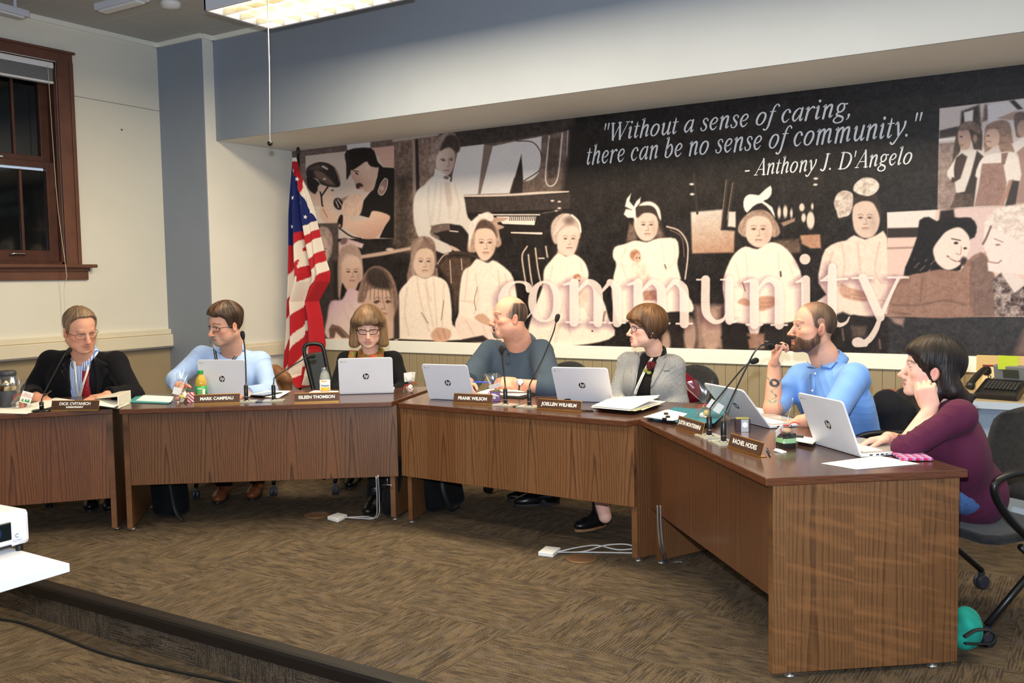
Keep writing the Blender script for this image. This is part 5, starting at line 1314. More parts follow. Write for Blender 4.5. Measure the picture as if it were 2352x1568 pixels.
def glasses(q, c=(20, 18, 18), w=.026, hgt=.0165, r=.0016, round_=3.0, metal=False, lens=True, y=.094, z=-.004, name='glasses'):
 b = MB()
 for s in (-1, 1):
  a = np.linspace(0, 2 * PI, 40)
  cx = s * .0325
  pts = [(cx + w * math.copysign(abs(math.cos(u)) ** (2 / round_), math.cos(u)), y - .006 * abs((cx + w * math.cos(u)) / .06) ** 2 * 3, z + hgt * math.copysign(abs(math.sin(u)) ** (2 / round_), math.sin(u))) for u in a]
  b.tube(pts, r, 6, cap=False)
  b.tube(smooth_path([(s * (.0325 + w), y - .012, z + .006), (s * .074, y - .03, z + .007), (s * .081, .03, z + .004), (s * .082, -.005, z + .002), (s * .080, -.02, z - .012)], 5), r * 1.15, 6)
 b.tube(smooth_path([(-.0325 + w, y - .001, z + .004), (0, y + .004, z + .007), (.0325 - w, y - .001, z + .004)], 5), r * 1.1, 6)
 for v in range(len(b.v)): b.v[v] = q.from_head(b.v[v]) - q.loc
 m = mat(name + '_frame', c, 0.3, 0.9 if metal else 0.0)
 return b.build(name, m, q.root, smooth=True)
# clothing helpers
def garment(q, name, color, inf=.012, sleeves=True, cuff=None, k=.045, amp=.005, seed=3, h=.0048, neck_r=.070, neck_up=.0, cutter=None, sl_r=(.060, .053, .043), colorfn=None, matl='fabric', hem=None, lo_cut=None):
 f = SDF(); torso(f, q, inf, k)
 for S_, E_, W_, cf in ((q.sl, q.el, q.wl, (cuff or {}).get('l', .92)), (q.sr, q.er, q.wr, (cuff or {}).get('r', .92))):
  if not sleeves or E_ is None: continue
  u_ = (W_ - E_) / np.linalg.norm(W_ - E_); e = E_ + (W_ - E_) * cf
  def capped(pr, e=e, u_=u_): return Prim(lambda p: np.maximum(pr.f(p), (p - e) @ u_), pr.lo, pr.hi)
  up_ = rc(S_, E_, sl_r[0], sl_r[1])
  f.add(rc(S_, S_ + (E_ - S_) * .88, sl_r[0], sl_r[1]) if cf < .1 else up_, .035)
  if cf > .05: f.add(capped(rc(E_, e + u_ * .05, sl_r[1], sl_r[1] + (sl_r[2] - sl_r[1]) * min(1, cf + .1))), .022 if cf >= .3 else .012)
 up = (q.head - q.neck); up /= np.linalg.norm(up)
 f.cut(rc(q.neck + q.U * neck_up, q.neck + up * .14 + q.F * .02, neck_r, neck_r + .03), .008)
 if cutter: cutter(f)
 f.disp = wrinkle(seed, amp, q)
 V, F = surface(f, h)
 c = np.array(color, float)
 nz = vnoise(seed + 9, 16, 20, 90)(V)
 cc = np.tile(c, (len(V), 1)) * (1 + .02 * nz[:, None])
 if colorfn: cc = colorfn(V, cc)
 o = raw_mesh(name, V, F, M[matl], q.root, np.clip(cc, 3, 255), q.loc)
 return f, o
def on_many(f, pts, off=.003, lo=2.0, hi=9.0):
 P, ok = march_many(f, np.array([ray(a, b) for a, b in pts]), lo, hi)
 N = normals_at(f, P); return P + N * off, N, ok
def on(f, px, py, off=.003, lo=2.0, hi=9.0):
 P, N, ok = on_many(f, [(px, py)], off, lo, hi)
 return (P[0], N[0]) if ok[0] else (None, None)
def drape(q, f, path, width, name, m, off=.004, thick=.0018, n=5, lo=2.5, smooth=4, text=None, tcol=None, tsize=.010):
 pts = smooth_path([(a, b, 0) for a, b in path], n)[:, :2]
 P, N, ok = on_many(f, pts, off, lo); P, N = P[ok], N[ok]
 for _ in range(smooth):
  P[1:-1] = (P[:-2] + 2 * P[1:-1] + P[2:]) / 4; N[1:-1] = (N[:-2] + 2 * N[1:-1] + N[2:]) / 4
 N /= np.linalg.norm(N, axis=1)[:, None]
 w = np.interp(np.linspace(0, 1, len(P)), np.linspace(0, 1, len(width)), width) if isinstance(width, (list, tuple)) else width
 o = MB().ribbon(P - q.loc, N, w).build(name, m, q.root, smooth=True, solid=thick, off=0)
 if text:
  s_ = np.r_[0, np.cumsum(np.linalg.norm(np.diff(P, axis=0), axis=1))]
  V, F = text_mesh(text, tsize, 'LEFT'); V = V * (1.0, 1, 1); x = V[:, 0] - V[:, 0].min() + .006
  k = (x < s_[-1] - .004)
  Q = np.stack([np.interp(x, s_, P[:, i]) for i in range(3)], 1); NN = np.stack([np.interp(x, s_, N[:, i]) for i in range(3)], 1)
  T = np.gradient(P, axis=0); T = np.stack([np.interp(x, s_, T[:, i]) for i in range(3)], 1)
  B = np.cross(NN, T); B /= np.linalg.norm(B, axis=1)[:, None]
  VV = Q + B * V[:, 1:2] + NN * (thick * .5 + .0007) - q.loc
  F = [f_ for f_ in F if all(k[i] for i in f_)]
  if F: MB().add(VV, F).build('lettering', tcol or M['black'], o)
 return o
def drape_poly(q, f, poly, name, m, off=.004, thick=.003, step=5.0, lo=2.5, k=.4):
 P = np.array(poly, float); x0, y0 = P.min(0); x1, y1 = P.max(0)
 c = P.mean(0); rings = 7; n = 44
 per = []
 L = np.r_[0, np.cumsum(np.linalg.norm(np.diff(np.vstack([P, P[:1]]), axis=0), axis=1))]
 PP = np.vstack([P, P[:1]])
 for t in np.linspace(0, L[-1], n, endpoint=False):
  i = np.searchsorted(L, t, 'right') - 1; u = (t - L[i]) / (L[i + 1] - L[i]); per.append(PP[i] * (1 - u) + PP[i + 1] * u)
 per = np.array(per); rs = np.linspace(1, 0.02, rings)
 pp = (c + (per[None] - c) * rs[:, None, None]).reshape(-1, 2)
 W_, _, ok = on_many(f, pp, off, lo); c3 = on(f, c[0], c[1], off, lo)[0]
 if c3 is None: c3 = W_[ok].mean(0)
 W_[~ok] = c3; G = W_.reshape(rings, n, 3)
 b = MB().sheet(np.transpose(G, (1, 0, 2)) - q.loc, closed_u=True)
 return b.build(name, m, q.root, smooth=True, solid=thick, off=0)
def collar(q, m, r=.066, gap=22, stand=.034, leaf=.044, point=.03, name='collar', lift=.034, drop=.0):
 up = (q.head - q.neck) * .5 + q.U * np.linalg.norm(q.head - q.neck) * .5; up /= np.linalg.norm(up)
 F_ = q.F - up * (q.F @ up); F_ /= np.linalg.norm(F_); L_ = np.cross(F_, up); L_ *= np.sign(L_ @ q.L)
 c0 = q.neck + q.U * lift - F_ * .004
 rows = []
 for a in np.radians(np.linspace(gap, 360 - gap, 50)):
  fr = (1 + math.cos(a)) / 2
  d = F_ * math.cos(a) * 1.05 + L_ * math.sin(a)
  base = c0 - F_ * 0 + up * (.0 - .030 * fr ** 2 - drop * fr)
  pt = point * max(0, fr - .75) / .25
  rows.append([base + d * r * 1.02, base + d * r * .98 + up * stand, base + d * (r * .98 + .004) + up * (stand + .003), base + d * (r + .018) + up * (stand - leaf * .5), base + d * (r + .028 + pt * .4) + up * (stand - leaf - pt) + F_ * pt * .3])
 return MB().sheet(np.array(rows) - q.loc).build(name, m, q.root, smooth=True, solid=.0022, off=0)
def trousers(q, color, seed=7, ext=0.0):
 f = SDF()
 for h_, k_, a_ in ((q.hipl, q.kl, q.al), (q.hipr, q.kr, q.ar)):
  f.add(rc(h_, k_, .086, .072), .03); f.add(rc(k_, a_ - np.array((0, 0, ext)), .072, .062), .04)
 f.add(ell(q.pel, np.array((.165 * q.fat, .125 * q.fat, .12)), q.R), .05)
 f.disp = wrinkle(seed, .006, q)
 V, F = surface(f, .007)
 nz = vnoise(seed, 16, 200, 600)(V)
 return raw_mesh('trousers', V, F, M['fabric'], q.root, np.clip(np.array(color, float) * (1 + .05 * nz[:, None]), 3, 255), q.loc)
def shoe(q, toe, heel, color, m=None, name='shoe', h=.075, w=.046, boot=0.0, sole=(30, 26, 24), z0=.0):
 t, e = np.array((*toe, z0)), np.array((*heel, z0)); d = t - e; L = np.linalg.norm(d); d /= L; s_ = np.array((-d[1], d[0], 0)); z = np.array((0, 0, 1.0))
 R = np.stack([d, s_, z], 1); f = SDF()
 f.add(ell(e + d * (L - .075) + z * .034, (.080, w, .034), R), .02); f.add(ell(e + d * .055 + z * .042, (.062, w * .80, .046), R), .03)
 f.add(rc(e + d * .06 + z * .06, e + d * (L - .09) + z * .045, .042, .032), .03)
 f.add(rc(e + d * .045 + z * .06, e + d * .040 + z * (h + boot), .043, .042), .02)
 f.cut(half((0, 0, -1), -(z0 + .012)), .003)
 f.cut(rc(e + d * .04 + z * (h + boot - .004), e + d * .04 + z * (h + boot + .2), .034, .036), .003)
 V, F = surface(f, .0045)
 m = m or mat('shoe_leather', color, .32)
 o = MB(); 
 so = raw_mesh(name, V, F, m, q.root, None, q.loc)
 b = MB(); P = []
 for a in np.linspace(0, 2 * PI, 28, endpoint=False):
  x = math.cos(a); P.append(((L / 2 + x * (L / 2 + .004)), math.sin(a) * (w * (.98 if x > 0 else .82))))
 V2 = np.array([(e + d * px_ + s_ * py_)[:2] - q.loc[:2] for px_, py_ in P])
 b.prism(V2, z0, z0 + .016); b.build('sole', mat('shoe_sole', sole, .6), so, bevel=.003)
 return so
# the seven people
SK1, SK2 = (206, 150, 122), (216, 168, 148)
F1 = (.758, -.652, 0); F2 = (.603, -.798, 0); F3 = (-.22, -.97, 0); F4 = (-.74, -.67, 0)
Z = np.array((0, 0, 1.0))
LANY_W = mat('white_lanyard', (222, 222, 218), .7); LANY_B = mat('black_lanyard', (24, 26, 28), .7); INK = mat('dark_ink', (40, 42, 46), .7); PALE = mat('pale_ink', (205, 208, 208), .7)
CREST = 'Olympia School District   '
def stripes(name, L, c1, c2, period, duty=.5, loc=(0, 0, 0)):
 m = mat(name, c1, .75, spec=.2); n = NT(m)
 tc = n.n('ShaderNodeTexCoord'); dp = n.n('ShaderNodeVectorMath', operation='DOT_PRODUCT'); n.link(tc.outputs['Object'], dp.inputs[0]); dp.inputs[1].default_value = tuple(np.array(L) / period)
 fr = n.math('FRACT', n.math('ADD', dp.outputs['Value'], 50.0))
 n.color(n.ramp(fr, [(0, c1), (duty - .08, c1), (duty, c2), (.92, c2), (1.0, c1)]))
 return m
def shoes(q, color, heel=.30, **kw):
 for t_ in q.toes: shoe(q, t_, t_ - q.footdir * heel, color, **kw)
def open_front(q, half_top, half_bot, z0, z1, x0=0.0):
 def cutter(f):
  def d(p):
   l = (p - q.mid) @ q.R
   w = half_bot + (half_top - half_bot) * np.clip((l[:, 2] - z0) / (z1 - z0), 0, 1.2)
   return np.maximum(np.maximum(np.abs(l[:, 0] - x0) - w, -.02 - l[:, 1]), z0 - l[:, 2])
  f.cut(Prim(d, q.mid - .45, q.mid + .45), .006)
 return cutter
def lapels(q, fj, polys, m, off=.006):
 for pl in polys: drape_poly(q, fj, pl, 'lapel', m, off, .004)
def leaves(q, f, polys, m):
 nk = SDF().add(rc(q.neck, q.head, .060, .050), .01)
 for pl in polys: drape_poly(q, lambda p_: np.minimum(f(p_), nk(p_)), pl, 'collar_leaf', m, .010, .0035)
# 1. dark suit, red tie
def hands1(f, q):
 hand(f, q.wr, q.front * .45 + q.L * .85 - Z * .30, Z + q.front * .55, q.front * .8 - Z * .5, curl=(.5, .62, .75, .8), thumb=(.3, .5), sc=1.08)
p1 = make_person('person', 'man in a dark suit, striped shirt and red tie, smiling down at the desk', dict(
 head=(184, 757, 6.28), yaw=24, pitch=-18, roll=4, hs=1.17, neck=(197, 824, 6.42), sl=(266, 834, 6.40), sr=(117, 831, 6.48), el=(306, 908, 6.30), wl=(246, 908, 6.12), er=(72, 902, 6.48), wr=(84, 912, 6.17),
 front=F1, fat=1.08, lean=.22, neckr=.060, arm=1.1, hands=hands1, plain=('dl',), feet=((250, 1178), (205, 1176)),
 face=dict(skin=(204, 152, 130), smile=.8, open=.35, jaw=1.06, fat=.003, nose=.95, nosew=1.0, brow=(150, 116, 90), browa=.5, lips=(172, 104, 92), lipa=.6, iris=(80, 80, 90), gaze=(0, -.5))))
q = p1
hair(q, hairline((-.11, -.06, -.03, -.012, .004, .022, .034, .055, .09), (-.062, -.058, -.03, .012, -.012, .0, .058, .090, .103), top=.014, side=.006, wide=.02), (112, 92, 74), streak=.22, fn=lambda V, c, s_: c + sstep(.03, -.04, V[:, 2])[:, None] * (np.array((92, 84, 78)) - c) * .6)
glasses(q, (40, 32, 30), w=.027, hgt=.0155, r=.0012, z=-.006)
fsh, osh = garment(q, 'shirt', (214, 222, 240), inf=.006, sleeves=False, amp=.002, neck_r=.062, h=.006)
osh.data.materials[0] = stripes('blue_striped_shirt', q.L, (222, 228, 242), (92, 130, 206), .0115, .48)
co = collar(q, osh.data.materials[0], r=.062, gap=16, stand=.040, leaf=.040, point=.032); co['label'] = 'blue striped collar'
fj, oj = garment(q, 'suit_jacket', (13, 13, 19), inf=.030, amp=.005, neck_r=.078, cutter=open_front(q, .078, .072, -.6, .0, .034), cuff=dict(l=.95, r=.90), sl_r=(.074, .068, .055), seed=21)
navy = cloth('navy_suit_cloth', (14, 14, 20), (9, 9, 14), 1200, .12)
lapels(q, fj, [[(161, 826), (166, 826), (171, 870), (172, 914), (163, 900), (154, 872), (142, 852), (152, 846), (144, 838)], [(222, 822), (217, 824), (222, 870), (221, 914), (230, 900), (240, 868), (252, 850), (242, 844), (250, 836)]], navy)
dots = mat('red_tie_silk', (166, 28, 44), .45); n = NT(dots)
vo = n.n('ShaderNodeTexVoronoi'); vo.inputs['Scale'].default_value = 95; vo.inputs['Randomness'].default_value = 0.0; n.link(n.coord(), vo.inputs['Vector'])
n.color(n.ramp(vo.outputs['Distance'], [(0.0, (226, 170, 176)), (0.16, (226, 170, 176)), (0.22, (160, 26, 42)), (1.0, (160, 26, 42))]))
drape(q, fsh, [(196, 813), (198, 826), (201, 868), (204, 925)], [.052, .030, .040, .056, .070, .084], 'necktie', dots, .012, .006)
drape(q, fsh, [(186, 914), (181, 893), (176, 845), (170, 822)], .015, 'lanyard', LANY_W, .020, .0015, text=CREST, tcol=INK, tsize=.011)
drape(q, fsh, [(186, 914), (193, 886), (204, 853), (209, 819)], .015, 'lanyard', LANY_W, .022, .0015, text=CREST, tcol=INK, tsize=.011)
trousers(q, (24, 24, 30)); 
shoes(q, (14, 13, 14))
# 2. light-blue shirt, goatee, glasses
def hands2(f, q):
 hand(f, q.wr, q.front * .8 - Z * .35 + q.L * .1, -q.L * .8 + Z * .5, q.L * .3 + Z * .9, curl=(.35, .42, .5, .55), thumb=(.75, .2), sc=1.06)
gt = lambda x, y, z: np.clip(sstep(.030, .020, np.abs(x)) * sstep(-.078, -.090, z) * sstep(.03, .055, y) + sstep(.034, .026, np.abs(x)) * sstep(.017, .024, np.abs(x)) * sstep(-.052, -.060, z) * (y > .05) + sstep(.028, .020, np.abs(x)) * np.exp(-((z + .0585) / .005) ** 2) * (y > .06), 0, 1)
p2 = make_person('person', 'man in a light blue button-down shirt and glasses turned to the man in the suit', dict(
 head=(518, 744, 6.42), yaw=-60, pitch=-12, roll=-4, hs=1.12, neck=(531, 810, 6.58), sl=(598, 829, 6.64), sr=(463, 818, 6.54), el=(618, 900, 6.52), wl=(560, 905, 6.2), er=(404, 872, 6.42), wr=(413, 888, 6.28),
 front=F2, fat=1.08, lean=.2, neckr=.062, arm=1.05, hands=hands2, plain=('dl',), feet=((577, 1150), (498, 1158)), seed=4,
 face=dict(skin=(206, 158, 136), smile=.1, jaw=1.05, fat=.002, nose=1.05, nosew=1.0, brow=(70, 52, 42), lips=(176, 108, 98), iris=(70, 60, 50), gaze=(.15, -.2), beard=[((170, 158, 146), gt, .6), ((120, 100, 88), lambda x, y, z: sstep(-.03, -.06, z) * sstep(-.03, .0, y), .16)])))
q = p2
hair(q, lambda x, y, z: gt(x, y, z) * .0035 - .0015, (150, 138, 126), 'goatee', seed=8, fade=.0025, strands=.0008)
hair(q, hairline((-.11, -.06, -.03, -.014, .004, .020, .036, .06, .09), (-.066, -.060, -.022, .012, -.022, -.012, .044, .070, .074), top=.024, side=.010), (52, 38, 30), streak=.25, seed=5, strands=.0009, flow=(.35, 1, .5),
  extra=[('u', ell((.015, .035, .098), (.055, .055, .026)), .03)], fn=lambda V, c, s_: c * (1 + .5 * sstep(.06, .11, V[:, 2])[:, None] * (s_[:, None] > .3)))
glasses(q, (26, 22, 22), w=.026, hgt=.0145, r=.0018, z=-.006)
f2, o2 = garment(q, 'dress_shirt', (158, 184, 226), inf=.012, amp=.008, neck_r=.066, seed=31, cuff=dict(l=.9, r=.86), matl='fabric_fine', sl_r=(.070, .062, .050))
sh2 = cloth('light_blue_cotton', (166, 190, 230), (150, 176, 220), 1500, .08)
collar(q, sh2, r=.068, gap=70, stand=.036, leaf=.046, point=.0)
leaves(q, f2, [[(541, 754), (552, 764), (550, 790), (545, 814), (523, 800), (536, 782), (540, 768)], [(487, 794), (500, 790), (511, 803), (504, 812), (494, 806)]], sh2)
drape(q, f2, [(516, 800), (512, 830), (508, 870), (506, 905)], .034, 'placket', sh2, .003, .002)
for py in (812, 838, 864):
 p_, n_ = on(f2, 512 - (py - 812) * .06, py, .006)
 if p_ is not None: MB().ball(p_ - q.loc, .0055, 10, 6).build('button', M['white_plastic'], q.root, smooth=True)
drape(q, f2, [(492, 798), (496, 820), (500, 840)], .018, 'lanyard', LANY_B, .007, .0015, text='Olympia School District', tcol=PALE, tsize=.012)
fc2 = lambda p_: np.minimum(f2(p_), rc(q.neck, q.head, .064, .054).f(p_))
drape(q, fc2, [(524, 846), (532, 834), (540, 820), (546, 796), (550, 768)], .018, 'lanyard', LANY_B, .017, .0015, text='Olympia School District', tcol=PALE, tsize=.012)
trousers(q, (52, 46, 42), 12)
shoes(q, (112, 62, 38), w=.050)
# 3. woman in black with a coloured scarf
p3 = make_person('person', 'woman with a brown bob and black-rimmed glasses, black top and green-orange scarf', dict(
 head=(846, 751, 6.60), yaw=-2, pitch=-15, roll=0, hs=1.09, neck=(852, 812, 6.72), sl=(903, 827, 6.74), sr=(796, 827, 6.74), el=(930, 894, 6.66), wl=(890, 900, 6.48), er=(772, 894, 6.66), wr=(805, 900, 6.48),
 front=F2, fat=1.0, bust=.02, lean=.12, neckr=.050, arm=.95, plain=('dl', 'dr'), feet=((843, 1188), (800, 1124)), foot=(.45, -.9), seed=9,
 face=dict(skin=(222, 178, 158), smile=.0, open=.28, jaw=.95, nose=.95, nosew=.95, brow=(128, 92, 66), browa=.55, lips=(178, 108, 104), lipa=.7, gaze=(0, -.5))))
q = p3
bob = lambda V, c, s_: np.array((100, 77, 56)) * (1 + .20 * s_[:, None]) + (sstep(.03, .075, np.abs(V[:, 0])) * sstep(.05, -.06, V[:, 2]))[:, None] * np.array((18, 14, 8))
hair(q, hairline((-.11, .0, .05, .07, .10), (-.05, -.02, .02, .046, .040), top=.026, side=.018), (100, 77, 56), streak=.2, seed=9, strands=.0008, flow=(1, .6, .10), fn=bob, box=((-.15, -.16, -.18), (.15, .15, .17)),
  extra=[('u', rc((s * .082, .0, .035), (s * .094, .008, -.105), .030, .034), .03) for s in (-1, 1)] + [('u', ell((0, -.045, -.02), (.104, .078, .125)), .04), ('u', chain([(-.068, .050, .050), (-.035, .080, .060), (.0, .090, .066), (.035, .080, .060), (.068, .050, .050)], [.018, .013, .012, .013, .018]), .03), ('s', ell((0, .115, -.050), (.066, .115, .092)), .012), ('s', rc((0, -.02, -.09), (0, -.03, -.22), .052, .062), .01), ('s', half((0, -.1, -1), .128), .012)])
glasses(q, (16, 15, 17), w=.0255, hgt=.0150, r=.0024, z=-.004, round_=3.6)
f3, o3 = garment(q, 'black_cardigan', (14, 15, 18), inf=.012, amp=.004, neck_r=.066, seed=41, sl_r=(.060, .054, .044))
scm = mat('silk_scarf', (150, 96, 60), .55); n = NT(scm)
f_ = n.noise(n.coord((1, 1, 1.6)), 22, 3, .55, .8)
n.color(n.ramp(f_, [(.30, (64, 58, 74)), (.40, (186, 84, 52)), (.48, (196, 104, 66)), (.56, (96, 116, 40)), (.66, (132, 128, 60)), (.78, (92, 104, 52))])); n.bump(n.noise(n.coord((60, 60, 20)), 2, 3), .4, .004)
rows = []
for a in np.linspace(0, 2 * PI, 56):
 fr = (1 + math.cos(a)) / 2; d = q.F * math.cos(a) * 1.05 + q.L * math.sin(a); w_ = 1 + .06 * math.sin(7 * a)
 rows.append([q.neck + d * (.058 + .004 * math.sin(5 * a)) + q.U * (.048 - .030 * fr), q.neck + d * (.084 + .012 * fr) * w_ + q.U * (.040 - .036 * fr), q.neck + d * (.098 + .022 * fr + .006 * math.sin(9 * a)) + q.U * (.012 - .046 * fr), q.neck + d * (.100 + .030 * fr) * w_ + q.U * (-.020 - .070 * fr), q.neck + d * (.094 + .036 * fr) - q.U * (.040 + .110 * fr * (1 + .15 * math.sin(6 * a)))])
MB().sheet(np.array(rows) - q.loc).build('scarf', scm, q.root, smooth=True, solid=.005, sub=1, off=0)
drape(q, f3, [(820, 790), (812, 810), (806, 835), (800, 868)], [.05, .055, .06, .05], 'scarf_tail', scm, .012, .006)
ear_ = mat('ear_stud', (200, 200, 205), .2, 1.0)
trousers(q, (20, 20, 23), 13, ext=.02)
shoes(q, (16, 15, 16), .27, boot=.06)
# 4. laughing man in the slate polo
def hands4(f, q):
 hand(f, q.wl, -q.L * .95 + q.front * .25 + Z * .12, q.front * .75 + Z * .65, Z * .8 - q.front * .4, curl=(.55, .6, .7, .8), thumb=(.3, .35), sc=1.12)
 hand(f, q.wr, q.L * .55 + q.front * .7 - Z * .15, q.front * .3 + Z * .7 - q.L * .4, Z * .6 + q.L * .6, curl=(.6, .7, .8, .8), thumb=(.4, .4), sc=1.1)
gt4 = lambda x, y, z: np.clip(sstep(.030, .020, np.abs(x)) * sstep(-.080, -.092, z) * sstep(.02, .05, y) + sstep(.036, .028, np.abs(x)) * sstep(.018, .025, np.abs(x)) * sstep(-.050, -.058, z) * (y > .05) + sstep(.030, .022, np.abs(x)) * np.exp(-((z + .056) / .0055) ** 2) * (y > .06), 0, 1)
p4 = make_person('person', 'laughing balding man with a goatee in a slate blue polo shirt, holding a blue pen', dict(
 head=(1170, 729, 6.22), yaw=-74, pitch=2, roll=2, hs=1.13, neck=(1197, 797, 6.40), sl=(1242, 808, 6.32), sr=(1127, 808, 6.48), el=(1266, 893, 6.00), wl=(1186, 882, 6.02), er=(1084, 862, 6.30), wr=(1073, 884, 6.12),
 front=F3, fat=1.24, lean=.16, neckr=.074, arm=1.2, hands=hands4, feet=((1182, 1162), (1166, 1150)), foot=(-.75, -.66), seed=14,
 face=dict(skin=(212, 158, 136), smile=1.3, open=.45, mouth=.9, teeth=True, jaw=1.12, fat=.007, nose=.95, nosew=1.05, brow=(78, 60, 50), lips=(178, 96, 90), iris=(60, 46, 36), gaze=(0, 0), beard=[((118, 104, 94), gt4, .75), ((120, 96, 84), lambda x, y, z: sstep(-.02, -.05, z) * sstep(-.03, .0, y), .14)])))
q = p4
hair(q, lambda x, y, z: gt4(x, y, z) * .0040 - .0015, (128, 118, 110), 'goatee', seed=15, fade=.003, strands=.0008, streak=.3)
hair(q, lambda x, y, z: (sstep(.066, .012, y + .55 * (z - .02) * (z > .02)) * sstep(-.010, .006, z - np.interp(y, (-.11, -.06, -.03, -.012, .006, .03), (-.066, -.06, -.028, .012, -.010, .0))) * sstep(.098, .075, z)) * .0055 - .0024, (58, 48, 42), streak=.25, seed=16, fade=.0035, strands=.0006, flow=(.5, .3, 1),
  fn=lambda V, c, s_: c + (sstep(-.01, .03, V[:, 1]) * sstep(.05, .0, V[:, 2]))[:, None] * (np.array((120, 110, 102)) - c) * .6)
stripe_lo = {}
def polo_col(V, cc):
 z = (V - q.mid) @ q.U + (V - q.mid) @ q.L * .03; fr = ((V - q.mid) @ q.F) > .02; inn = np.abs((V - q.mid) @ q.L) < q.w * .47
 band = lambda a, b: (z < a) & (z > b) & fr & inn
 cc[band(-.205, -.262)] = (34, 44, 60)
 for a in (-.207, -.228, -.246): cc[band(a, a - .006)] = (96, 112, 128)
 return cc
f4, o4 = garment(q, 'polo_shirt', (62, 75, 90), inf=.014, k=.055, amp=.006, neck_r=.082, seed=51, colorfn=polo_col, cuff=dict(l=.42, r=.75), sl_r=(.086, .080, .064), h=.0042)
sh4 = cloth('slate_polo_knit', (62, 73, 88), (54, 64, 78), 1400, .12)
collar(q, sh4, r=.080, gap=80, stand=.030, leaf=.046, point=.0)
leaves(q, f4, [[(1199, 746), (1214, 752), (1212, 780), (1196, 803), (1176, 796), (1190, 775)], [(1141, 776), (1152, 786), (1164, 799), (1158, 806), (1146, 804), (1138, 790)]], sh4)
drape(q, f4, [(1160, 796), (1163, 812), (1168, 836)], .032, 'placket', sh4, .003, .002, lo=4)
for py in (813,):
 p_, n_ = on(f4, 1168, py, .006, 4)
 if p_ is not None: MB().ball(p_ - q.loc, .006, 10, 6).build('button', M['black'], q.root, smooth=True)
d = q.el - q.wl; d /= np.linalg.norm(d); wc = q.wl + d * .028; b = MB(); RW = frame(d)
b.lathe([(.035, -.010), (.037, -.010), (.037, .010), (.035, .010)], wc - q.loc, np.stack([RW[:, 0], RW[:, 2], RW[:, 1]], 1), 28)
wa = b.build('wrist_watch', M['rubber'], q.root, smooth=False)
fn_ = CAM - wc; fn_ /= np.linalg.norm(fn_); fn_ = fn_ - d * (fn_ @ d); fn_ /= np.linalg.norm(fn_); fn_ = fn_ + Z * .5; fn_ /= np.linalg.norm(fn_)
RF = frame(fn_, d); RL = np.stack([RF[:, 0], RF[:, 2], RF[:, 1]], 1)
MB().lathe([(.021, .034), (.022, .040), (.021, .045), (.017, .046)], wc - q.loc, RL, 24).build('watch_case', M['chrome'], wa, smooth=True)
MB().lathe([(.0165, .0455), (.0165, .0466)], wc - q.loc, RL, 24).build('watch_dial', M['white_plastic'], wa)
trousers(q, (30, 36, 52), 14)
shoes(q, (18, 17, 18))
# 5. woman in the grey blazer
p5 = make_person('person', 'woman with short auburn hair in a grey blazer with a dark red flower brooch', dict(
 head=(1484, 752, 5.98), yaw=-72, pitch=0, roll=0, hs=1.05, neck=(1508, 815, 6.08), sl=(1548, 842, 6.00), sr=(1443, 834, 6.16), el=(1560, 925, 5.98), wl=(1505, 960, 5.85), er=(1414, 915, 6.12), wr=(1450, 955, 5.95),
 front=(-.30, -.95, 0), fat=1.0, bust=.018, lean=.06, neckr=.049, arm=1.0, al=tuple(at(1390, 1190, z=.1)[:2]), ar=tuple(at(1372, 1160, z=.1)[:2]), kl=(-2.75, 5.15, .50), plain=('dl', 'dr'), seed=19,
 face=dict(skin=(228, 182, 164), smile=.9, open=.8, jaw=.92, nose=.95, nosew=.85, brow=(120, 82, 56), browa=.6, lips=(196, 108, 104), lipa=.75, iris=(90, 100, 90), gaze=(0, 0))))
q = p5
pix = lambda V, c, s_: np.array((94, 66, 42)) * (1 + .22 * s_[:, None]) + sstep(.03, -.05, V[:, 2])[:, None] * (np.array((70, 50, 44)) - np.array((94, 66, 42))) * .9 + (sstep(.06, .1, V[:, 2]) * (s_ > .4))[:, None] * np.array((16, 11, 5))
hair(q, hairline((-.12, -.06, -.02, .012, .03, .05, .07, .10), (-.085, -.085, -.060, -.035, .0, .020, .042, .046), top=.026, side=.015), (94, 66, 42), streak=.2, seed=20, strands=.0008, flow=(.8, .5, .3), fn=pix,
  extra=[('u', ell((0, -.035, .035), (.094, .098, .095)), .03), ('u', rc((.060, .065, .052), (-.045, .083, .062), .017, .020), .03), ('u', rc((.074, .015, .02), (.076, -.005, -.055), .014, .008), .02), ('u', rc((-.074, .015, .02), (-.076, -.005, -.055), .014, .008), .02), ('u', rc((.05, .09, .05), (.066, .06, .016), .010, .006), .012), ('s', rc((0, -.012, -.085), (0, -.03, -.2), .050, .06), .008)])
glasses(q, (34, 46, 66), w=.025, hgt=.0170, r=.0020, z=-.005, round_=2.6)
MB().ball(q.from_head((.084, -.004, -.046)) - q.loc, .004, 8, 6).build('earring', M['chrome'], q.root, smooth=True)
f5a, o5a = garment(q, 'black_turtleneck', (20, 20, 22), inf=.008, sleeves=False, k=.06, amp=.003, neck_r=.054, seed=61, neck_up=.03)
tm_ = cloth('black_knit', (22, 22, 24), (15, 15, 17), 900, .2)
rows = []
for a in np.linspace(0, 2 * PI, 40):
 d = q.F * math.cos(a) + q.L * math.sin(a); fr = (1 + math.cos(a)) / 2
 rows.append([q.neck + d * r_ + q.U * (u_ - .02 * fr) for r_, u_ in ((.072, -.03), (.060, .01), (.056, .04), (.060, .052), (.064, .045), (.066, .02))])
MB().sheet(np.array(rows) - q.loc).build('turtleneck_collar', tm_, q.root, smooth=True, solid=.003, off=0)
wool = lambda V, cc: cc * (1 + .10 * vnoise(77, 20, 500, 1500)(V))[:, None]
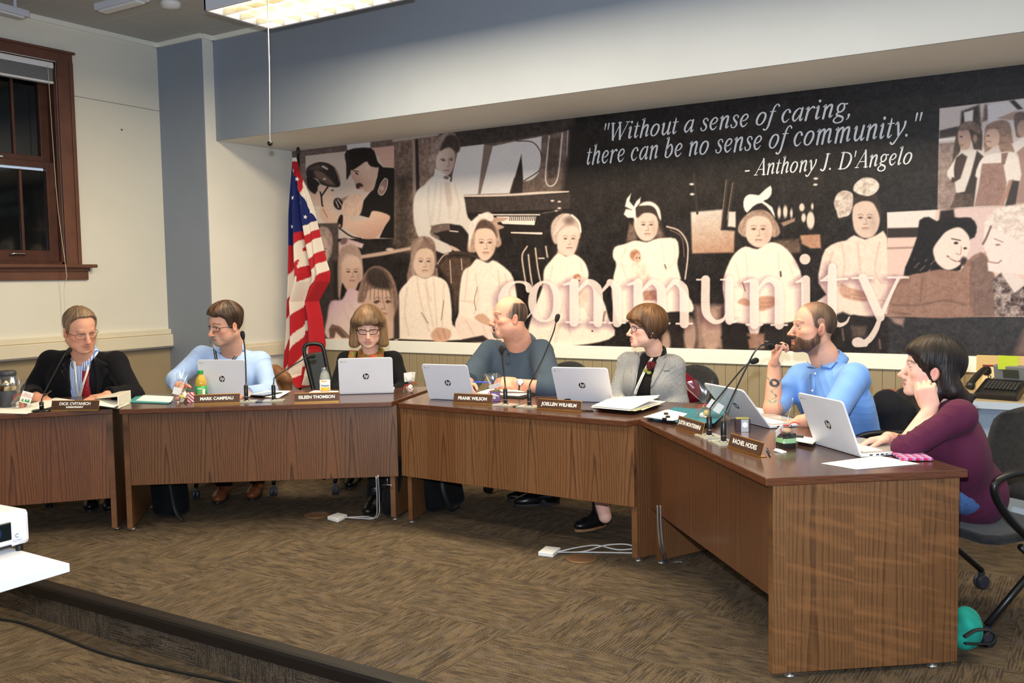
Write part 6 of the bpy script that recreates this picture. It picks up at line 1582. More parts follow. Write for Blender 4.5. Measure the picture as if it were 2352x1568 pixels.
f5, o5 = garment(q, 'grey_blazer', (140, 142, 144), inf=.022, amp=.006, neck_r=.074, seed=62, cutter=open_front(q, .060, .030, -.55, .0, .01), sl_r=(.064, .058, .048), colorfn=wool)
f5b = lambda p_: np.minimum(f5(p_), f5a(p_))
bl_m = cloth('grey_wool', (146, 147, 148), (126, 128, 132), 700, .35, mottle=160)
drape_poly(q, f5, [(1466, 806), (1470, 838), (1462, 880), (1446, 918), (1432, 900), (1434, 860), (1440, 830), (1452, 812)], 'lapel', bl_m, .006, .004)
drape_poly(q, f5, [(1516, 796), (1528, 806), (1533, 818), (1520, 820), (1530, 832), (1510, 868), (1484, 912), (1478, 890), (1490, 850), (1502, 818)], 'lapel', bl_m, .006, .004)
drape(q, f5b, [(1458, 904), (1468, 884), (1486, 846), (1502, 818), (1514, 790)], .018, 'lanyard', LANY_W, .013, .0015, text=CREST * 2, tcol=INK, tsize=.012)
drape(q, f5a, [(1456, 900), (1462, 866), (1466, 835)], .010, 'lanyard', LANY_W, .006, .0015)
drape(q, f5, [(1524, 850), (1530, 850), (1538, 848)], .010, 'breast_pocket', bl_m, .004, .002)
pc, nc = on(f5b, 1497, 842, .020); rose = MB(); Rz = frame(nc)
fe_r = cloth('burgundy_felt', (104, 14, 28), (78, 10, 22), 600, .3); fe_g = cloth('moss_felt', (126, 134, 66), (104, 112, 52), 600, .3)
def petal_rose(b, c, R, r0, n=11):
 for i in range(n):
  a = i * 2.4; rr = r0 * (.25 + .75 * i / n); h_ = .5 - .42 * i / n
  G = []
  for u in np.linspace(-.75, .75, 7):
   row = []
   for v in np.linspace(0, 1, 5):
    ang = a + u * (1.5 - .5 * i / n); r_ = rr * (.45 + .55 * v ** .7) * (1 - .10 * (u / .75) ** 2 * v)
    row.append(c + R @ np.array((math.cos(ang) * r_, r0 * h_ * (.3 + v * (1 - .35 * v)) * 1.3, math.sin(ang) * r_)))
   G.append(row)
  b.sheet(np.array(G))
petal_rose(rose, pc - q.loc, Rz, .036); ro = rose.build('rose_brooch', fe_r, q.root, smooth=True, solid=.003, off=0)
lf = MB()
for (lx, ly) in ((1484, 852), (1492, 857)):
 p_, n_ = on(f5b, lx, ly, .012); lf.ball(p_ - q.loc, (.017, .005, .013), 12, 8, frame(n_))
lf.build('brooch_leaf', fe_g, ro, smooth=True)
trousers(q, (40, 40, 48), 15, ext=-.20)
t_ = at(1322, 1226, z=.0)[:2]; shoe(q, t_, at(1390, 1212, z=.0)[:2], (16, 15, 17), boot=.085, sole=(132, 92, 62), z0=.012)
t_ = at(1340, 1180, z=.0)[:2]; shoe(q, t_ + np.array((.1, .35)), t_ + np.array((.33, .48)), (16, 15, 17), boot=.08, sole=(132, 92, 62))
# 6. bearded man in the bright blue shirt
def hands6(f, q):
 hand(f, q.wr, Z * .93 + q.front * .10 + q.L * .28, -q.L * .55 + q.front * .75, q.L * .8 + q.front * .2, curl=(.9, .8, .75, .7), thumb=(.2, .5), sc=1.05,
   each=((.35, 1.2, .9), (.75, 1.2, .9), (.95, 1.15, .8), (1.05, 1.1, .7)))
 hand(f, q.wl, -q.L * .8 + q.front * .3 - Z * .1, Z, q.front, curl=(.4, .4, .45, .5), sc=1.05)
bd = lambda x, y, z: np.clip(sstep(-.016, -.040, z - np.interp(y, (-.02, .0, .02, .04, .06, .09), (.03, .015, -.018, -.030, -.028, -.012))) * sstep(-.022, -.006, y) * np.where((np.abs(x) < .022) & (y > .07) & (z > -.084) & (z < -.062), 0.15, 1) * sstep(-.150, -.120, z), 0, 1)
scalp = lambda x, y, z: sstep(-.006, .022, z - np.interp(y, (-.11, -.06, -.03, -.012, .004, .020, .034, .055, .09), (-.07, -.06, -.02, .01, -.02, -.01, .045, .085, .105)) - .0) * (np.abs(x) < .0765)
def tattoo(V, c, q):
 d = q.wr - q.er; L_ = np.linalg.norm(d); d /= L_; r = V - q.er; t = (r @ d) / L_; side = np.cross(d, -horiz(q.er - CAM)); s_ = r @ (side / np.linalg.norm(side)); near = (np.linalg.norm(r - np.outer(r @ d, d), axis=1) < .06)
 tx = t; sx = s_ + .004
 n = vnoise(91, 14, 120, 420)(V)
 m = near & (np.hypot((tx - .56) * .26, sx - .008) < .026) & (np.hypot((tx - .56) * .26, sx - .008) > .009 + .004 * n)
 c[m] = (72, 66, 74)
 m = near & (np.abs(sx - .006 - .012 * np.sin(tx * 30)) < .0035) & (tx > .18) & (tx < .48); c[m] = (96, 132, 118)
 m = near & (np.abs(np.abs(sx - .008) - .020 - .2 * np.abs(tx - .6)) < .0035) & (tx > .60) & (tx < .74); c[m] = (104, 130, 118)
 m = near & (np.hypot((tx - .30) * .26, sx - .018) < .010) & (n > 0); c[m] = (78, 74, 80)
 m = near & (np.abs(np.hypot((tx - .17) * .26, sx) - .016) < .003) & (tx < .17); c[m] = (92, 136, 122)
 return c
p6 = make_person('person', 'bearded shaven-headed man in a bright blue shirt, holding a pen to his mouth', dict(
 head=(1869, 752, 4.92), yaw=-72, pitch=4, roll=2, hs=1.10, neck=(1906, 846, 4.98), sl=(1963, 866, 4.72), sr=(1840, 866, 5.14), el=(1908, 960, 4.50), wl=(1838, 968, 4.60), er=(1776, 938, 4.94), wr=(1778, 838, 4.98),
 front=F4, fat=1.05, lean=.2, neckr=.062, arm=1.12, hands=hands6, seed=24, bodytint=tattoo,
 face=dict(skin=(214, 164, 142), smile=.3, open=.9, jaw=1.04, nose=.95, nosew=.95, brow=(92, 66, 50), browa=.7, lips=(196, 120, 112), iris=(90, 96, 90), gaze=(.1, .1), chin=.006, beard=[((96, 70, 54), bd, .72), ((96, 76, 64), scalp, .55)])))
q = p6
hair(q, lambda x, y, z: bd(x, y, z) * .0050 - .0022, (86, 62, 48), 'beard', seed=25, fade=.0012, strands=.0007, streak=.32)
hair(q, lambda x, y, z: scalp(x, y, z) * .0030 - .0022, (84, 66, 54), 'hair', seed=26, fade=.0007, strands=.0005, streak=.2, fn=lambda V, c, s_: c + (sstep(-.03, .06, V[:, 1]) * sstep(.04, .09, V[:, 2]))[:, None] * (np.array((170, 128, 106)) - c) * .75)
f6a, o6a = garment(q, 'undershirt', (222, 222, 224), inf=.004, sleeves=False, k=.06, amp=.001, neck_r=.060, seed=70, h=.007)
f6, o6 = garment(q, 'blue_shirt', (112, 158, 228), inf=.014, amp=.009, neck_r=.070, seed=71, cuff=dict(l=.35, r=.02), matl='fabric_fine', sl_r=(.072, .062, .052), h=.0045)
sh6 = cloth('bright_blue_cotton', (120, 164, 232), (104, 150, 222), 1500, .08)
collar(q, sh6, r=.072, gap=80, stand=.034, leaf=.052, point=.0)
leaves(q, f6, [[(1914, 776), (1931, 787), (1932, 821), (1910, 849), (1886, 845), (1906, 813)], [(1856, 809), (1872, 831), (1875, 847), (1854, 845), (1850, 830)]], sh6)
drape(q, f6, [(1866, 858), (1868, 890), (1866, 920), (1862, 950)], .034, 'placket', sh6, .003, .002)
for px, py in ((1874, 859), (1868, 897), (1864, 935)):
 p_, n_ = on(f6, px, py, .006)
 if p_ is not None: MB().ball(p_ - q.loc, .0058, 10, 6).build('button', M['white_plastic'], q.root, smooth=True)
trousers(q, (40, 46, 60), 16)
# 7. woman in the plum top
def hands7(f, q):
 hand(f, q.wl, Z * .9 + q.front * .25 - q.L * .1, q.front * .5 + q.L * .7, q.front * .6 - q.L * .6, curl=(1.2, 1.25, 1.3, 1.3), thumb=(.3, .6), sc=.98, each=((1.15, 1.45, .8),) * 4)
 hand(f, q.wr, q.front * .95 - q.L * .15 - Z * .12, Z * .9 - q.L * .3, q.L, curl=(.35, .42, .45, .5), thumb=(.45, .3), sc=.98)
p7 = make_person('person', 'smiling woman with dark hair in a plum top, cheek resting on her fist', dict(
 head=(2138, 846, 4.02), yaw=-84, pitch=5, roll=0, hs=1.04, neck=(2178, 924, 4.04), sl=(2205, 955, 3.80), sr=(2151, 946, 4.26), el=(2078, 1030, 3.83), wl=(2138, 938, 3.88), er=(2100, 1026, 4.10), wr=(2040, 1006, 3.99),
 front=F4, fat=.96, bust=.02, lean=.12, neckr=.050, arm=.98, hands=hands7, seed=29,
 face=dict(skin=(230, 186, 170), smile=1.0, open=.5, jaw=.93, nose=.95, nosew=.9, mouth=.25, teeth=True, brow=(50, 36, 32), lips=(192, 104, 104), iris=(50, 40, 34), gaze=(0, -.1))))
q = p7
dkh = lambda V, c, s_: np.array((30, 23, 22)) * (1 + .3 * s_[:, None]) + (sstep(.07, .11, V[:, 2]) * sstep(-.02, .08, V[:, 1]))[:, None] * np.array((30, 20, 8))
hair(q, hairline((-.12, -.05, -.012, .004, .020, .05, .07, .10), (-.09, -.08, .010, .0, .004, .030, .046, .050), top=.020, side=.011), (30, 23, 22), streak=.3, seed=30, strands=.0009, flow=(.8, .35, .7), fn=dkh, box=((-.15, -.2, -.27), (.15, .15, .17)),
  extra=[('u', ell((0, -.04, .032), (.090, .094, .094)), .03), ('u', rc((.040, .072, .075), (.074, .030, .022), .018, .010), .03), ('u', rc((-.05, .07, .07), (-.078, .03, -.04), .022, .020), .03), ('u', chain([(.066, -.05, -.02), (.074, -.085, -.075), (.066, -.13, -.105), (.060, -.16, -.09)], [.036, .040, .030, .012]), .03), ('u', chain([(.070, -.035, -.035), (.078, -.025, -.085), (.074, -.01, -.14), (.060, .015, -.165)], [.026, .026, .024, .012]), .025), ('u', chain([(-.066, -.05, -.02), (-.074, -.07, -.1), (-.066, -.05, -.16)], [.036, .036, .02]), .03),
   ('u', chain([(.074, -.004, -.035), (.083, .004, -.070), (.080, -.012, -.105)], [.006, .008, .006]), .006), ('s', rc((0, -.0, -.1), (0, .02, -.26), .045, .05), .008), ('s', ell((.09, -.006, -.014), (.03, .019, .026)), .006)])
f7, o7 = garment(q, 'plum_top', (84, 34, 60), inf=.014, amp=.006, neck_r=.086, seed=81, cuff=dict(l=.16, r=.2), sl_r=(.056, .051, .047), h=.0042)
MB().lathe([(.0285, -.004), (.0315, -.004), (.0315, .004), (.0285, .004)], q.wr + (q.er - q.wr) * .18 - q.loc, (lambda R_: np.stack([R_[:, 0], R_[:, 2], R_[:, 1]], 1))(frame(q.er - q.wr)), 24).build('yellow_wristband', mat('yellow_silicone', (226, 206, 88), .5), q.root, smooth=False)
MB().lathe([(.030, -.002), (.032, -.002), (.032, .002), (.030, .002)], q.wr + (q.er - q.wr) * .42 - q.loc, (lambda R_: np.stack([R_[:, 0], R_[:, 2], R_[:, 1]], 1))(frame(q.er - q.wr)), 24).build('teal_wristband', mat('teal_band', (90, 150, 160), .5), q.root)
trousers(q, (70, 100, 150), 17)
# things on and around the desks
DZ = 0.75
def span(a, b, z=DZ):
 A, B = at(*a, z=z), at(*b, z=z); d = B - A
 return A, B, (A + B) / 2, math.atan2(d[1], d[0]), float(np.linalg.norm(d))
def placed(name, label, cat, px, py, rz=0.0, z=DZ, group=None): return thing(name, label, cat, at(px, py, z=z), rz, group)
# name plates: a slanted wood-grain plate in a brass holder
plate_m = mat('name_plate_walnut', (64, 38, 24), .35); n = NT(plate_m)
n.color(n.ramp(n.noise(n.coord((2, 60, 60)), 3, 4, .6), [(.35, (52, 28, 18)), (.5, (80, 50, 32)), (.65, (58, 34, 22))]))
letter_m = mat('white_engraving', (238, 234, 226), .5)
W_PL = (("DICK CVITANICH", "SUPERINTENDENT", (117, 944), (226, 943), 'far left, in front of the open binder'), ("MARK CAMPEAU", None, (445, 929.6), (551, 926), 'in front of the green-capped juice bottle'),
  ("EILEEN THOMSON", None, (676, 926), (779, 923), 'in front of the glass drink bottle'), ("FRANK WILSON", None, (1040.6, 926.5), (1129, 930.6), 'beside the purple box'),
  ("JOELLEN WILHELM", None, (1233, 940), (1333, 947), 'in front of the black tape box'), ("JUSTIN MONTERMINI", None, (1553, 983), (1610, 1001.5), 'in front of the cookie bag'),
  ("RACHEL HODES", None, (1672, 1027), (1745, 1051), 'nearest, right of the two gooseneck microphones'))
WH = ('farthest left desk', 'left end of the second desk', 'middle of the second desk', 'left part of the middle desk', 'right part of the middle desk', 'left end of the right desk', 'right desk')
for k, (nm, sub_, a, b, where) in enumerate(W_PL):
 A, B, c, rz, L = span(a, b)
 t = thing('name_plate', f'brass-edged name plate reading {nm}' + (', SUPERINTENDENT' if sub_ else ''), 'name plate', c, rz, 'name plates along the desks')
 tl = 0.30; hh = .056
 Rt = rotm(-tl, 0, 0)
 hb = MB(); prof = [(-.004, 0), (.034, 0), (.034, .003), (.006, .003), (.006, .006), (-.004, .009)]
 hb.add([(x, y, z) for x in (-L / 2, L / 2) for y, z in prof], [tuple(range(6)), tuple(range(11, 5, -1))] + [(i, 6 + i, 6 + (i + 1) % 6, (i + 1) % 6) for i in range(6)])
 hb.box(np.array((0, .0, .006)) + Rt @ np.array((0, 0, hh - .001)), (L, .006, .005), Rt)
 hb.box(np.array((0, .0055, .006)) + Rt @ np.array((0, 0, hh / 2)), (L, .002, hh), Rt)
 hb.build('holder', M['brass'], t, bevel=.0008)
 MB().box(np.array((0, .001, .006)) + Rt @ np.array((0, 0, hh / 2)), (L - .002, .005, hh - .006), Rt).build('plate', plate_m, t)
 def put(txt, size, up, wmax):
  V, F = text_mesh(txt, size, bold=.0008); w = V[:, 0].max() - V[:, 0].min(); V[:, 0] -= (V[:, 0].max() + V[:, 0].min()) / 2
  if w > wmax: V[:, 0] *= wmax / w
  V3 = np.c_[V[:, 0], np.full(len(V), -.0042), V[:, 1] + up] @ Rt.T + np.array((0, .001, .006)); return MB().add(V3, F)
 if sub_:
  m_ = put(nm, .024, hh * .64, L * .72); m_.build('lettering', letter_m, t); put(sub_, .0125, hh * .28, L * .5).build('lettering', letter_m, t)
 else: put(nm, .0265, hh * .5, L * (.76 if len(nm) < 14 else .88)).build('lettering', letter_m, t)
# laptops
lid_m = paint('white_laptop_shell', (214, 215, 222), .32, .01, 8, .02); deck_m = mat('silver_keyboard_deck', (176, 174, 172), .35, .3); key_m = mat('white_keys', (226, 226, 228), .45)
hp_m = mat('dark_logo_disc', (54, 42, 36), .25, .5); hpw_m = mat('logo_white', (228, 228, 230), .4); port_m = mat('port_dark', (24, 24, 28), .5)
SCR = mat('dark_screen', (16, 18, 22), .12)
def laptop(a, b, top, label, wid=.345):
 A, B, c, rz, L = span(a, b, DZ + .010)
 c[2] = DZ; wid = L if .30 < L < .40 else wid
 best = None
 ca, sa = math.cos(rz), math.sin(rz); Hl = .236
 for deg in np.arange(2, 46, .5):
  t_ = math.radians(deg)
  loc = np.array((wid / 2, -Hl * math.sin(t_), .010 + Hl * math.cos(t_)))
  w_ = np.array((c[0] + loc[0] * ca - loc[1] * sa, c[1] + loc[0] * sa + loc[1] * ca, c[2] + loc[2]))
  u, v = proj(w_); e = (v - top[1]) ** 2 + .25 * (u - top[0]) ** 2
  if best is None or e < best[0]: best = (e, t_)
 t_ = best[1]
 t = thing('laptop', label, 'laptop', c, rz, 'white laptops on the desks')
 MB().box((0, .118, .009), (wid, .236, .014)).build('base', lid_m, t, bevel=.004)
 MB().box((0, .118, .0165), (wid - .012, .224, .001)).build('keyboard_deck', deck_m, t)
 kb = MB()
 for r in range(5):
  for i in range(14): kb.box(((i - 6.5) * (wid - .06) / 14, .040 + r * .0185, .0178), ((wid - .06) / 14 - .003, .0155, .002))
 kb.build('keys', key_m, t, bevel=.0006)
 MB().box((0, .185, .0172), (.10, .060, .0006)).build('trackpad', mat('trackpad_grey', (186, 184, 182), .4), t)
 pb = MB()
 for y, w_ in ((.045, .014), (.075, .013), (.096, .013), (.117, .006)): pb.box((wid / 2, y, .009), (.002, w_, .005))
 pb.build('ports', port_m, t)
 R = rotm(t_, 0, 0)
 ori = np.array((0, .0, .010))
 pts = []
 for (sx, sz, rr) in ((-1, 0, .006), (1, 0, .006), (1, 1, .018), (-1, 1, .018)):
  cx_, cz_ = sx * (wid / 2 - rr), (Hl - rr) if sz else rr
  a0 = {(-1, 0): PI, (1, 0): 1.5 * PI, (1, 1): 0, (-1, 1): .5 * PI}[(sx, sz)]
  for q_ in np.linspace(a0, a0 + PI / 2, 6): pts.append((cx_ + rr * math.cos(q_), cz_ + rr * math.sin(q_)))
 T = np.array([[1, 0, 0], [0, 0, -1], [0, 1, 0]], float)
 Ml = R @ np.array([[1, 0, 0], [0, 0, 1], [0, 1, 0]], float)
 lid = MB().prism(pts, -.004, .004, Ml, ori).build('lid', lid_m, t, bevel=.002)
 def decal(name, V2, F, m, off, parent): 
  V3 = np.c_[V2[:, 0], np.full(len(V2), off), V2[:, 1]] @ R.T + ori
  return MB().add(V3, F).build(name, m, parent)
 q_ = np.linspace(0, 2 * PI, 36, endpoint=False); dr = .0205
 disc = np.c_[dr * np.cos(q_), .112 + dr * np.sin(q_)]
 d_ = decal('logo', disc, [tuple(range(36))], hp_m, -.0046, lid)
 hb = []
 def st(p0, p1, w_=.0042):
  p0, p1 = np.array(p0), np.array(p1); e = p1 - p0; nrm = np.array((w_ / 2, 0)) if abs(e[1]) > abs(e[0]) else np.array((0, w_ / 2))
  hb.append([p0 - nrm, p0 + nrm, p1 + nrm, p1 - nrm])
 z0 = .112; sl = .26
 def P_(x, z): return (x + sl * z, z0 + z)
 st(P_(-.0095, -.0085), P_(-.0095, .0190)); st(P_(-.0010, -.0085), P_(-.0010, .0040)); st(P_(-.0100, .0058), P_(-.0005, .0058), .0038)
 st(P_(.0050, -.0190), P_(.0050, .0075)); st(P_(.0130, -.0065), P_(.0130, .0058)); st(P_(.0050, .0060), P_(.0135, .0060), .0038); st(P_(.0050, -.0068), P_(.0135, -.0068), .0038)
 V2 = np.array(hb).reshape(-1, 2); decal('logo_letters', V2, [tuple(range(4 * i, 4 * i + 4)) for i in range(len(hb))], hpw_m, -.0052, d_)
 cxy = np.array((-wid / 2 + .020, Hl - .022))
 for i, cc_ in enumerate(((206, 70, 56), (84, 150, 84), (220, 190, 70))):
  aa = np.linspace(math.radians(90 + 120 * i), math.radians(210 + 120 * i), 8)
  V2 = np.vstack([cxy, cxy + .0045 * np.c_[np.cos(aa), np.sin(aa)]]); decal('browser_mark', V2, [tuple(range(9))], mat('mark_colour', cc_, .5), -.0046, lid)
 V, F = text_mesh('chrome', .0085, 'LEFT'); decal('lettering', V[:, :2] + cxy + (.008, 0), F, mat('grey_print', (140, 140, 146), .5), -.0046, lid)
 sp = [(-wid / 2 + .012, .02), (wid / 2 - .012, .02), (wid / 2 - .012, Hl - .012), (-wid / 2 + .012, Hl - .012)]
 decal('screen', np.array(sp), [(3, 2, 1, 0)], SCR, .0046, lid)
 return t
laptop((446, 908), (581, 910), (577, 827.5), 'white laptop in front of the man in the light blue shirt, beside the juice bottle')
laptop((780, 903), (904, 899.6), (902.5, 820), 'white laptop in front of the woman with the scarf')
laptop((986, 913), (1090, 917), (1067.5, 837), 'white laptop beside the laughing man, above the FRANK WILSON plate')
laptop((1281, 917), (1408.5, 921), (1382.6, 844), 'white laptop in front of the woman in the grey blazer')
laptop((1675, 957), (1769, 980), (1704.7, 895.7), 'white laptop leaning far open before the bearded man')
laptop((1872, 1015), (1978, 1045.8), (1927, 917), 'nearest white laptop, under the hand of the woman in plum')
# gooseneck microphones
mic_b = mat('mic_black', (20, 20, 23), .3); mic_f = mat('mic_foam', (16, 16, 17), .95)
MIC = [((96, 944), (96, 922), [(97, 914), (108, 890), (145, 820)], (157, 807), 'round', 'black gooseneck microphone on a round base left of the DICK CVITANICH plate', .10),
  ((566, 923), (565, 883), [(565, 874), (564, 832), (561, 790)], (557.5, 769), 'clear', 'upright gooseneck microphone before the man in the light blue shirt', .06),
  ((629, 921), (629, 883), [(629, 876), (632, 866), (660, 847), (705, 820)], (716, 818), 'clear', 'gooseneck microphone bent to the right, left of the EILEEN THOMSON plate', .12),
  ((1161, 931), (1161, 891), [(1160, 880), (1156, 846), (1153, 814)], (1152, 803), 'clear', 'upright gooseneck microphone between the FRANK WILSON and JOELLEN WILHELM plates', .06),
  ((1216, 935), (1217, 893), [(1218, 880), (1244, 829), (1270, 766), (1276, 743)], (1280, 730), 'clear', 'tall leaning gooseneck microphone left of the JOELLEN WILHELM plate', .12),
  ((1629, 1004), (1630, 954), [(1631, 941), (1638, 928), (1700, 852), (1720, 834)], (1733, 829), 'clear', 'gooseneck microphone right of the JUSTIN MONTERMINI plate', .16),
  ((1662, 1018), (1662, 963), [(1665, 950), (1672, 932), (1720, 832), (1738, 802), (1754, 791), (1763, 792)], (1771, 795), 'clear', 'gooseneck microphone arched toward the bearded man', .22)]
for base, top, path, head_, kind, label, lean in MIC:
 bw = at(*base, z=DZ); d0 = depth_of(bw)
 t = thing('microphone', label, 'microphone', bw, 0, 'gooseneck microphones on the desks')
 hgt = (base[1] - top[1]) * d0 / FPX
 if kind == 'round': MB().lathe([(.055, 0), (.056, .004), (.050, .010), (.016, .012)], seg=32).build('base', mic_b, t, smooth=True); z0 = .011
 else:
  ang = (angs[1] if base[0] < 900 else angs[2] if base[0] < 1400 else angs[3])
  MB().box((0, .0, .004), (.125, .095, .008), rotm(0, 0, ang)).build('base', M['clear'], t, bevel=.001)
  MB().lathe([(.020, .008), (.020, .011), (.012, .012)], seg=20).build('socket', M['chrome'], t, smooth=True); z0 = .011
 MB().lathe([(.0125, z0), (.0125, z0 + .02), (.0128, z0 + .022), (.0128, hgt * .93), (.010, hgt * .97), (.006, hgt)], seg=20).build('handle', mic_b, t, smooth=True)
 MB().lathe([(.0131, z0 + .022), (.0131, z0 + .027)], seg=20).build('ring', M['chrome'], t)
 n_ = len(path) + 1
 pts = [np.array((0, 0, hgt - .004))] + [at(px, py, d=d0 + lean * (i + 1) / n_) - bw for i, (px, py) in enumerate(path)]
 hw = at(*head_, d=d0 + lean) - bw
 sp = smooth_path(pts + [hw], 8)
 MB().tube(sp, .0042, 8).build('gooseneck', mic_b, t, smooth=True)
 dv = hw - pts[-1]; dv /= np.linalg.norm(dv); R_ = frame(dv); R_ = np.stack([R_[:, 0], R_[:, 2], R_[:, 1]], 1)
 MB().lathe([(.004, -.035), (.0085, -.026), (.0125, -.014), (.0145, 0), (.0145, .014), (.011, .023), (.004, .027)], hw, R_, 18).build('windscreen', mic_f, t, smooth=True)
# papers, binder, folders
def sheet(name, label, cat, quad, m, z=DZ, th=.0012, lift=None, parent=None, group=None):
 Q = np.array([at(a, b, z=z) for a, b in quad]); c = Q.mean(0); c[2] = z
 G = []; lift = lift or (0, 0, 0, 0)
 for u in np.linspace(0, 1, 9):
  row = []
  for v in np.linspace(0, 1, 9):
   p_ = Q[0] * (1 - u) * (1 - v) + Q[1] * u * (1 - v) + Q[2] * u * v + Q[3] * (1 - u) * v
   h_ = (lift[0] * (1 - u) * (1 - v) + lift[1] * u * (1 - v) + lift[2] * u * v + lift[3] * (1 - u) * v)
   row.append(p_ - c + np.array((0, 0, h_ + th + .0006)))
  G.append(row)
 b = MB().sheet(np.array(G))
 if parent is None:
  o = b.build(name, m, None, solid=th, off=0); o.location = tuple(c); tag(o, label, cat, group)
 else: o = b.build(name, m, parent, solid=th, off=0)
 return o
printed = mat('printed_page', (238, 236, 230), .8); n = NT(printed)
tc = n.n('ShaderNodeTexCoord'); sp_ = n.n('ShaderNodeSeparateXYZ'); n.link(tc.outputs['Object'], sp_.inputs[0])
row_ = n.math('FRACT', n.math('MULTIPLY', n.math('ADD', sp_.outputs[0], n.math('MULTIPLY', sp_.outputs[1], -.8)), 75.0)); wd = n.ramp(n.noise(n.coord((90, 90, 1), rot=(0, 0, .9)), 1.6, 1), [(.42, 0.0), (.5, 1.0)])
n.color(n.mix(n.math('MULTIPLY', n.math('MULTIPLY', n.math('GREATER_THAN', row_, .62), wd), .32), (238, 236, 230), (120, 120, 126)))
sheet('paper', 'loose white sheets at the left frame edge under the microphone', 'paper', [(-40, 948), (60, 951), (118, 934), (40, 924)], M['paper'])
sheet('paper', 'white page lying before the hand of the man in the suit', 'paper', [(70, 928), (120, 935), (172, 920), (128, 914)], M['paper'], th=.002)
bd_ = thing('ring_binder', 'white three-ring binder lying open beside the DICK CVITANICH plate', 'binder', at(250, 925, z=DZ), 0)
bm_ = paint('binder_vinyl', (226, 222, 208), .45, .02); c0 = np.array(bd_.location)
def bq(q4, z): return [at(a, b, z=DZ + z) - c0 for a, b in q4]
G = bq([(200, 929), (272, 938), (300, 925), (228, 914)], .002); b = MB(); b.sheet(np.array([[G[0], G[3]], [G[1], G[2]]])); b.build('cover', bm_, bd_, solid=.003, off=0)
sA, sB = at(272, 938, z=DZ) - c0, at(300, 923, z=DZ) - c0
b = MB(); b.sheet(np.array([[sA + Z * .002, sA + Z * .075], [sB + Z * .002, sB + Z * .075]])); b.build('spine', bm_, bd_, solid=.006, off=0)
e_ = at(205, 917, z=DZ + .01) - c0; e2 = at(238, 903, z=DZ + .01) - c0
b = MB(); b.sheet(np.array([[sA + Z * .073, e_], [sB + Z * .073, e2]])); b.build('cover', bm_, bd_, solid=.003, off=0)
b = MB()
for k, f_ in enumerate((.2, .5, .8)):
 o_ = sA * (1 - f_) + sB * f_; dr_ = (e_ - sA) / np.linalg.norm(e_ - sA)
 b.tube(smooth_path([o_ + Z * .006 + dr_ * .01, o_ + Z * .028 + dr_ * .006, o_ + Z * .038 + dr_ * .022, o_ + Z * .030 + dr_ * .04, o_ + Z * .006 + dr_ * .045], 5), .0018, 6)
b.build('ring', M['chrome'], bd_, smooth=True)
b = MB()
for k in range(7):
 j = random.uniform(-.004, .004); w4 = bq([(208, 928), (262, 935), (286, 924), (232, 915)], .005 + .003 * k)
 b.sheet(np.array([[w4[0] + (j, j, 0), w4[3] + (j, j, 0)], [w4[1] + (j, j, .004 * math.sin(k)), w4[2] + (j, j, 0)]]))
b.build('pages', M['paper'], bd_, solid=.0008, off=0)
teal = mat('teal_card_folder', (72, 148, 152), .5); teal2 = mat('deep_teal_folder', (18, 112, 132), .42)
sheet('folder', 'pale teal folder on the desk left of the candy bag', 'folder', [(292, 925), (388, 928), (400, 913), (318, 908)], teal, th=.004)
sheet('paper', 'white sheet lying on the pale teal folder', 'paper', [(312, 920), (392, 924), (400, 911), (330, 908)], M['paper'], z=DZ + .0055)
sheet('napkin', 'crumpled white paper napkin under the phone, right of the microphones', 'napkin', [(574, 911), (640, 915), (668, 902), (590, 899)], M['paper'], lift=(.004, .002, .012, .006))
def phone(name, label, a, b, c_, z, m, m2, th=.009):
 A, B, D = at(*a, z=z), at(*b, z=z), at(*c_, z=z); cx_ = (A + B) / 2 + (D - B) / 2; ang = math.atan2((B - A)[1], (B - A)[0])
 t = thing(name, label, 'phone', cx_, ang); w_, l_ = np.linalg.norm(B - A), np.linalg.norm(D - B)
 MB().box((0, 0, th / 2), (w_, l_, th)).build('case', m, t, bevel=.0025); MB().box((0, 0, th + .0004), (w_ - .008, l_ - .012, .0008)).build('screen', m2, t)
 return t
phone('smartphone', 'dark smartphone lying on the paper napkin', (594, 910), (624, 911.5), (630, 903.5), DZ + .007, mic_b, mat('grey_screen', (110, 118, 132), .12))
sheet('paper', 'white paper behind the glass drink bottle', 'paper', [(704, 904), (775, 905), (778, 898), (722, 897)], M['paper'])
pf = thing('padfolio', 'black padfolio lying open under the hands of the laughing man', 'padfolio', at(1170, 905, z=DZ), 0); c0 = np.array(pf.location)
b = MB(); w4 = bq([(1085, 908), (1200, 915), (1268, 897), (1130, 888)], .004); b.sheet(np.array([[w4[0], w4[3]], [w4[1], w4[2]]])); b.build('cover', M['black_matte'], pf, solid=.008, off=0)
b = MB(); w4 = bq([(1092, 903), (1192, 909), (1250, 896), (1134, 889)], .010); b.sheet(np.array([[w4[0], w4[3]], [w4[1], w4[2]]])); b.build('notepad', M['paper'], pf, solid=.003, off=0)
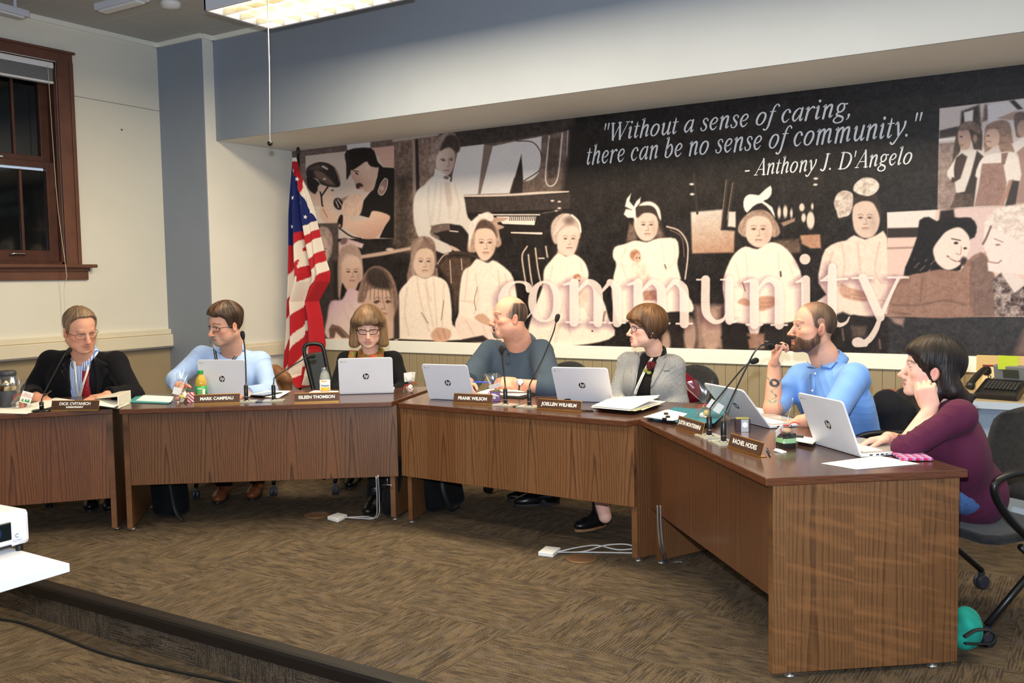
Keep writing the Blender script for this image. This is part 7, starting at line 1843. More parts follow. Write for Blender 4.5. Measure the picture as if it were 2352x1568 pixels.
def pen(label, a, b, m, za, zb=None, da=None, db=None, tip=None, r=.0048):
 A = at(*a, d=da) if da else at(*a, z=za); B = at(*b, d=db) if db else at(*b, z=zb if zb is not None else za)
 t = thing('pen', label, 'pen', A, 0); d = B - A; L = np.linalg.norm(d); d /= L; R_ = frame(d); R_ = np.stack([R_[:, 0], R_[:, 2], R_[:, 1]], 1)
 MB().lathe([(r * .9, 0), (r, .004), (r, L * .8), (r * .85, L * .86)], (0, 0, 0), R_, 14).build('barrel', m, t, smooth=True)
 MB().lathe([(r * .85, L * .86), (r * .3, L * .98), (.0008, L)], (0, 0, 0), R_, 12).build('tip', tip or M['chrome'], t, smooth=True)
 u = R_[:, 0]; MB().box(d * L * .16 + u * (r + .0012), (.002, .003, L * .26), np.stack([u, np.cross(d, u), d], 1)).build('clip', tip or M['chrome'], t)
 return t
wl4 = p4.wl if 'p4' in globals() else at(1186, 882, d=6.02)
pen('blue ballpoint pen held by the laughing man', (1130, 878), (1083, 877), mat('blue_pen', (40, 84, 206), .35), 0, da=5.93, db=5.98, tip=mat('blue_tip', (36, 70, 190), .3))
pen('dark pen held at the mouth of the bearded man', (1806, 792), (1757, 783), mic_b, 0, da=4.90, db=4.86)
pen('pen in the fingers of the man in the dark suit', (118, 897), (97, 912), mat('gold_black_pen', (70, 56, 38), .3, .6), 0, da=6.02, db=6.00)
pen('black pen lying right of the JOELLEN WILHELM plate', (1335, 942), (1367, 943.5), mic_b, DZ + .005)
pen('black pen standing out right of the RACHEL HODES plate', (1762, 1030), (1770, 1046), mic_b, DZ + .006)
tb = thing('tape_box', 'small black box with a red and white top behind the JOELLEN WILHELM plate', 'box', at(1300, 921, z=DZ), angs[2]); MB().box((0, 0, .009), (.072, .03, .018)).build('body', M['black'], tb, bevel=.002); MB().box((-.004, 0, .021), (.06, .026, .006), rotm(0, .06, 0)).build('insert', mat('red_white_card', (214, 190, 184), .6), tb, bevel=.001)
stack_cols = ((150, 110, 80), (236, 232, 222), (214, 208, 150), (236, 234, 230), (196, 60, 56), (236, 234, 228), (208, 204, 150), (238, 236, 230), (222, 222, 236), (240, 236, 224))
for k, cc_ in enumerate(stack_cols):
 dx, dy = random.uniform(-16, 16), random.uniform(-3, 3); nmz = {0: 'brown clipboard at the bottom of the loose paper pile', 4: 'red folder inside the loose paper pile'}.get(k)
 sheet('paper' if not nmz else ('clipboard' if k == 0 else 'folder'), nmz or 'sheet in the loose paper pile left of the teal folder', ('paper' if not nmz else ('clipboard' if k == 0 else 'folder')), [(1372 + dx, 934 + dy), (1462 + dx, 942 + dy), (1520 + dx * .6, 926 + dy), (1420 + dx, 915 + dy)], mat('pile_sheet', cc_, .75), z=DZ + .0032 * k, th=.002, lift=(0, 0, .030 * (k > 7) + .004 * (k % 3), .003 * (k % 2)), group=None if nmz else 'loose papers in the pile')
tf = thing('document_folder', 'teal folder stuffed with clipped papers behind the JUSTIN MONTERMINI plate', 'folder', at(1570, 955, z=DZ), 0); c0 = np.array(tf.location)
b = MB()
for z_ in (.003, .026):
 w4 = bq([(1500 + 50 * (z_ > .01), 963 + 6 * (z_ > .01)), (1640, 972), (1672, 945), (1548 + 50 * (z_ > .01), 935 + 3 * (z_ > .01))], z_); b.sheet(np.array([[w4[0], w4[3]], [w4[1], w4[2]]]))
b.build('cover', teal2, tf, solid=.003, off=0)
b = MB()
for k in range(8):
 j = np.array((random.uniform(-.012, .012), random.uniform(-.012, .012), 0)); w4 = bq([(1484, 957), (1545, 966), (1600, 955), (1535, 941)], .006 + .0024 * k); b.sheet(np.array([[w4[0] + j, w4[3] + j], [w4[1] + j, w4[2] + j]]))
b.build('pages', M['paper'], tf, solid=.0012, off=0)
for px, py in ((1530, 950), (1534, 957), (1526, 962)):
 b = MB(); c_ = at(px, py, z=DZ + .028) - c0; b.box(c_, (.022, .012, .012), rotm(.2, .1, .8)); b.build('binder_clip', M['black'], tf, bevel=.002)
sheet('paper', 'white paper behind the laptop of the bearded man', 'paper', [(1722, 952), (1760, 960), (1772, 944), (1738, 936)], M['paper'])
nb_ = thing('notebook', 'white notebook with bent pages left of the nearest laptop', 'notebook', at(1845, 1012, z=DZ), 0); c0 = np.array(nb_.location)
b = MB()
for k in range(4):
 w4 = bq([(1812, 1010), (1866, 1021), (1880, 1008), (1822, 998)], .003 + .004 * k); b.sheet(np.array([[w4[0], w4[3]], [w4[1] + (0, 0, .004 * k * .3), w4[2]]]))
b.build('pages', M['paper'], nb_, solid=.0016, off=0)
pen('black pen lying on the white notebook', (1822, 1001), (1850, 1003), mic_b, DZ + .022)
sheet('paper', 'printed white sheet at the near corner of the right desk', 'paper', [(1886, 1065), (1968, 1079), (2112, 1066), (2018, 1047)], printed)
plaid = mat('plaid_case', (196, 70, 110), .4); n = NT(plaid)
tc = n.n('ShaderNodeTexCoord'); s2 = n.n('ShaderNodeSeparateXYZ'); n.link(tc.outputs['Object'], s2.inputs[0])
fx = n.math('FRACT', n.math('MULTIPLY', s2.outputs[0], 34.0)); fy = n.math('FRACT', n.math('MULTIPLY', s2.outputs[1], 26.0))
n.color(n.mix(.5, n.ramp(fx, [(0, (206, 40, 84)), (.3, (206, 40, 84)), (.31, (150, 150, 214)), (.6, (150, 150, 214)), (.62, (226, 200, 220)), (.8, (60, 60, 140)), (1, (206, 60, 100))], 'CONSTANT'), n.ramp(fy, [(0, (206, 50, 90)), (.4, (140, 140, 206)), (.7, (224, 190, 214))], 'CONSTANT')))
phone('smartphone', 'phone in a pink and blue plaid case on the near right desk corner', (2062, 1058), (2136, 1058), (2126, 1044), DZ + .003, plaid, plaid, .011)
wrp = MB(); c_ = at(1792, 1038, z=DZ)
wrp.box((0, 0, .004), (.05, .028, .007), rotm(.05, .1, -.5)); wrp.box((-.01, .01, .008), (.03, .02, .006), rotm(-.2, .2, .3)); o = wrp.build('wrapper', M['white_plastic'], None, bevel=.003); o.location = tuple(c_); tag(o, 'small crumpled white wrapper right of the RACHEL HODES plate', 'wrapper')
# drinks
glass_m = mat('clear_glass', (235, 240, 238), .04, alpha=.22, spec=.8); juice_m = mat('apple_juice', (206, 170, 60), .1, alpha=.85, spec=.6)
bo = placed('juice_bottle', 'plastic bottle of pale apple juice with a green cap and green label', 'bottle', 463, 915)
MB().lathe([(.030, 0), (.036, .004), (.036, .075), (.034, .080), (.036, .085), (.036, .098), (.033, .118), (.024, .140), (.0155, .152), (.0145, .160)], seg=28).build('bottle', juice_m, bo, smooth=True)
MB().lathe([(.0366, .012), (.0366, .084)], seg=32).build('label', mat('green_label', (44, 150, 70), .4), bo, smooth=True)
MB().lathe([(.0172, .160), (.0172, .180), (.015, .182)], seg=24).build('cap', mat('green_cap', (24, 150, 70), .4), bo)
dcam = math.atan2(-bo.location[1], -bo.location[0])
def curved(parent, name, V, F, r, z, m, a0=0.0, loc=None, up=0):
 a = dcam + a0 + V[:, 0] / r; return MB().add(np.c_[r * np.cos(a), r * np.sin(a), z + V[:, 1]], F).build(name, m, parent)
def card(w, h, nx=8): 
 V = [(x, y) for x in np.linspace(-w / 2, w / 2, nx) for y in (-h / 2, h / 2)]; return np.array(V), [(2 * i, 2 * i + 2, 2 * i + 3, 2 * i + 1) for i in range(nx - 1)]
curved(bo, 'barcode', *card(.018, .042), .0372, .044, M['paper'], .45); curved(bo, 'label_patch', *card(.030, .012), .0372, .068, mat('pale_green_print', (196, 222, 180), .5), -.25)
for k in range(6):
 curved(bo, 'label_print', *card(.034, .003), .0372, .052 - k * .006, mat('pale_print', (150, 206, 140), .5), -.25)
bo2 = placed('drink_bottle', 'clear glass drink bottle with a white and orange label and silver cap', 'bottle', 747, 899)
MB().lathe([(.030, 0), (.0345, .004), (.0345, .088), (.033, .100), (.026, .124), (.017, .140), (.0165, .150), (.018, .152)], seg=28).build('bottle', glass_m, bo2, smooth=True)
MB().lathe([(.0352, .012), (.0352, .078)], seg=32).build('label', mat('white_label', (232, 230, 224), .45), bo2, smooth=True)
MB().lathe([(.0195, .150), (.0195, .160), (.017, .162)], seg=24).build('cap', M['chrome'], bo2)
MB().lathe([(.031, .003), (.033, .006), (.033, .030), (.001, .031)], seg=24).build('drink', mat('orange_tea', (206, 130, 50), .1, alpha=.9), bo2, smooth=True)
dcam = math.atan2(-bo2.location[1], -bo2.location[0])
curved(bo2, 'label_band', *card(.060, .020), .0356, .022, mat('orange_print', (238, 170, 50), .5)); curved(bo2, 'label_band', *card(.040, .010), .0356, .072, mat('orange_print', (236, 170, 90), .5), -.2)
V, F = text_mesh('Snapple', .017, shear=.25, bold=.0006); curved(bo2, 'lettering', V, F, .0360, .044, mat('blue_print', (40, 84, 170), .5)); V, F = text_mesh('diet', .011, shear=.25); curved(bo2, 'lettering', V, F, .0360, .057, mat('blue_print', (40, 84, 170), .5))
tu = placed('travel_mug', 'grey and steel travel mug at the left end, behind the tagged gift bag', 'mug', 20, 935)
MB().lathe([(.040, 0), (.047, .004), (.049, .09), (.050, .20)], seg=32).build('body', mat('grey_mug', (70, 72, 80), .5), tu, smooth=True); MB().lathe([(.0508, .105), (.0512, .178)], seg=32).build('band', mat('brushed_steel', (190, 182, 160), .22, 1), tu, smooth=True)
MB().lathe([(.052, .198), (.053, .205), (.052, .222), (.040, .228), (.012, .229)], seg=32).build('lid', mat('charcoal_lid', (58, 60, 66), .5), tu, smooth=True)
MB().box((-.02, -.052, .075), (.026, .002, .026)).build('tea_tag', mat('yellow_tag', (214, 200, 110), .6), tu)
# little gifts wrapped in cellophane
cello = bpy.data.materials.new('cellophane'); cello.use_nodes = True; nt = cello.node_tree; nt.nodes.clear()
o_ = nt.nodes.new('ShaderNodeOutputMaterial'); mx = nt.nodes.new('ShaderNodeMixShader'); tr = nt.nodes.new('ShaderNodeBsdfTransparent'); gl = nt.nodes.new('ShaderNodeBsdfGlossy'); lw = nt.nodes.new('ShaderNodeLayerWeight'); mp_ = nt.nodes.new('ShaderNodeMath'); mp_.operation = 'MULTIPLY_ADD'; mp_.inputs[1].default_value = .30; mp_.inputs[2].default_value = .05
tr.inputs[0].default_value = (.94, .95, .95, 1); gl.inputs['Roughness'].default_value = .2; gl.inputs[0].default_value = (.95, .95, .95, 1); lw.inputs[0].default_value = .35
nt.links.new(lw.outputs['Facing'], mp_.inputs[0]); nt.links.new(mp_.outputs[0], mx.inputs[0]); nt.links.new(tr.outputs[0], mx.inputs[1]); nt.links.new(gl.outputs[0], mx.inputs[2]); nt.links.new(mx.outputs[0], o_.inputs[0])
red_rib = mat('red_ribbon', (206, 34, 36), .45); rosemary = mat('rosemary_sprig', (96, 122, 70), .7)
def cello_bag(t, r, hbag, hneck, htop, rtop, seed, lean=(0, 0)):
 rn = np.random.RandomState(seed); ph = rn.uniform(0, 6.28, 6); seg = 40; rows = []
 for z, rr, am in ((.001, r * .85, .05), (hbag * .15, r * 1.02, .06), (hbag * .5, r * 1.05, .10), (hbag * .8, r * .8, .20), (hneck, .010, .25), (hneck + .012, .012, .3), (hneck + (htop - hneck) * .4, rtop * .6, .38), (hneck + (htop - hneck) * .75, rtop * .95, .42), (htop, rtop, .45)):
  a = np.linspace(0, 2 * PI, seg); w = sum(np.sin((k + 2) * a + ph[k] + z * 30) / (1.4 + k * .4) for k in range(5)) * .5
  k_ = z / htop; R_ = rr * (1 + am * w); zz = z + (.05 * htop * np.sin(3 * a + ph[0]) if z > hneck * 1.3 else 0)
  rows.append(np.c_[R_ * np.cos(a) + lean[0] * k_ * k_, R_ * np.sin(a) * (1 if z < hneck else .4) + lean[1] * k_ * k_, zz + 0 * a])
 return MB().sheet(np.array(rows)).build('cellophane', cello, t, smooth=True)
def ribbon_tie(t, h, r=.012):
 a = np.linspace(0, 2 * PI, 20); b = MB(); b.tube(np.c_[r * np.cos(a), r * .7 * np.sin(a), h + 0 * a], .0022, 6, cap=False)
 b.tube(smooth_path([(r, 0, h), (r + .02, -.01, h + .012), (r + .045, -.02, h + .004)]), .0020, 6); b.tube(smooth_path([(-r, 0, h), (-r - .022, -.015, h - .006), (-r - .03, -.03, h - .03)]), .0020, 6)
 return b.build('ribbon', red_rib, t, smooth=True)
def candies(t, r, cols, seed, zmax=.04):
 rn = np.random.RandomState(seed)
 for i, cc_ in enumerate(cols):
  a = i * 2.4; rr = r * .5 * (1 if i else 0); MB().ball((rr * math.cos(a), rr * math.sin(a), .016 + zmax * .3 * (i % 3)), (.018, .016, .014), 14, 8, rotm(*rn.uniform(-1, 1, 3))).build('candy', mat('candy_colour', cc_, .4), t, smooth=True)
def gift_tag(t, pos, w, h, R_, prints=True):
 o = MB().box(pos, (w, .0012, h), R_).build('gift_tag', M['paper'], t)
 return o
def facing(px, py): 
 p_ = at(px, py, z=DZ); return math.atan2(-p_[1], -p_[0]) + PI / 2
g1 = placed('gift_bag', 'cellophane sweet bag with a Merry Christmas tag in front of the travel mug', 'gift bag', 50, 937, facing(50, 937)); cello_bag(g1, .052, .07, .085, .185, .045, 1, (-.02, 0)); ribbon_tie(g1, .085); candies(g1, .045, [(206, 120, 96), (236, 226, 214), (180, 130, 60), (120, 60, 50)], 1)
Rg = rotm(.15, .35, 0); o = gift_tag(g1, (.028, -.045, .068), .062, .072, Rg)
for k_, (txt, zz) in enumerate((('Merry', .020), ('Christmas', .008))):
 V, F = text_mesh(txt, .015, shear=.3); MB().add(np.c_[V[:, 0], np.full(len(V), -.0012), V[:, 1] + zz] @ Rg.T + np.array((.028, -.045, .068)), F).build('lettering', red_rib, o)
for k_, x in enumerate((-.014, .002, .017)):
 h_ = .018 + .004 * k_; T = [(x - .010, -.0012, -.028), (x + .010, -.0012, -.028), (x, -.0012, -.028 + h_)]; MB().add(np.array(T) @ Rg.T + np.array((.028, -.045, .068)), [(0, 1, 2)]).build('printed_tree', mat('tree_green', (60, 150, 80), .6), o)
g2 = placed('gift_bag', 'cellophane bag of nuts and sweets left of the MARK CAMPEAU plate', 'gift bag', 418, 925, facing(418, 925)); cello_bag(g2, .055, .075, .09, .20, .042, 2, (.03, 0)); ribbon_tie(g2, .088); candies(g2, .05, [(226, 214, 200), (170, 120, 70), (206, 190, 90), (150, 96, 60), (214, 150, 130)], 2)
stp = stripes('candy_stripe_box', (.7, .0, .7), (232, 226, 224), (196, 60, 84), .016); MB().box((.055, .01, .030), (.045, .05, .058)).build('striped_box', stp, g2, bevel=.001); gift_tag(g2, (-.025, -.04, .08), .05, .045, rotm(.1, .3, 0))
MB().tube(smooth_path([(.0, 0, .07), (.03, -.01, .085), (.055, -.02, .08)]), .003, 6).build('rosemary', rosemary, g2)
g3 = placed('gift_bag', 'small cellophane gift with a folded white card right of the scarf woman\'s laptop', 'gift bag', 942, 902, facing(942, 902)); cello_bag(g3, .045, .05, .058, .10, .03, 3); ribbon_tie(g3, .056); candies(g3, .04, [(226, 190, 180), (206, 160, 150), (236, 226, 220), (190, 140, 120)], 3)
gift_tag(g3, (-.010, .005, .105), .055, .06, rotm(.15, -.1, .2)); gift_tag(g3, (.024, .012, .105), .03, .062, rotm(.1, .1, .9))
for k in range(5): MB().tube(smooth_path([(.03, 0, .05), (.05, -.01, .06 + .006 * k), (.07, -.01 + .006 * k, .05 + .008 * k)]), .0013, 5).build('rosemary', rosemary, g3)
g4 = placed('gift_bag', 'purple box of sweets in cellophane beside the FRANK WILSON plate', 'gift bag', 1137, 921, facing(1137, 921)); MB().box((0, 0, .030), (.062, .05, .058)).build('box', mat('purple_box', (108, 64, 130), .4), g4, bevel=.001)
MB().box((-.008, -.0258, .034), (.026, .001, .034)).build('label', mat('lilac_label', (206, 186, 214), .5), g4); cello_bag(g4, .048, .055, .068, .165, .055, 4, (-.02, .03)); ribbon_tie(g4, .066); gift_tag(g4, (.0, -.01, .092), .07, .03, rotm(.5, -.3, .1)); candies(g4, .03, [(230, 214, 190)], 4)
for k in range(6): MB().tube(smooth_path([(-.02, -.02, .06), (-.0 + .006 * k, -.035, .066 + .004 * (k % 3)), (.022 + .004 * k, -.035, .062 + .006 * (k % 2))]), .0014, 5).build('rosemary', rosemary, g4)
g5 = placed('gift_bag', 'cellophane bag of round cookies with a red ribbon behind the JUSTIN MONTERMINI plate', 'gift bag', 1622, 970, facing(1622, 970)); cello_bag(g5, .052, .075, .09, .205, .055, 5, (-.03, 0)); ribbon_tie(g5, .09); candies(g5, .045, [(226, 200, 120), (236, 226, 214), (214, 180, 110), (190, 60, 50)], 5, .06); gift_tag(g5, (.045, -.02, .085), .075, .050, rotm(.3, .55, .2))
g6 = placed('gift_bag', 'cellophane gift on a black and mint green box, nearest on the right desk', 'gift bag', 1805, 1027, facing(1805, 1027) + .6); MB().box((0, 0, .031), (.060, .060, .062)).build('box', mat('black_gift_box', (26, 30, 30), .3), g6, bevel=.001); MB().box((0, 0, .032), (.0606, .0606, .020)).build('box_band', mat('mint_band', (160, 214, 150), .5), g6)
cello_bag(g6, .050, .066, .092, .205, .038, 6, (.0, 0)); ribbon_tie(g6, .095); MB().ball((.005, 0, .072), (.02, .018, .012), 14, 8).build('candy', mat('peach_candy', (226, 180, 140), .4), g6, smooth=True); gift_tag(g6, (-.045, -.02, .078), .055, .035, rotm(.3, -.5, .3))
gb = placed('chocolate_box', 'small dark box with a silver hexagon label right of the microphones', 'box', 1705, 990, facing(1705, 990) + .15)
MB().box((0, 0, .030), (.066, .05, .060)).build('body', mat('dark_plum_box', (60, 40, 44), .35), gb, bevel=.001); MB().box((.008, -.0256, .030), (.034, .001, .058)).build('label', mat('silver_label', (196, 200, 206), .3, .6), gb)
MB().add([(.008 + .014 * math.cos(a), -.0266, .034 + .014 * math.sin(a)) for a in np.arange(6) * PI / 3 + PI / 6], [tuple(range(6))]).build('label_hexagon', mat('white_hexagon', (232, 234, 236), .4), gb); MB().box((0, 0, .062), (.06, .042, .004)).build('lid', mat('olive_lid', (150, 146, 70), .4), gb, bevel=.001)
for (px, py, lb) in ((597, 923, 'black desk grommet between the two left microphones'), (1190, 934, 'black desk grommet between the two middle microphones'), (1646, 1013, 'black desk grommet between the two right microphones')):
 o = MB().lathe([(.030, 0), (.032, .002), (.026, .004), (.002, .003)], seg=24).build('desk_grommet', mic_b, None, smooth=True); o.location = tuple(at(px, py, z=DZ)); tag(o, lb, 'grommet')
# quotation lettering on the mural (a pen-stroke italic)
GL = dict(n=(.5, ".04,.40,3 .10,.45,5 .13,.42,8 .09,0,8|.11,.22,3 .22,.40,5 .31,.45,7 .37,.40,8 .33,.10,8 .35,.02,6 .44,.08,2"), h=(.5, ".08,.67,3 .15,.69,6 .17,.66,8 .08,0,8|.11,.22,3 .22,.40,5 .31,.45,7 .37,.40,8 .33,.10,8 .35,.02,6 .44,.08,2"),
 m=(.74, ".04,.40,3 .10,.45,5 .13,.42,8 .09,0,8|.11,.22,3 .20,.40,5 .28,.45,7 .34,.40,8 .30,0,8|.32,.22,3 .42,.40,5 .51,.45,7 .57,.40,8 .54,.10,8 .57,.02,6 .66,.08,2"), u=(.5, ".03,.38,2 .10,.45,5 .12,.40,8 .09,.12,8 .14,.01,7 .24,.05,4 .35,.22,3|.39,.45,8 .34,.08,8 .38,.01,6 .47,.08,2"),
 i=(.28, ".03,.38,2 .11,.45,5 .13,.40,8 .09,.08,8 .13,.01,6 .22,.08,2|.15,.63,10 .151,.63,10"), l=(.27, ".07,.66,3 .15,.69,6 .17,.64,8 .08,.08,8 .12,.01,6 .20,.07,2"), t=(.29, ".15,.60,3 .14,.45,7 .09,.10,8 .13,.01,6 .23,.09,2|.03,.44,3 .27,.44,3"),
 o=(.5, ".26,.45,4 .14,.38,7 .06,.20,8 .08,.06,7 .18,0,4 .30,.06,6 .39,.24,8 .37,.39,7 .26,.45,4"), e=(.43, ".07,.20,3 .25,.24,4 .34,.35,6 .28,.44,5 .17,.42,5 .08,.28,8 .08,.12,8 .16,.01,6 .26,.03,4 .35,.12,2"), c=(.43, ".34,.36,9 .30,.44,5 .20,.44,4 .10,.32,8 .07,.16,8 .14,.02,6 .24,.02,4 .34,.11,2"),
 a=(.5, ".36,.42,4 .26,.45,4 .13,.34,7 .06,.15,8 .12,.02,6 .22,.06,4 .33,.22,3|.40,.45,7 .35,.10,8 .38,.01,6 .46,.08,2"), s=(.37, ".30,.37,6 .27,.44,4 .17,.45,4 .11,.37,6 .16,.27,8 .25,.18,8 .26,.08,6 .18,0,4 .07,.02,4 .04,.10,6"), r=(.39, ".03,.38,2 .11,.45,5 .13,.40,8 .08,0,8|.10,.2,3 .20,.38,4 .30,.45,6 .35,.42,8"),
 g=(.48, ".33,.44,4 .20,.45,5 .10,.34,7 .13,.19,6 .24,.17,5 .34,.27,7 .33,.40,5 .30,.44,4|.33,.42,4 .44,.43,5|.16,.18,4 .08,.09,6 .20,.03,7 .34,-.04,7 .32,-.17,5 .14,-.21,4 .01,-.14,6 .04,-.04,4 .14,.02,4"), f=(.28, ".40,.62,7 .36,.68,4 .28,.67,4 .20,.55,6 .13,.25,8 .06,-.08,7 -.03,-.21,4 -.11,-.18,7|.06,.44,3 .29,.44,3"),
 b=(.47, ".06,.67,3 .14,.69,6 .15,.64,8 .07,.12,8 .12,.01,5 .22,.01,4 .34,.14,8 .36,.32,8 .29,.44,6 .20,.40,4 .09,.22,3"), y=(.43, ".03,.38,2 .09,.45,5 .13,.40,8 .19,.05,8|.39,.45,8 .36,.28,6 .20,.02,4 .06,-.18,5 -.02,-.21,4 -.06,-.17,7"),
 W=(.83, ".06,.66,9 .14,.01,9|.14,.01,3 .42,.64,3|.40,.66,9 .48,.01,9|.48,.01,3 .80,.65,3|-.02,.66,3 .16,.66,3|.32,.66,3 .48,.66,3|.70,.66,3 .88,.66,3"), A=(.63, ".02,0,3 .40,.67,3|.40,.67,9 .50,0,9|.16,.23,3 .46,.23,3|-.04,0,3 .14,0,3|.40,0,3 .60,0,3"), J=(.44, ".30,.66,9 .22,.10,9 .12,-.02,5 .02,.03,7|.20,.66,3 .42,.66,3"),
 D=(.70, ".18,.66,9 .10,0,9|.06,.66,3 .30,.66,4 .52,.58,7 .60,.38,9 .50,.12,8 .32,0,4 0,0,3"))
GL.update({'.': (.25, ".06,.03,9 .061,.03,9"), ',': (.25, ".08,.03,9 .07,-.06,5 .01,-.13,2"), '"': (.40, ".10,.67,7 .08,.45,4|.26,.67,7 .24,.45,4"), "'": (.2, ".10,.67,7 .08,.45,4"), '-': (.36, ".03,.21,6 .25,.21,6"), ' ': (.25, "")})
kk = [0]
def quote_line(b, txt, p0, x1px, cap):
 A = at(*p0, y=YW); x1 = at(x1px, p0[1], y=YW)[0]; hpx = abs(at(p0[0], p0[1] - cap, y=YW)[2] - A[2]); em = hpx / .67
 tot = sum(GL[c][0] for c in txt); sx = (x1 - A[0]) / (tot * em); x = 0
 for c in txt:
  for st_ in filter(None, GL[c][1].split('|')):
   P = np.array([[float(v) for v in q.split(',')] for q in st_.split()])
   if len(P) > 2: P = smooth_path(P, 6)
   w = P[:, 2] / 100 * 1.05; xy = np.c_[(P[:, 0] + P[:, 1] * .16 + x), P[:, 1]]
   T = np.gradient(xy, axis=0) if len(xy) > 1 else np.array([[1, 0]]); T /= np.linalg.norm(T, axis=1)[:, None] + 1e-9; Nn = np.c_[-T[:, 1], T[:, 0]]
   kk[0] += 1; yo = YW - .0045 - (kk[0] % 24) * 5e-5
   def W3(v, e=0.0): return np.c_[A[0] + v[:, 0] * em * sx, np.full(len(v), yo - e), A[2] + v[:, 1] * em]
   b.sheet(np.stack([W3(xy - Nn * w[:, None] / 2), W3(xy + Nn * w[:, None] / 2)], 1))
   for k in (0, -1):
    q_ = np.linspace(0, 2 * PI, 12, endpoint=False); b.add(W3(xy[k] + w[k] / 2 * np.c_[np.cos(q_), np.sin(q_)], 1.6e-5 * (2 + k)), [tuple(range(12))])
  x += GL[c][0]
pw = mat('printed_white', (214, 216, 222), .5)
for a_ in (('"Without a sense of caring,', (1383, 324), 1960, 38), ('there can be no sense of community."', (1346, 378), 2118, 41), ("- Anthony J. D'Angelo", (1710, 404), 2096, 35)):
 b = MB(); quote_line(b, *a_); b.build('quote_line', pw, mural, loc=mural.location).location = (0, 0, 0)
# flag on its pole
YF = 6.32
L_ = np.array([(363, 681), (400, 680), (450, 677), (500, 674), (564, 672), (640, 671), (700, 669), (760, 666), (800, 663), (840, 661), (858, 665), (888, 703)], float)
R_ = np.array([(363, 690), (400, 695), (450, 708), (506, 717), (540, 725), (600, 738), (627, 746), (646, 744), (692, 719), (730, 728), (790, 736), (830, 732), (862, 722), (888, 706)], float)
nv, nu = 330, 96; G = np.zeros((nv, nu, 3)); Cf = []
pole0 = at(686, 900, y=YF)
for i, yy in enumerate(np.linspace(363, 888, nv)):
 a, c_ = np.interp(yy, L_[:, 0], L_[:, 1]), np.interp(yy, R_[:, 0], R_[:, 1])
 for j, u in enumerate(np.linspace(0, 1, nu)):
  px = a + (c_ - a) * u; k_ = min(1, (yy - 363) / 120)
  mid = np.interp(yy, (363, 560, 700, 888), (.42, .48, .55, .6))
  dep = k_ * (.050 * math.cos((u - mid) * 15 + yy * .004) + .030 * math.sin(u * 26 + yy * .006) + .05 * (u > mid) * -1)
  p_ = at(px, yy, y=YF); G[i, j] = p_ + np.array((0, -.05 - dep, 0))
  s_ = 700 + (yy - 560) * .01
  if yy < 372 or (px < 693 and yy < 366): cc_ = (226, 222, 212)
  elif px < 717 + (yy - 506) * .3 and yy < 563 + (px - 672) * .6 and not (px > 693 and yy > 506 - (px - 717) * 1.25): cc_ = (22, 34, 96)
  elif px > s_ and yy < 692:
   f_ = yy + (px - 700) * 1.35; cc_ = (178, 30, 40) if 554 < f_ < 578 or 617 < f_ < 648 or f_ > 678 else (226, 214, 200)
  elif px > s_ + 4 and yy >= 692: cc_ = (178, 30, 40) if px > 705 + (yy - 700) * .13 else (226, 214, 200)
  else:
   f_ = yy - (700 - px) * 3.0; cc_ = (178, 30, 40) if f_ < 545 or 594 < f_ < 634 or 692 < f_ < 742 or 768 < f_ < 805 or f_ > 842 else (226, 214, 200)
  Cf.append(cc_)
fl = thing('flag', 'furled American flag hanging from a floor pole at the left end of the mural', 'flag', (pole0[0], YF, 0))
F_ = [(i * nu + j, i * nu + j + 1, (i + 1) * nu + j + 1, (i + 1) * nu + j) for i in range(nv - 1) for j in range(nu - 1)]
cl_ = raw_mesh('cloth', G.reshape(-1, 3), F_, M['fabric_fine'], fl, np.array(Cf), np.array(fl.location))
q_ = cl_.modifiers.new('solid', 'SOLIDIFY'); q_.thickness = .003
b = MB()
for sx, sy in ((685.7, 393.7), (693, 413), (680.7, 419.4), (690, 432), (683, 438.5), (701.5, 448.4), (686.5, 456), (700, 467.5), (678.6, 484), (698, 487), (682, 503), (696, 505), (685, 521.4), (688.5, 541), (677, 548), (691, 558), (711, 486), (706, 500)):
 i = int((sy - 363) / 525 * (nv - 1)); a, c_ = np.interp(sy, L_[:, 0], L_[:, 1]), np.interp(sy, R_[:, 0], R_[:, 1]); j = int(np.clip((sx - a) / (c_ - a), 0, .98) * (nu - 1))
 du = (G[i, j + 1] - G[i, j]) / (np.linalg.norm(G[i, j + 1] - G[i, j]) + 1e-9); n_ = np.cross(du, Z); n_ /= np.linalg.norm(n_)
 if n_ @ (CAM - G[i, j]) < 0: n_ = -n_
 P = [G[i, j] + n_ * .008 + (du * math.sin(k * PI / 5 + .2) + Z * math.cos(k * PI / 5 + .2)) * (.023 if k % 2 == 0 else .0095) for k in range(10)]
 b.add([G[i, j] + n_ * .008] + P, [(0, k + 1, (k + 1) % 10 + 1) for k in range(10)])
b.build('stars', mat('white_stars', (232, 230, 226), .7), cl_, loc=fl.location).location = (0, 0, 0)
pm = mat('flag_pole_bronze', (58, 46, 36), .35, .5); b = MB(); tp_ = at(685, 352, y=YF)
b.tube([(0, 0, .02), (tp_[0] - pole0[0], 0, tp_[2])], .013, 12); b.build('pole', pm, fl, smooth=True)
MB().lathe([(.15, 0), (.15, .02), (.04, .05), (.02, .07)], seg=28).build('base', pm, fl, smooth=True)
MB().ball((tp_[0] - pole0[0], 0, tp_[2] + .02), (.018, .018, .04), 12, 8).build('finial', pm, fl, smooth=True)
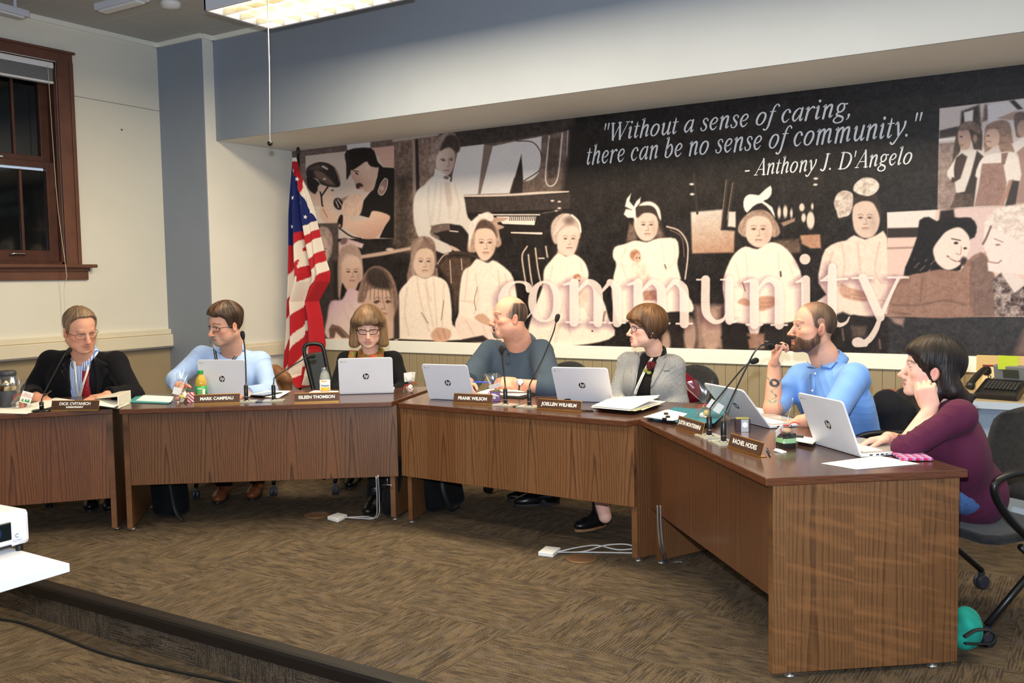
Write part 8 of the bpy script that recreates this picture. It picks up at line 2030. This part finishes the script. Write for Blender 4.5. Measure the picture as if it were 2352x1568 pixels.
# chairs
ch_m = cloth('charcoal_mesh', (44, 44, 46), (34, 34, 36), 500, .3); tube_m = mat('black_tube', (18, 18, 20), .35); cst = mat('caster_grey', (46, 48, 56), .4)
def chair(loc, rz, label, parts=True):
 t = thing('office_chair', label, 'chair', (loc[0], loc[1], 0), rz, 'black rolling chairs behind the desks')
 MB().prism([(-.23, -.2), (.23, -.2), (.245, .18), (.2, .235), (-.2, .235), (-.245, .18)], .385, .425).build('seat', ch_m, t, bevel=.014)
 rows = []
 for v in np.linspace(0, 1, 12):
  hw = .225 * (1 - .25 * v ** 4); z_ = .47 + .42 * v
  rows.append([(hw * s_, -.22 - .07 * v - .05 * (1 - s_ * s_) + .02, z_ - .05 * (s_ * s_) * (v > .8) * (v - .8) / .2) for s_ in np.linspace(-1, 1, 15)])
 MB().sheet(np.array(rows)).build('backrest', ch_m, t, smooth=True, solid=.02)
 for s_ in (-1, 1):
  x = s_ * .265
  MB().tube(smooth_path([(x, -.25, .66), (x, .05, .68), (x, .20, .67), (x, .245, .62), (x, .16, .50), (x, -.04, .33)], 6), .016, 10).build('armrest', tube_m, t, smooth=True)
  for (y0, z0, y1) in ((.10, .38, -.27), (-.10, .38, .27)):
   lg = MB().tube([(x, y0, z0), (x, y1, .085)], .014, 10).build('leg', tube_m, t, smooth=True)
   b = MB()
   for w_ in (-.013, .013): b.lathe([(.004, -.009), (.030, -.008), (.032, 0), (.030, .008), (.004, .009)], (x + w_, y1, .032), rotm(0, PI / 2, 0), 18)
   b.box((x, y1, .060), (.014, .03, .04)); b.build('caster', cst, lg)
 return t
def ch_for(q, label, back=.03): return chair(q.pel - horiz(q.front) * back, math.atan2(q.front[1], q.front[0]) - PI / 2, label)
ch_for(p1, 'black rolling chair under the man in the dark suit'); ch_for(p2, 'black rolling chair under the man in the light blue shirt'); ch_for(p3, 'black rolling chair under the woman with the scarf')
ch_for(p4, 'black rolling chair under the laughing man'); c5 = ch_for(p5, 'black rolling chair under the woman in the grey blazer'); c6 = ch_for(p6, 'black rolling chair under the bearded man, dark jacket over its back')
chair(p7.pel + np.array((.05, .02, 0)), math.atan2(-.80, -.60) - PI / 2, 'grey mesh-backed rolling chair at the right frame edge, behind the woman in plum')
def soft(name, label, cat, prims, color, h=.008, amp=.006, seed=1, m=None, parent=None, k=.03):
 f = SDF(); [f.add(p_, k) for p_ in prims]; nz = vnoise(seed, 14, 12, 50); f.disp = lambda p_: amp * nz(p_)
 V, F = surface(f, h); lo = V.min(0); c = np.array([(V[:, 0].min() + V[:, 0].max()) / 2, (V[:, 1].min() + V[:, 1].max()) / 2, lo[2]])
 cc = np.clip(np.array(color, float) * (1 + .06 * vnoise(seed + 2, 14, 40, 200)(V)[:, None]), 2, 255)
 if parent is not None: return raw_mesh(name, V, F, M['fabric'] if m is None else m, parent, cc, np.array(parent.location))
 t = thing(name, label, cat, c); raw_mesh('body', V, F, M['fabric'] if m is None else m, t, cc, c); return t
P_ = lambda px, py, d: at(px, py, d=d)
bk = lambda q: q.pel - horiz(q.front) * .28
B5, B6 = bk(p5), bk(p6)
soft('coat', 'dark red coat hung over the chair of the woman in the grey blazer', 'coat', [rc(P_(1572, 868, 6.35), P_(1600, 906, 6.35), .045, .060), rc(P_(1560, 880, 6.4), P_(1596, 925, 6.4), .06, .07), rc(P_(1600, 915, 6.4), P_(1600, 1010, 6.45), .06, .07)], (104, 16, 30), seed=5)
soft('jacket', 'black jacket with a dark green lining hung over the chair of the bearded man', 'jacket', [rc(P_(2035, 922, 5.0), P_(2080, 945, 4.95), .065, .06), rc(P_(2040, 950, 4.95), P_(2060, 1040, 4.95), .085, .09), rc(P_(2075, 950, 4.95), P_(2085, 1040, 4.95), .06, .08)], (18, 19, 26), seed=6)
bc = at(728, 1000, d=7.55); t = thing('banquet_chair', 'empty black padded chair with a hand hole in its back, beside the flag', 'chair', (bc[0], bc[1], 0), .15)
def bp(px, py, d=7.5): return at(px, py, d=d) - np.array((bc[0], bc[1], 0))
lo_l, lo_r = bp(725, 900), bp(764, 900); MB().tube(smooth_path([bp(722, 910), bp(708, 850), bp(699, 808), bp(702, 793), bp(715, 789), bp(731, 790), bp(742, 800), bp(752, 850), bp(766, 910)], 6), .016, 10).build('back_frame', tube_m, t, smooth=True)
b = MB(); b.sheet(np.array([[bp(704, 812), bp(745, 806)], [bp(712, 850), bp(753, 850)], [bp(722, 905), bp(763, 905)]])); b.build('backrest', mat('black_vinyl_pad', (30, 32, 28), .5), t, solid=.035, bevel=.012)
sc_ = (bp(744, 930) * (1, 1, 0)); MB().box((sc_[0] + .03, sc_[1] - .16, .44), (.40, .40, .06)).build('seat', mat('black_vinyl_pad', (30, 32, 28), .5), t, bevel=.02)
for sx in (-.17, .17):
 for sy in (-.33, .02): MB().tube([(sc_[0] + .03 + sx, sc_[1] + sy, .42), (sc_[0] + .03 + sx * 1.1, sc_[1] + sy * 1.05, 0.0)], .012, 8).build('leg', tube_m, t, smooth=True)
# bags and floor things
bag_m = mat('black_nylon', (18, 19, 22), .6)
def fl_(px, py): return at(px, py, z=0)
def bag(label, a, b_, hgt, th, col_, name='bag', extra=None, cat='bag', lean=(0, 0), seed=3):
 A, B = fl_(*a), fl_(*b_); c = (A + B) / 2; d = B - A; L = np.linalg.norm(d); ang = math.atan2(d[1], d[0]); R = rotm(0, 0, ang); n_ = R @ np.array((0, 1, 0))
 f = SDF(); f.add(rbox(c + n_ * th / 2 + Z * hgt / 2, (L / 2, th / 2, hgt / 2), .05, R), .01); f.add(rbox(c + n_ * th * .2 + Z * hgt * .3, (L * .38, th * .45, hgt * .26), .04, R), .03)
 nz = vnoise(seed, 14, 12, 45); f.disp = lambda p_: .005 * nz(p_) + 0 * p_[:, 0]
 V, F = surface(f, .008); V = V + (V[:, 2:3] / hgt) * (R @ np.array((lean[0], lean[1], 0)))
 t = thing(name, label, cat, (c[0], c[1], 0)); cc = np.tile(np.array(col_, float), (len(V), 1)); raw_mesh('body', V, F, M['fabric'], t, cc, c); return t, c, R, L
t, c, R, L = bag('black backpack slumped on the floor under the second desk, by its left panel', (350, 1186), (405, 1192), .42, .16, (9, 10, 12), 'backpack', cat='backpack', lean=(-.05, .02))
MB().tube(smooth_path([R @ np.array(v) for v in ((-.05, -.02, .40), (.10, -.06, .30), (.14, -.05, .08), (.20, -.05, .01))], 6), .014, 8, flat=.4).build('strap', bag_m, t, smooth=True)
b = MB().tube([R @ np.array((.02 * math.cos(a), -.03, .36 + .02 * math.sin(a))) for a in np.linspace(0, 2 * PI, 16)], .003, 6); b.build('buckle', M['chrome'], t, smooth=True)
t, c, R, L = bag('upright black bag with a silver clip against the right side panel of the second desk', (870, 1190), (905, 1192), .40, .12, (9, 10, 12), lean=(.05, 0), seed=8)
b = MB().tube([R @ np.array((.03 + .016 * math.cos(a), -.035, .30 + .02 * math.sin(a))) for a in np.linspace(0, 2 * PI, 16)], .003, 6).tube([R @ np.array(v) for v in ((.03, -.035, .28), (.03, -.04, .22))], .003, 6).tube([R @ np.array(v) for v in ((.0, -.04, .20), (.0, -.04, .225), (.06, -.04, .225), (.06, -.04, .20))], .003, 6); b.build('clip', M['chrome'], t, smooth=True)
t, c, R, L = bag('black briefcase with a shoulder strap on the floor under the middle desk', (998, 1182), (1072, 1152), .31, .12, (10, 11, 13), 'briefcase', cat='briefcase', lean=(-.03, .03), seed=9)
MB().tube(smooth_path([R @ np.array(v) for v in ((-.13, -.02, .30), (-.16, -.05, .15), (-.10, -.07, .02), (-.02, -.07, .02))], 6), .016, 8, flat=.35).build('strap', bag_m, t, smooth=True); MB().box(R @ np.array((-.12, -.03, .27)), (.012, .012, .06)).build('clip', M['chrome'], t)
soft('leather_bag', 'worn brown leather bag behind the man in the light blue shirt, beside the flag', 'bag', [rc(P_(640, 868, 7.5), P_(650, 960, 7.5), .075, .085), rc(P_(632, 852, 7.5), P_(652, 868, 7.45), .045, .05), rc(P_(656, 878, 7.45), P_(660, 960, 7.5), .04, .06), rc(P_(645, 960, 7.5), np.array((*P_(645, 960, 7.5)[:2], .10)), .10, .10)], (122, 82, 52), h=.007, amp=.010, seed=12, m=tinted('worn_leather', .45, .4, bump=(120, .3)))
tl_ = soft('drawstring_bag', 'turquoise bag with a black strap on the floor behind the right desk end', 'bag', [ell(at(2222, 1436, d=3.66), (.045, .045, .06)), ell(at(2214, 1460, d=3.66), (.05, .05, .045)), ell(at(2234, 1425, d=3.68), (.018, .03, .03))], (32, 140, 124), h=.005, amp=.010, seed=14)
tl_c = np.array(tl_.location); MB().tube(smooth_path([at(a_, b_, d=3.58) - tl_c for a_, b_ in ((2214, 1462), (2240, 1447), (2268, 1446), (2284, 1458), (2280, 1474), (2260, 1478), (2216, 1477))], 6), .012, 8, flat=.35).build('strap', bag_m, tl_, smooth=True)
def floor_plate(label, quad, cables):
 Q = [at(a, b_, z=.0) for a, b_ in quad]; c = np.mean(Q, 0); t = thing('cable_plate', label, 'cable box', c)
 MB().prism([(p_ - c)[:2] for p_ in Q], 0, .022).build('body', M['white_plastic'], t, bevel=.003)
 for pts in cables: MB().tube(smooth_path([np.array(at(x, y, z=z_)) - c for x, y, z_ in pts], 8), .004, 6).build('cable', mat('grey_cable', (176, 176, 178), .5), t, smooth=True)
floor_plate('white floor cable box under the second desk', [(752, 1193), (775, 1200), (798, 1189), (776, 1184)], [[(792, 1188, .012), (830, 1190, .006), (862, 1188, .02), (866, 1150, .15), (864, 1095, .33)], [(792, 1188, .012), (835, 1186, .006), (868, 1186, .02), (871, 1140, .17), (868, 1092, .34)]])
floor_plate('white floor cable box under the middle desk', [(1236, 1276), (1270, 1280), (1288, 1266), (1254, 1262)], [[(1280, 1268, .012), (1320, 1258, .03), (1370, 1252, .03), (1420, 1262, .006), (1474, 1258, .02)], [(1280, 1268, .012), (1340, 1266, .006), (1390, 1252, .03), (1440, 1250, .03), (1472, 1262, .006)], [(1284, 1268, .006), (1360, 1268, .006), (1474, 1270, .006)]])
for (px, py, lb) in ((728, 1183, 'round brass floor outlet cover under the second desk'), (1336, 1283, 'round brass floor outlet cover beside the white cable box')):
 o = MB().lathe([(.085, 0), (.086, .004), (.070, .006), (.066, .004), (.001, .004)], seg=32).build('floor_outlet', mat('dull_brass', (120, 88, 62), .45, .4), None, smooth=True); o.location = tuple(fl_(px, py)); tag(o, lb, 'outlet')
cb = thing('cable', 'two grey cables hanging behind the front panel of the right desk', 'cable', fl_(1520, 1285)); c0 = np.array(cb.location)
for dx in (0, 7): MB().tube(smooth_path([at(1510 + dx, 1160, d=4.62) - c0, at(1512 + dx, 1215, d=4.62) - c0, at(1518 + dx, 1262, d=4.66) - c0, at(1530 + dx, 1288, z=.004) - c0, at(1560 + dx, 1290, z=.004) - c0], 8), .004, 6).build('cord', mat('dim_grey_cable', (104, 104, 106), .5), cb, smooth=True)
ad = fl_(1458, 1262); b = MB().box((0, 0, .035), (.11, .07, .07), rotm(.15, .1, .6)).box((.07, .05, .02), (.08, .10, .04), rotm(0, 0, .9)); o = b.build('power_adapter', M['black'], None, bevel=.008); o.location = tuple(ad + np.array((.05, .12, 0))); tag(o, 'black power adapter on the floor beside the joint of the middle and right desks', 'adapter')
# counter at the right with telephone and framed notice
ct = thing('side_counter', 'tan-topped counter with a pale blue edge along the back wall at the right', 'counter', (.6, 6.22, 0))
MB().box((0, 0, .735), (3.2, .72, .03)).build('countertop', paint('tan_counter', (176, 160, 132), .5, .03), ct, bevel=.002); MB().box((0, -.362, .735), (3.2, .006, .04)).build('edge_band', mat('pale_blue_edge', (176, 190, 206), .5), ct); MB().box((0, .0, .36), (3.1, .6, .72)).build('cabinet', mat('pale_blue_cabinet', (150, 166, 186), .55), ct, bevel=.002)
cz = .75
nt_ = thing('notice_frame', 'tan framed notice with a small sheet leaning on the counter behind the telephone', 'notice', (.0, 6.42, cz)); c0 = np.array(nt_.location)
a0, a1 = at(2242, 905, y=6.42)[0] - c0[0], at(2242, 815, y=6.42)[2]; W_ = .75; Hn = a1 - cz
MB().box((a0 + W_ / 2, 0, Hn / 2), (W_, .02, Hn)).build('frame', mat('pale_wood_frame', (206, 176, 116), .5), nt_, bevel=.003); MB().box((a0 + W_ / 2, -.0115, Hn / 2 - .01), (W_ - .07, .002, Hn - .09)).build('sheet', mat('cream_notice', (226, 206, 160), .7), nt_)
MB().box((a0 + W_ / 2, -.0128, Hn - .062), (W_ - .07, .002, .012)).build('header_rule', mat('maroon_rule', (130, 40, 30), .6), nt_)
for tx, x_, z_, s_ in (('Board', a0 + .06, Hn - .14, .050), ('Only', a0 + .50, Hn - .27, .050), ('y', a0 + .52, .10, .05)): 
 V, F = text_mesh(tx, s_, 'LEFT'); MB().add(np.c_[V[:, 0] + x_, np.full(len(V), -.0135), V[:, 1] + z_], F).build('lettering', INK, nt_)
ph = thing('desk_phone', 'black office telephone with a grey display on the counter', 'telephone', at(2285, 918, z=cz), -.25); pk = mat('phone_black', (26, 27, 30), .4); R = rotm(.38, 0, 0)
MB().box((0, .09, .045), (.23, .20, .05), R).build('body', pk, ph, bevel=.008); MB().box((.02, .20, .135), (.19, .03, .10), rotm(.25, 0, 0)).build('display_panel', mat('phone_grey', (120, 122, 126), .4), ph, bevel=.006); MB().box((.02, .183, .135), (.085, .004, .05), rotm(.25, 0, 0)).build('display', mat('lcd_green', (64, 68, 58), .2), ph)
kb = MB()
for r in range(4):
 for i in range(9): kb.box(R @ np.array((-.07 + i * .02, -.02 + r * .022, .028)) + (0, .075, .045), (.014, .014, .006), R)
kb.build('keys', mat('phone_keys', (58, 58, 62), .5), ph); MB().tube(smooth_path([(-.135, -.01, .06), (-.135, .02, .09), (-.135, .13, .13), (-.135, .22, .15), (-.135, .25, .13)], 6), [.024] * 5 + [.018] * 15 + [.026] * 5, 12).build('handset', pk, ph, smooth=True)
stk = MB().box((0, 0, 0), (.105, .001, .085), rotm(.25, .02, 0)).build('sticky_note', mat('lime_note', (206, 226, 60), .7), None); stk.location = tuple(np.array(ph.location) + (.05, .165, .20)); tag(stk, 'lime green sticky note on the telephone display', 'sticky note')
pp = MB().box((0, 0, .003), (.21, .28, .004), rotm(0, 0, .5)).build('paper', mat('brown_sheet', (150, 96, 70), .7), None); pp.location = tuple(at(2082, 900, z=cz)); tag(pp, 'brown-red sheet on the counter behind the woman in plum', 'paper')
# projector on a white cart, near left
tz = .60; T = [at(160, 1293, z=tz), at(-260, 1182, z=tz), at(-430, 1360, z=tz), at(0, 1341, z=tz)]
A, B, D_ = at(160, 1293, z=tz), at(0, 1340, z=tz), at(28, 1258, z=tz)
ex = (B - A) / np.linalg.norm(B - A); ey = (D_ - A); ey /= np.linalg.norm(ey)
ct2 = thing('projector_cart', 'white cart top carrying the projector at the left frame edge', 'cart', (A[0], A[1], ZL)); c0 = np.array(ct2.location); wm = paint('white_cart_laminate', (226, 230, 238), .35, .01)
Q = [A, A + ex * .62, A + ex * .62 + ey * .50, A + ey * .50]; MB().prism([(q_ - c0)[:2] for q_ in Q], tz - ZL - .028, tz - ZL).build('top', wm, ct2, bevel=.002)
for q_ in (A + ex * .31 + ey * .08, A + ex * .31 + ey * .42): MB().tube([np.array((*(q_ - c0)[:2], .02)), np.array((*(q_ - c0)[:2], tz - ZL - .028))], .022, 12).build('post', mat('grey_post', (120, 122, 128), .4, .5), ct2, smooth=True)
qc = A + ex * .31 + ey * .25 - c0; MB().box((qc[0], qc[1], .02), (.5, .4, .04), rotm(0, 0, math.atan2(ex[1], ex[0]))).build('base', mat('grey_post', (120, 122, 128), .4, .5), ct2, bevel=.01)
P0 = at(72, 1258, z=tz); e2 = ex; ang = math.atan2(e2[1], e2[0])
pj = thing('projector', 'white projector with a dark lens window on the cart at the left frame edge', 'projector', (P0[0], P0[1], tz), ang + PI)
dpj = depth_of(P0); hp_ = (1258 - 1165) * dpj / FPX; nrm = -1 if (rotm(0, 0, ang + PI) @ np.array((0, -1, 0))) @ (CAM - P0) > 0 else 1
MB().box((-.19, -nrm * .13, .018 + (hp_ - .018) / 2), (.38, .26, hp_ - .018)).build('body', paint('white_projector_shell', (228, 230, 236), .3, .01), pj, bevel=.016)
MB().box((-.118, nrm * .001, hp_ * .55), (.10, .006, hp_ * .44)).build('lens_window', mat('projector_window', (14, 22, 26), .08), pj, bevel=.004); MB().lathe([(.032, 0), (.034, .004), (.028, .008), (.001, .004)], (-.135, nrm * .004, hp_ * .55), rotm(-nrm * PI / 2 * -1, 0, 0), 24).build('lens', mat('blue_lens', (30, 60, 110), .05), pj, smooth=True)
MB().box((-.12, nrm * .001, .026), (.10, .004, .006)).build('vent', M['black'], pj); MB().lathe([(.012, 0), (.012, .018)], (-.035, -nrm * .012, 0), seg=14).build('foot', M['black'], pj)
V, F = text_mesh('ELMO', .012); MB().add(np.c_[V[:, 0] - .048, np.full(len(V), nrm * .0012), V[:, 1] + hp_ * .28], F).build('lettering', mat('grey_blue_print', (120, 130, 150), .5), pj)
b = MB(); q_ = np.linspace(.6, 5.6, 14); b.tube(np.c_[-.048 + .006 * np.cos(q_), np.full(14, nrm * .0012), hp_ * .40 + .006 * np.sin(q_)], .0014, 5); b.build('logo', mat('grey_blue_print', (120, 130, 150), .5), pj)
fc = thing('floor_cable', 'black cable snaking over the carpet in front of the low stage', 'cable', at(215, 1490, z=ZL)); c0 = np.array(fc.location)
MB().tube(smooth_path([at(x, y, z=ZL + .006) - c0 for x, y in ((-40, 1416), (40, 1428), (120, 1455), (215, 1492), (300, 1517), (400, 1540), (520, 1564), (640, 1590))], 8), .0065, 8).build('cord', M['rubber'], fc, smooth=True)
# ceiling things
hf_ = thing('ceiling_light', 'hanging fluorescent fixture with a louvred lens in front of the soffit', 'ceiling light', (-4.46, 4.62, 3.29)); lw_ = paint('white_fixture_steel', (206, 210, 220), .4, .01)
b = MB(); LX, LY = 1.30, .58
for c_, s_ in (((0, LY / 2 - .01, .06), (LX, .02, .14)), ((0, -LY / 2 + .01, .06), (LX, .02, .14)), ((-LX / 2 + .01, 0, .06), (.02, LY, .14)), ((LX / 2 - .01, 0, .06), (.02, LY, .14)), ((0, 0, .125), (LX, LY, .02))): b.box(c_, s_)
b.build('housing', lw_, hf_, bevel=.003)
le = mat('louver_aluminium', (206, 200, 180), .22, .9); b = MB()
for i in range(1, 8): b.box((-LX / 2 + i * LX / 8, 0, .012), (.004, LY - .04, .045))
for j in range(1, 4): b.box((0, -LY / 2 + j * LY / 4, .012), (LX - .04, .004, .045))
b.build('louver', le, hf_); MB().box((0, 0, .075), (LX - .05, LY - .05, .004)).build('diffuser', mat('lit_diffuser', (255, 240, 214), .5, emit=((255, 236, 200), 2.2)), hf_)
for k in range(3): MB().tube([(-LX / 2 + .06, -.18 + .18 * k, .055), (LX / 2 - .06, -.18 + .18 * k, .055)], .013, 10).build('lamp_tube', mat('lit_tube', (255, 250, 235), .5, emit=((255, 246, 226), 9)), hf_, smooth=True)
for sx in (-.5, .5): MB().tube([(sx, 0, .13), (sx, 0, ZC - 3.29)], .008, 8).build('hanger', lw_, hf_)
pc = at(620, 327, y=4.24); pu = thing('pull_cord', 'white pull cord ending in a black ball below the hanging light', 'cord', pc)
MB().tube([(0, 0, 0), (0.006, .01, .45), (.0, .02, 3.33 - pc[2])], .0035, 6).build('cord', mat('white_cord', (226, 226, 224), .6), pu, smooth=True); MB().ball((0, 0, -.006), .017, 14, 9).build('ball', mic_b, pu, smooth=True)
for (px0, py0, px1, py1, lb) in ((230, 19, 330, -8, 'slim white strip light on the ceiling right of the window'), (58, 34, -60, 2, 'white track light on the ceiling at the top left corner')):
 a_, b_ = at(px0, py0, z=ZC - .10), at(px1, py1, z=ZC - .10); t = thing('strip_light', lb, 'ceiling light', (*a_[:2], ZC - .10)); d = b_ - a_; ang = math.atan2(d[1], d[0]); L = np.linalg.norm(d); R = rotm(0, 0, ang)
 MB().box(R @ np.array((L / 2, 0, 0)), (L, .11, .05), R).build('housing', lw_, t, bevel=.008); MB().box(R @ np.array((L / 2, 0, -.03)), (L - .06, .07, .02), R).build('lens', mat('unlit_lens', (220, 222, 224), .4), t, bevel=.006)
 for f_ in (.2, .8): MB().tube([R @ np.array((L * f_, 0, .02)), R @ np.array((L * f_, 0, .10))], .012, 8).build('hanger', lw_, t)
sd = at(392, 4, z=ZC); o = MB().lathe([(.075, 0), (.075, -.02), (.06, -.045), (.001, -.05)], seg=28).build('smoke_detector', M['white_plastic'], None, smooth=True); o.location = tuple(sd); tag(o, 'white round smoke detector on the ceiling', 'detector')
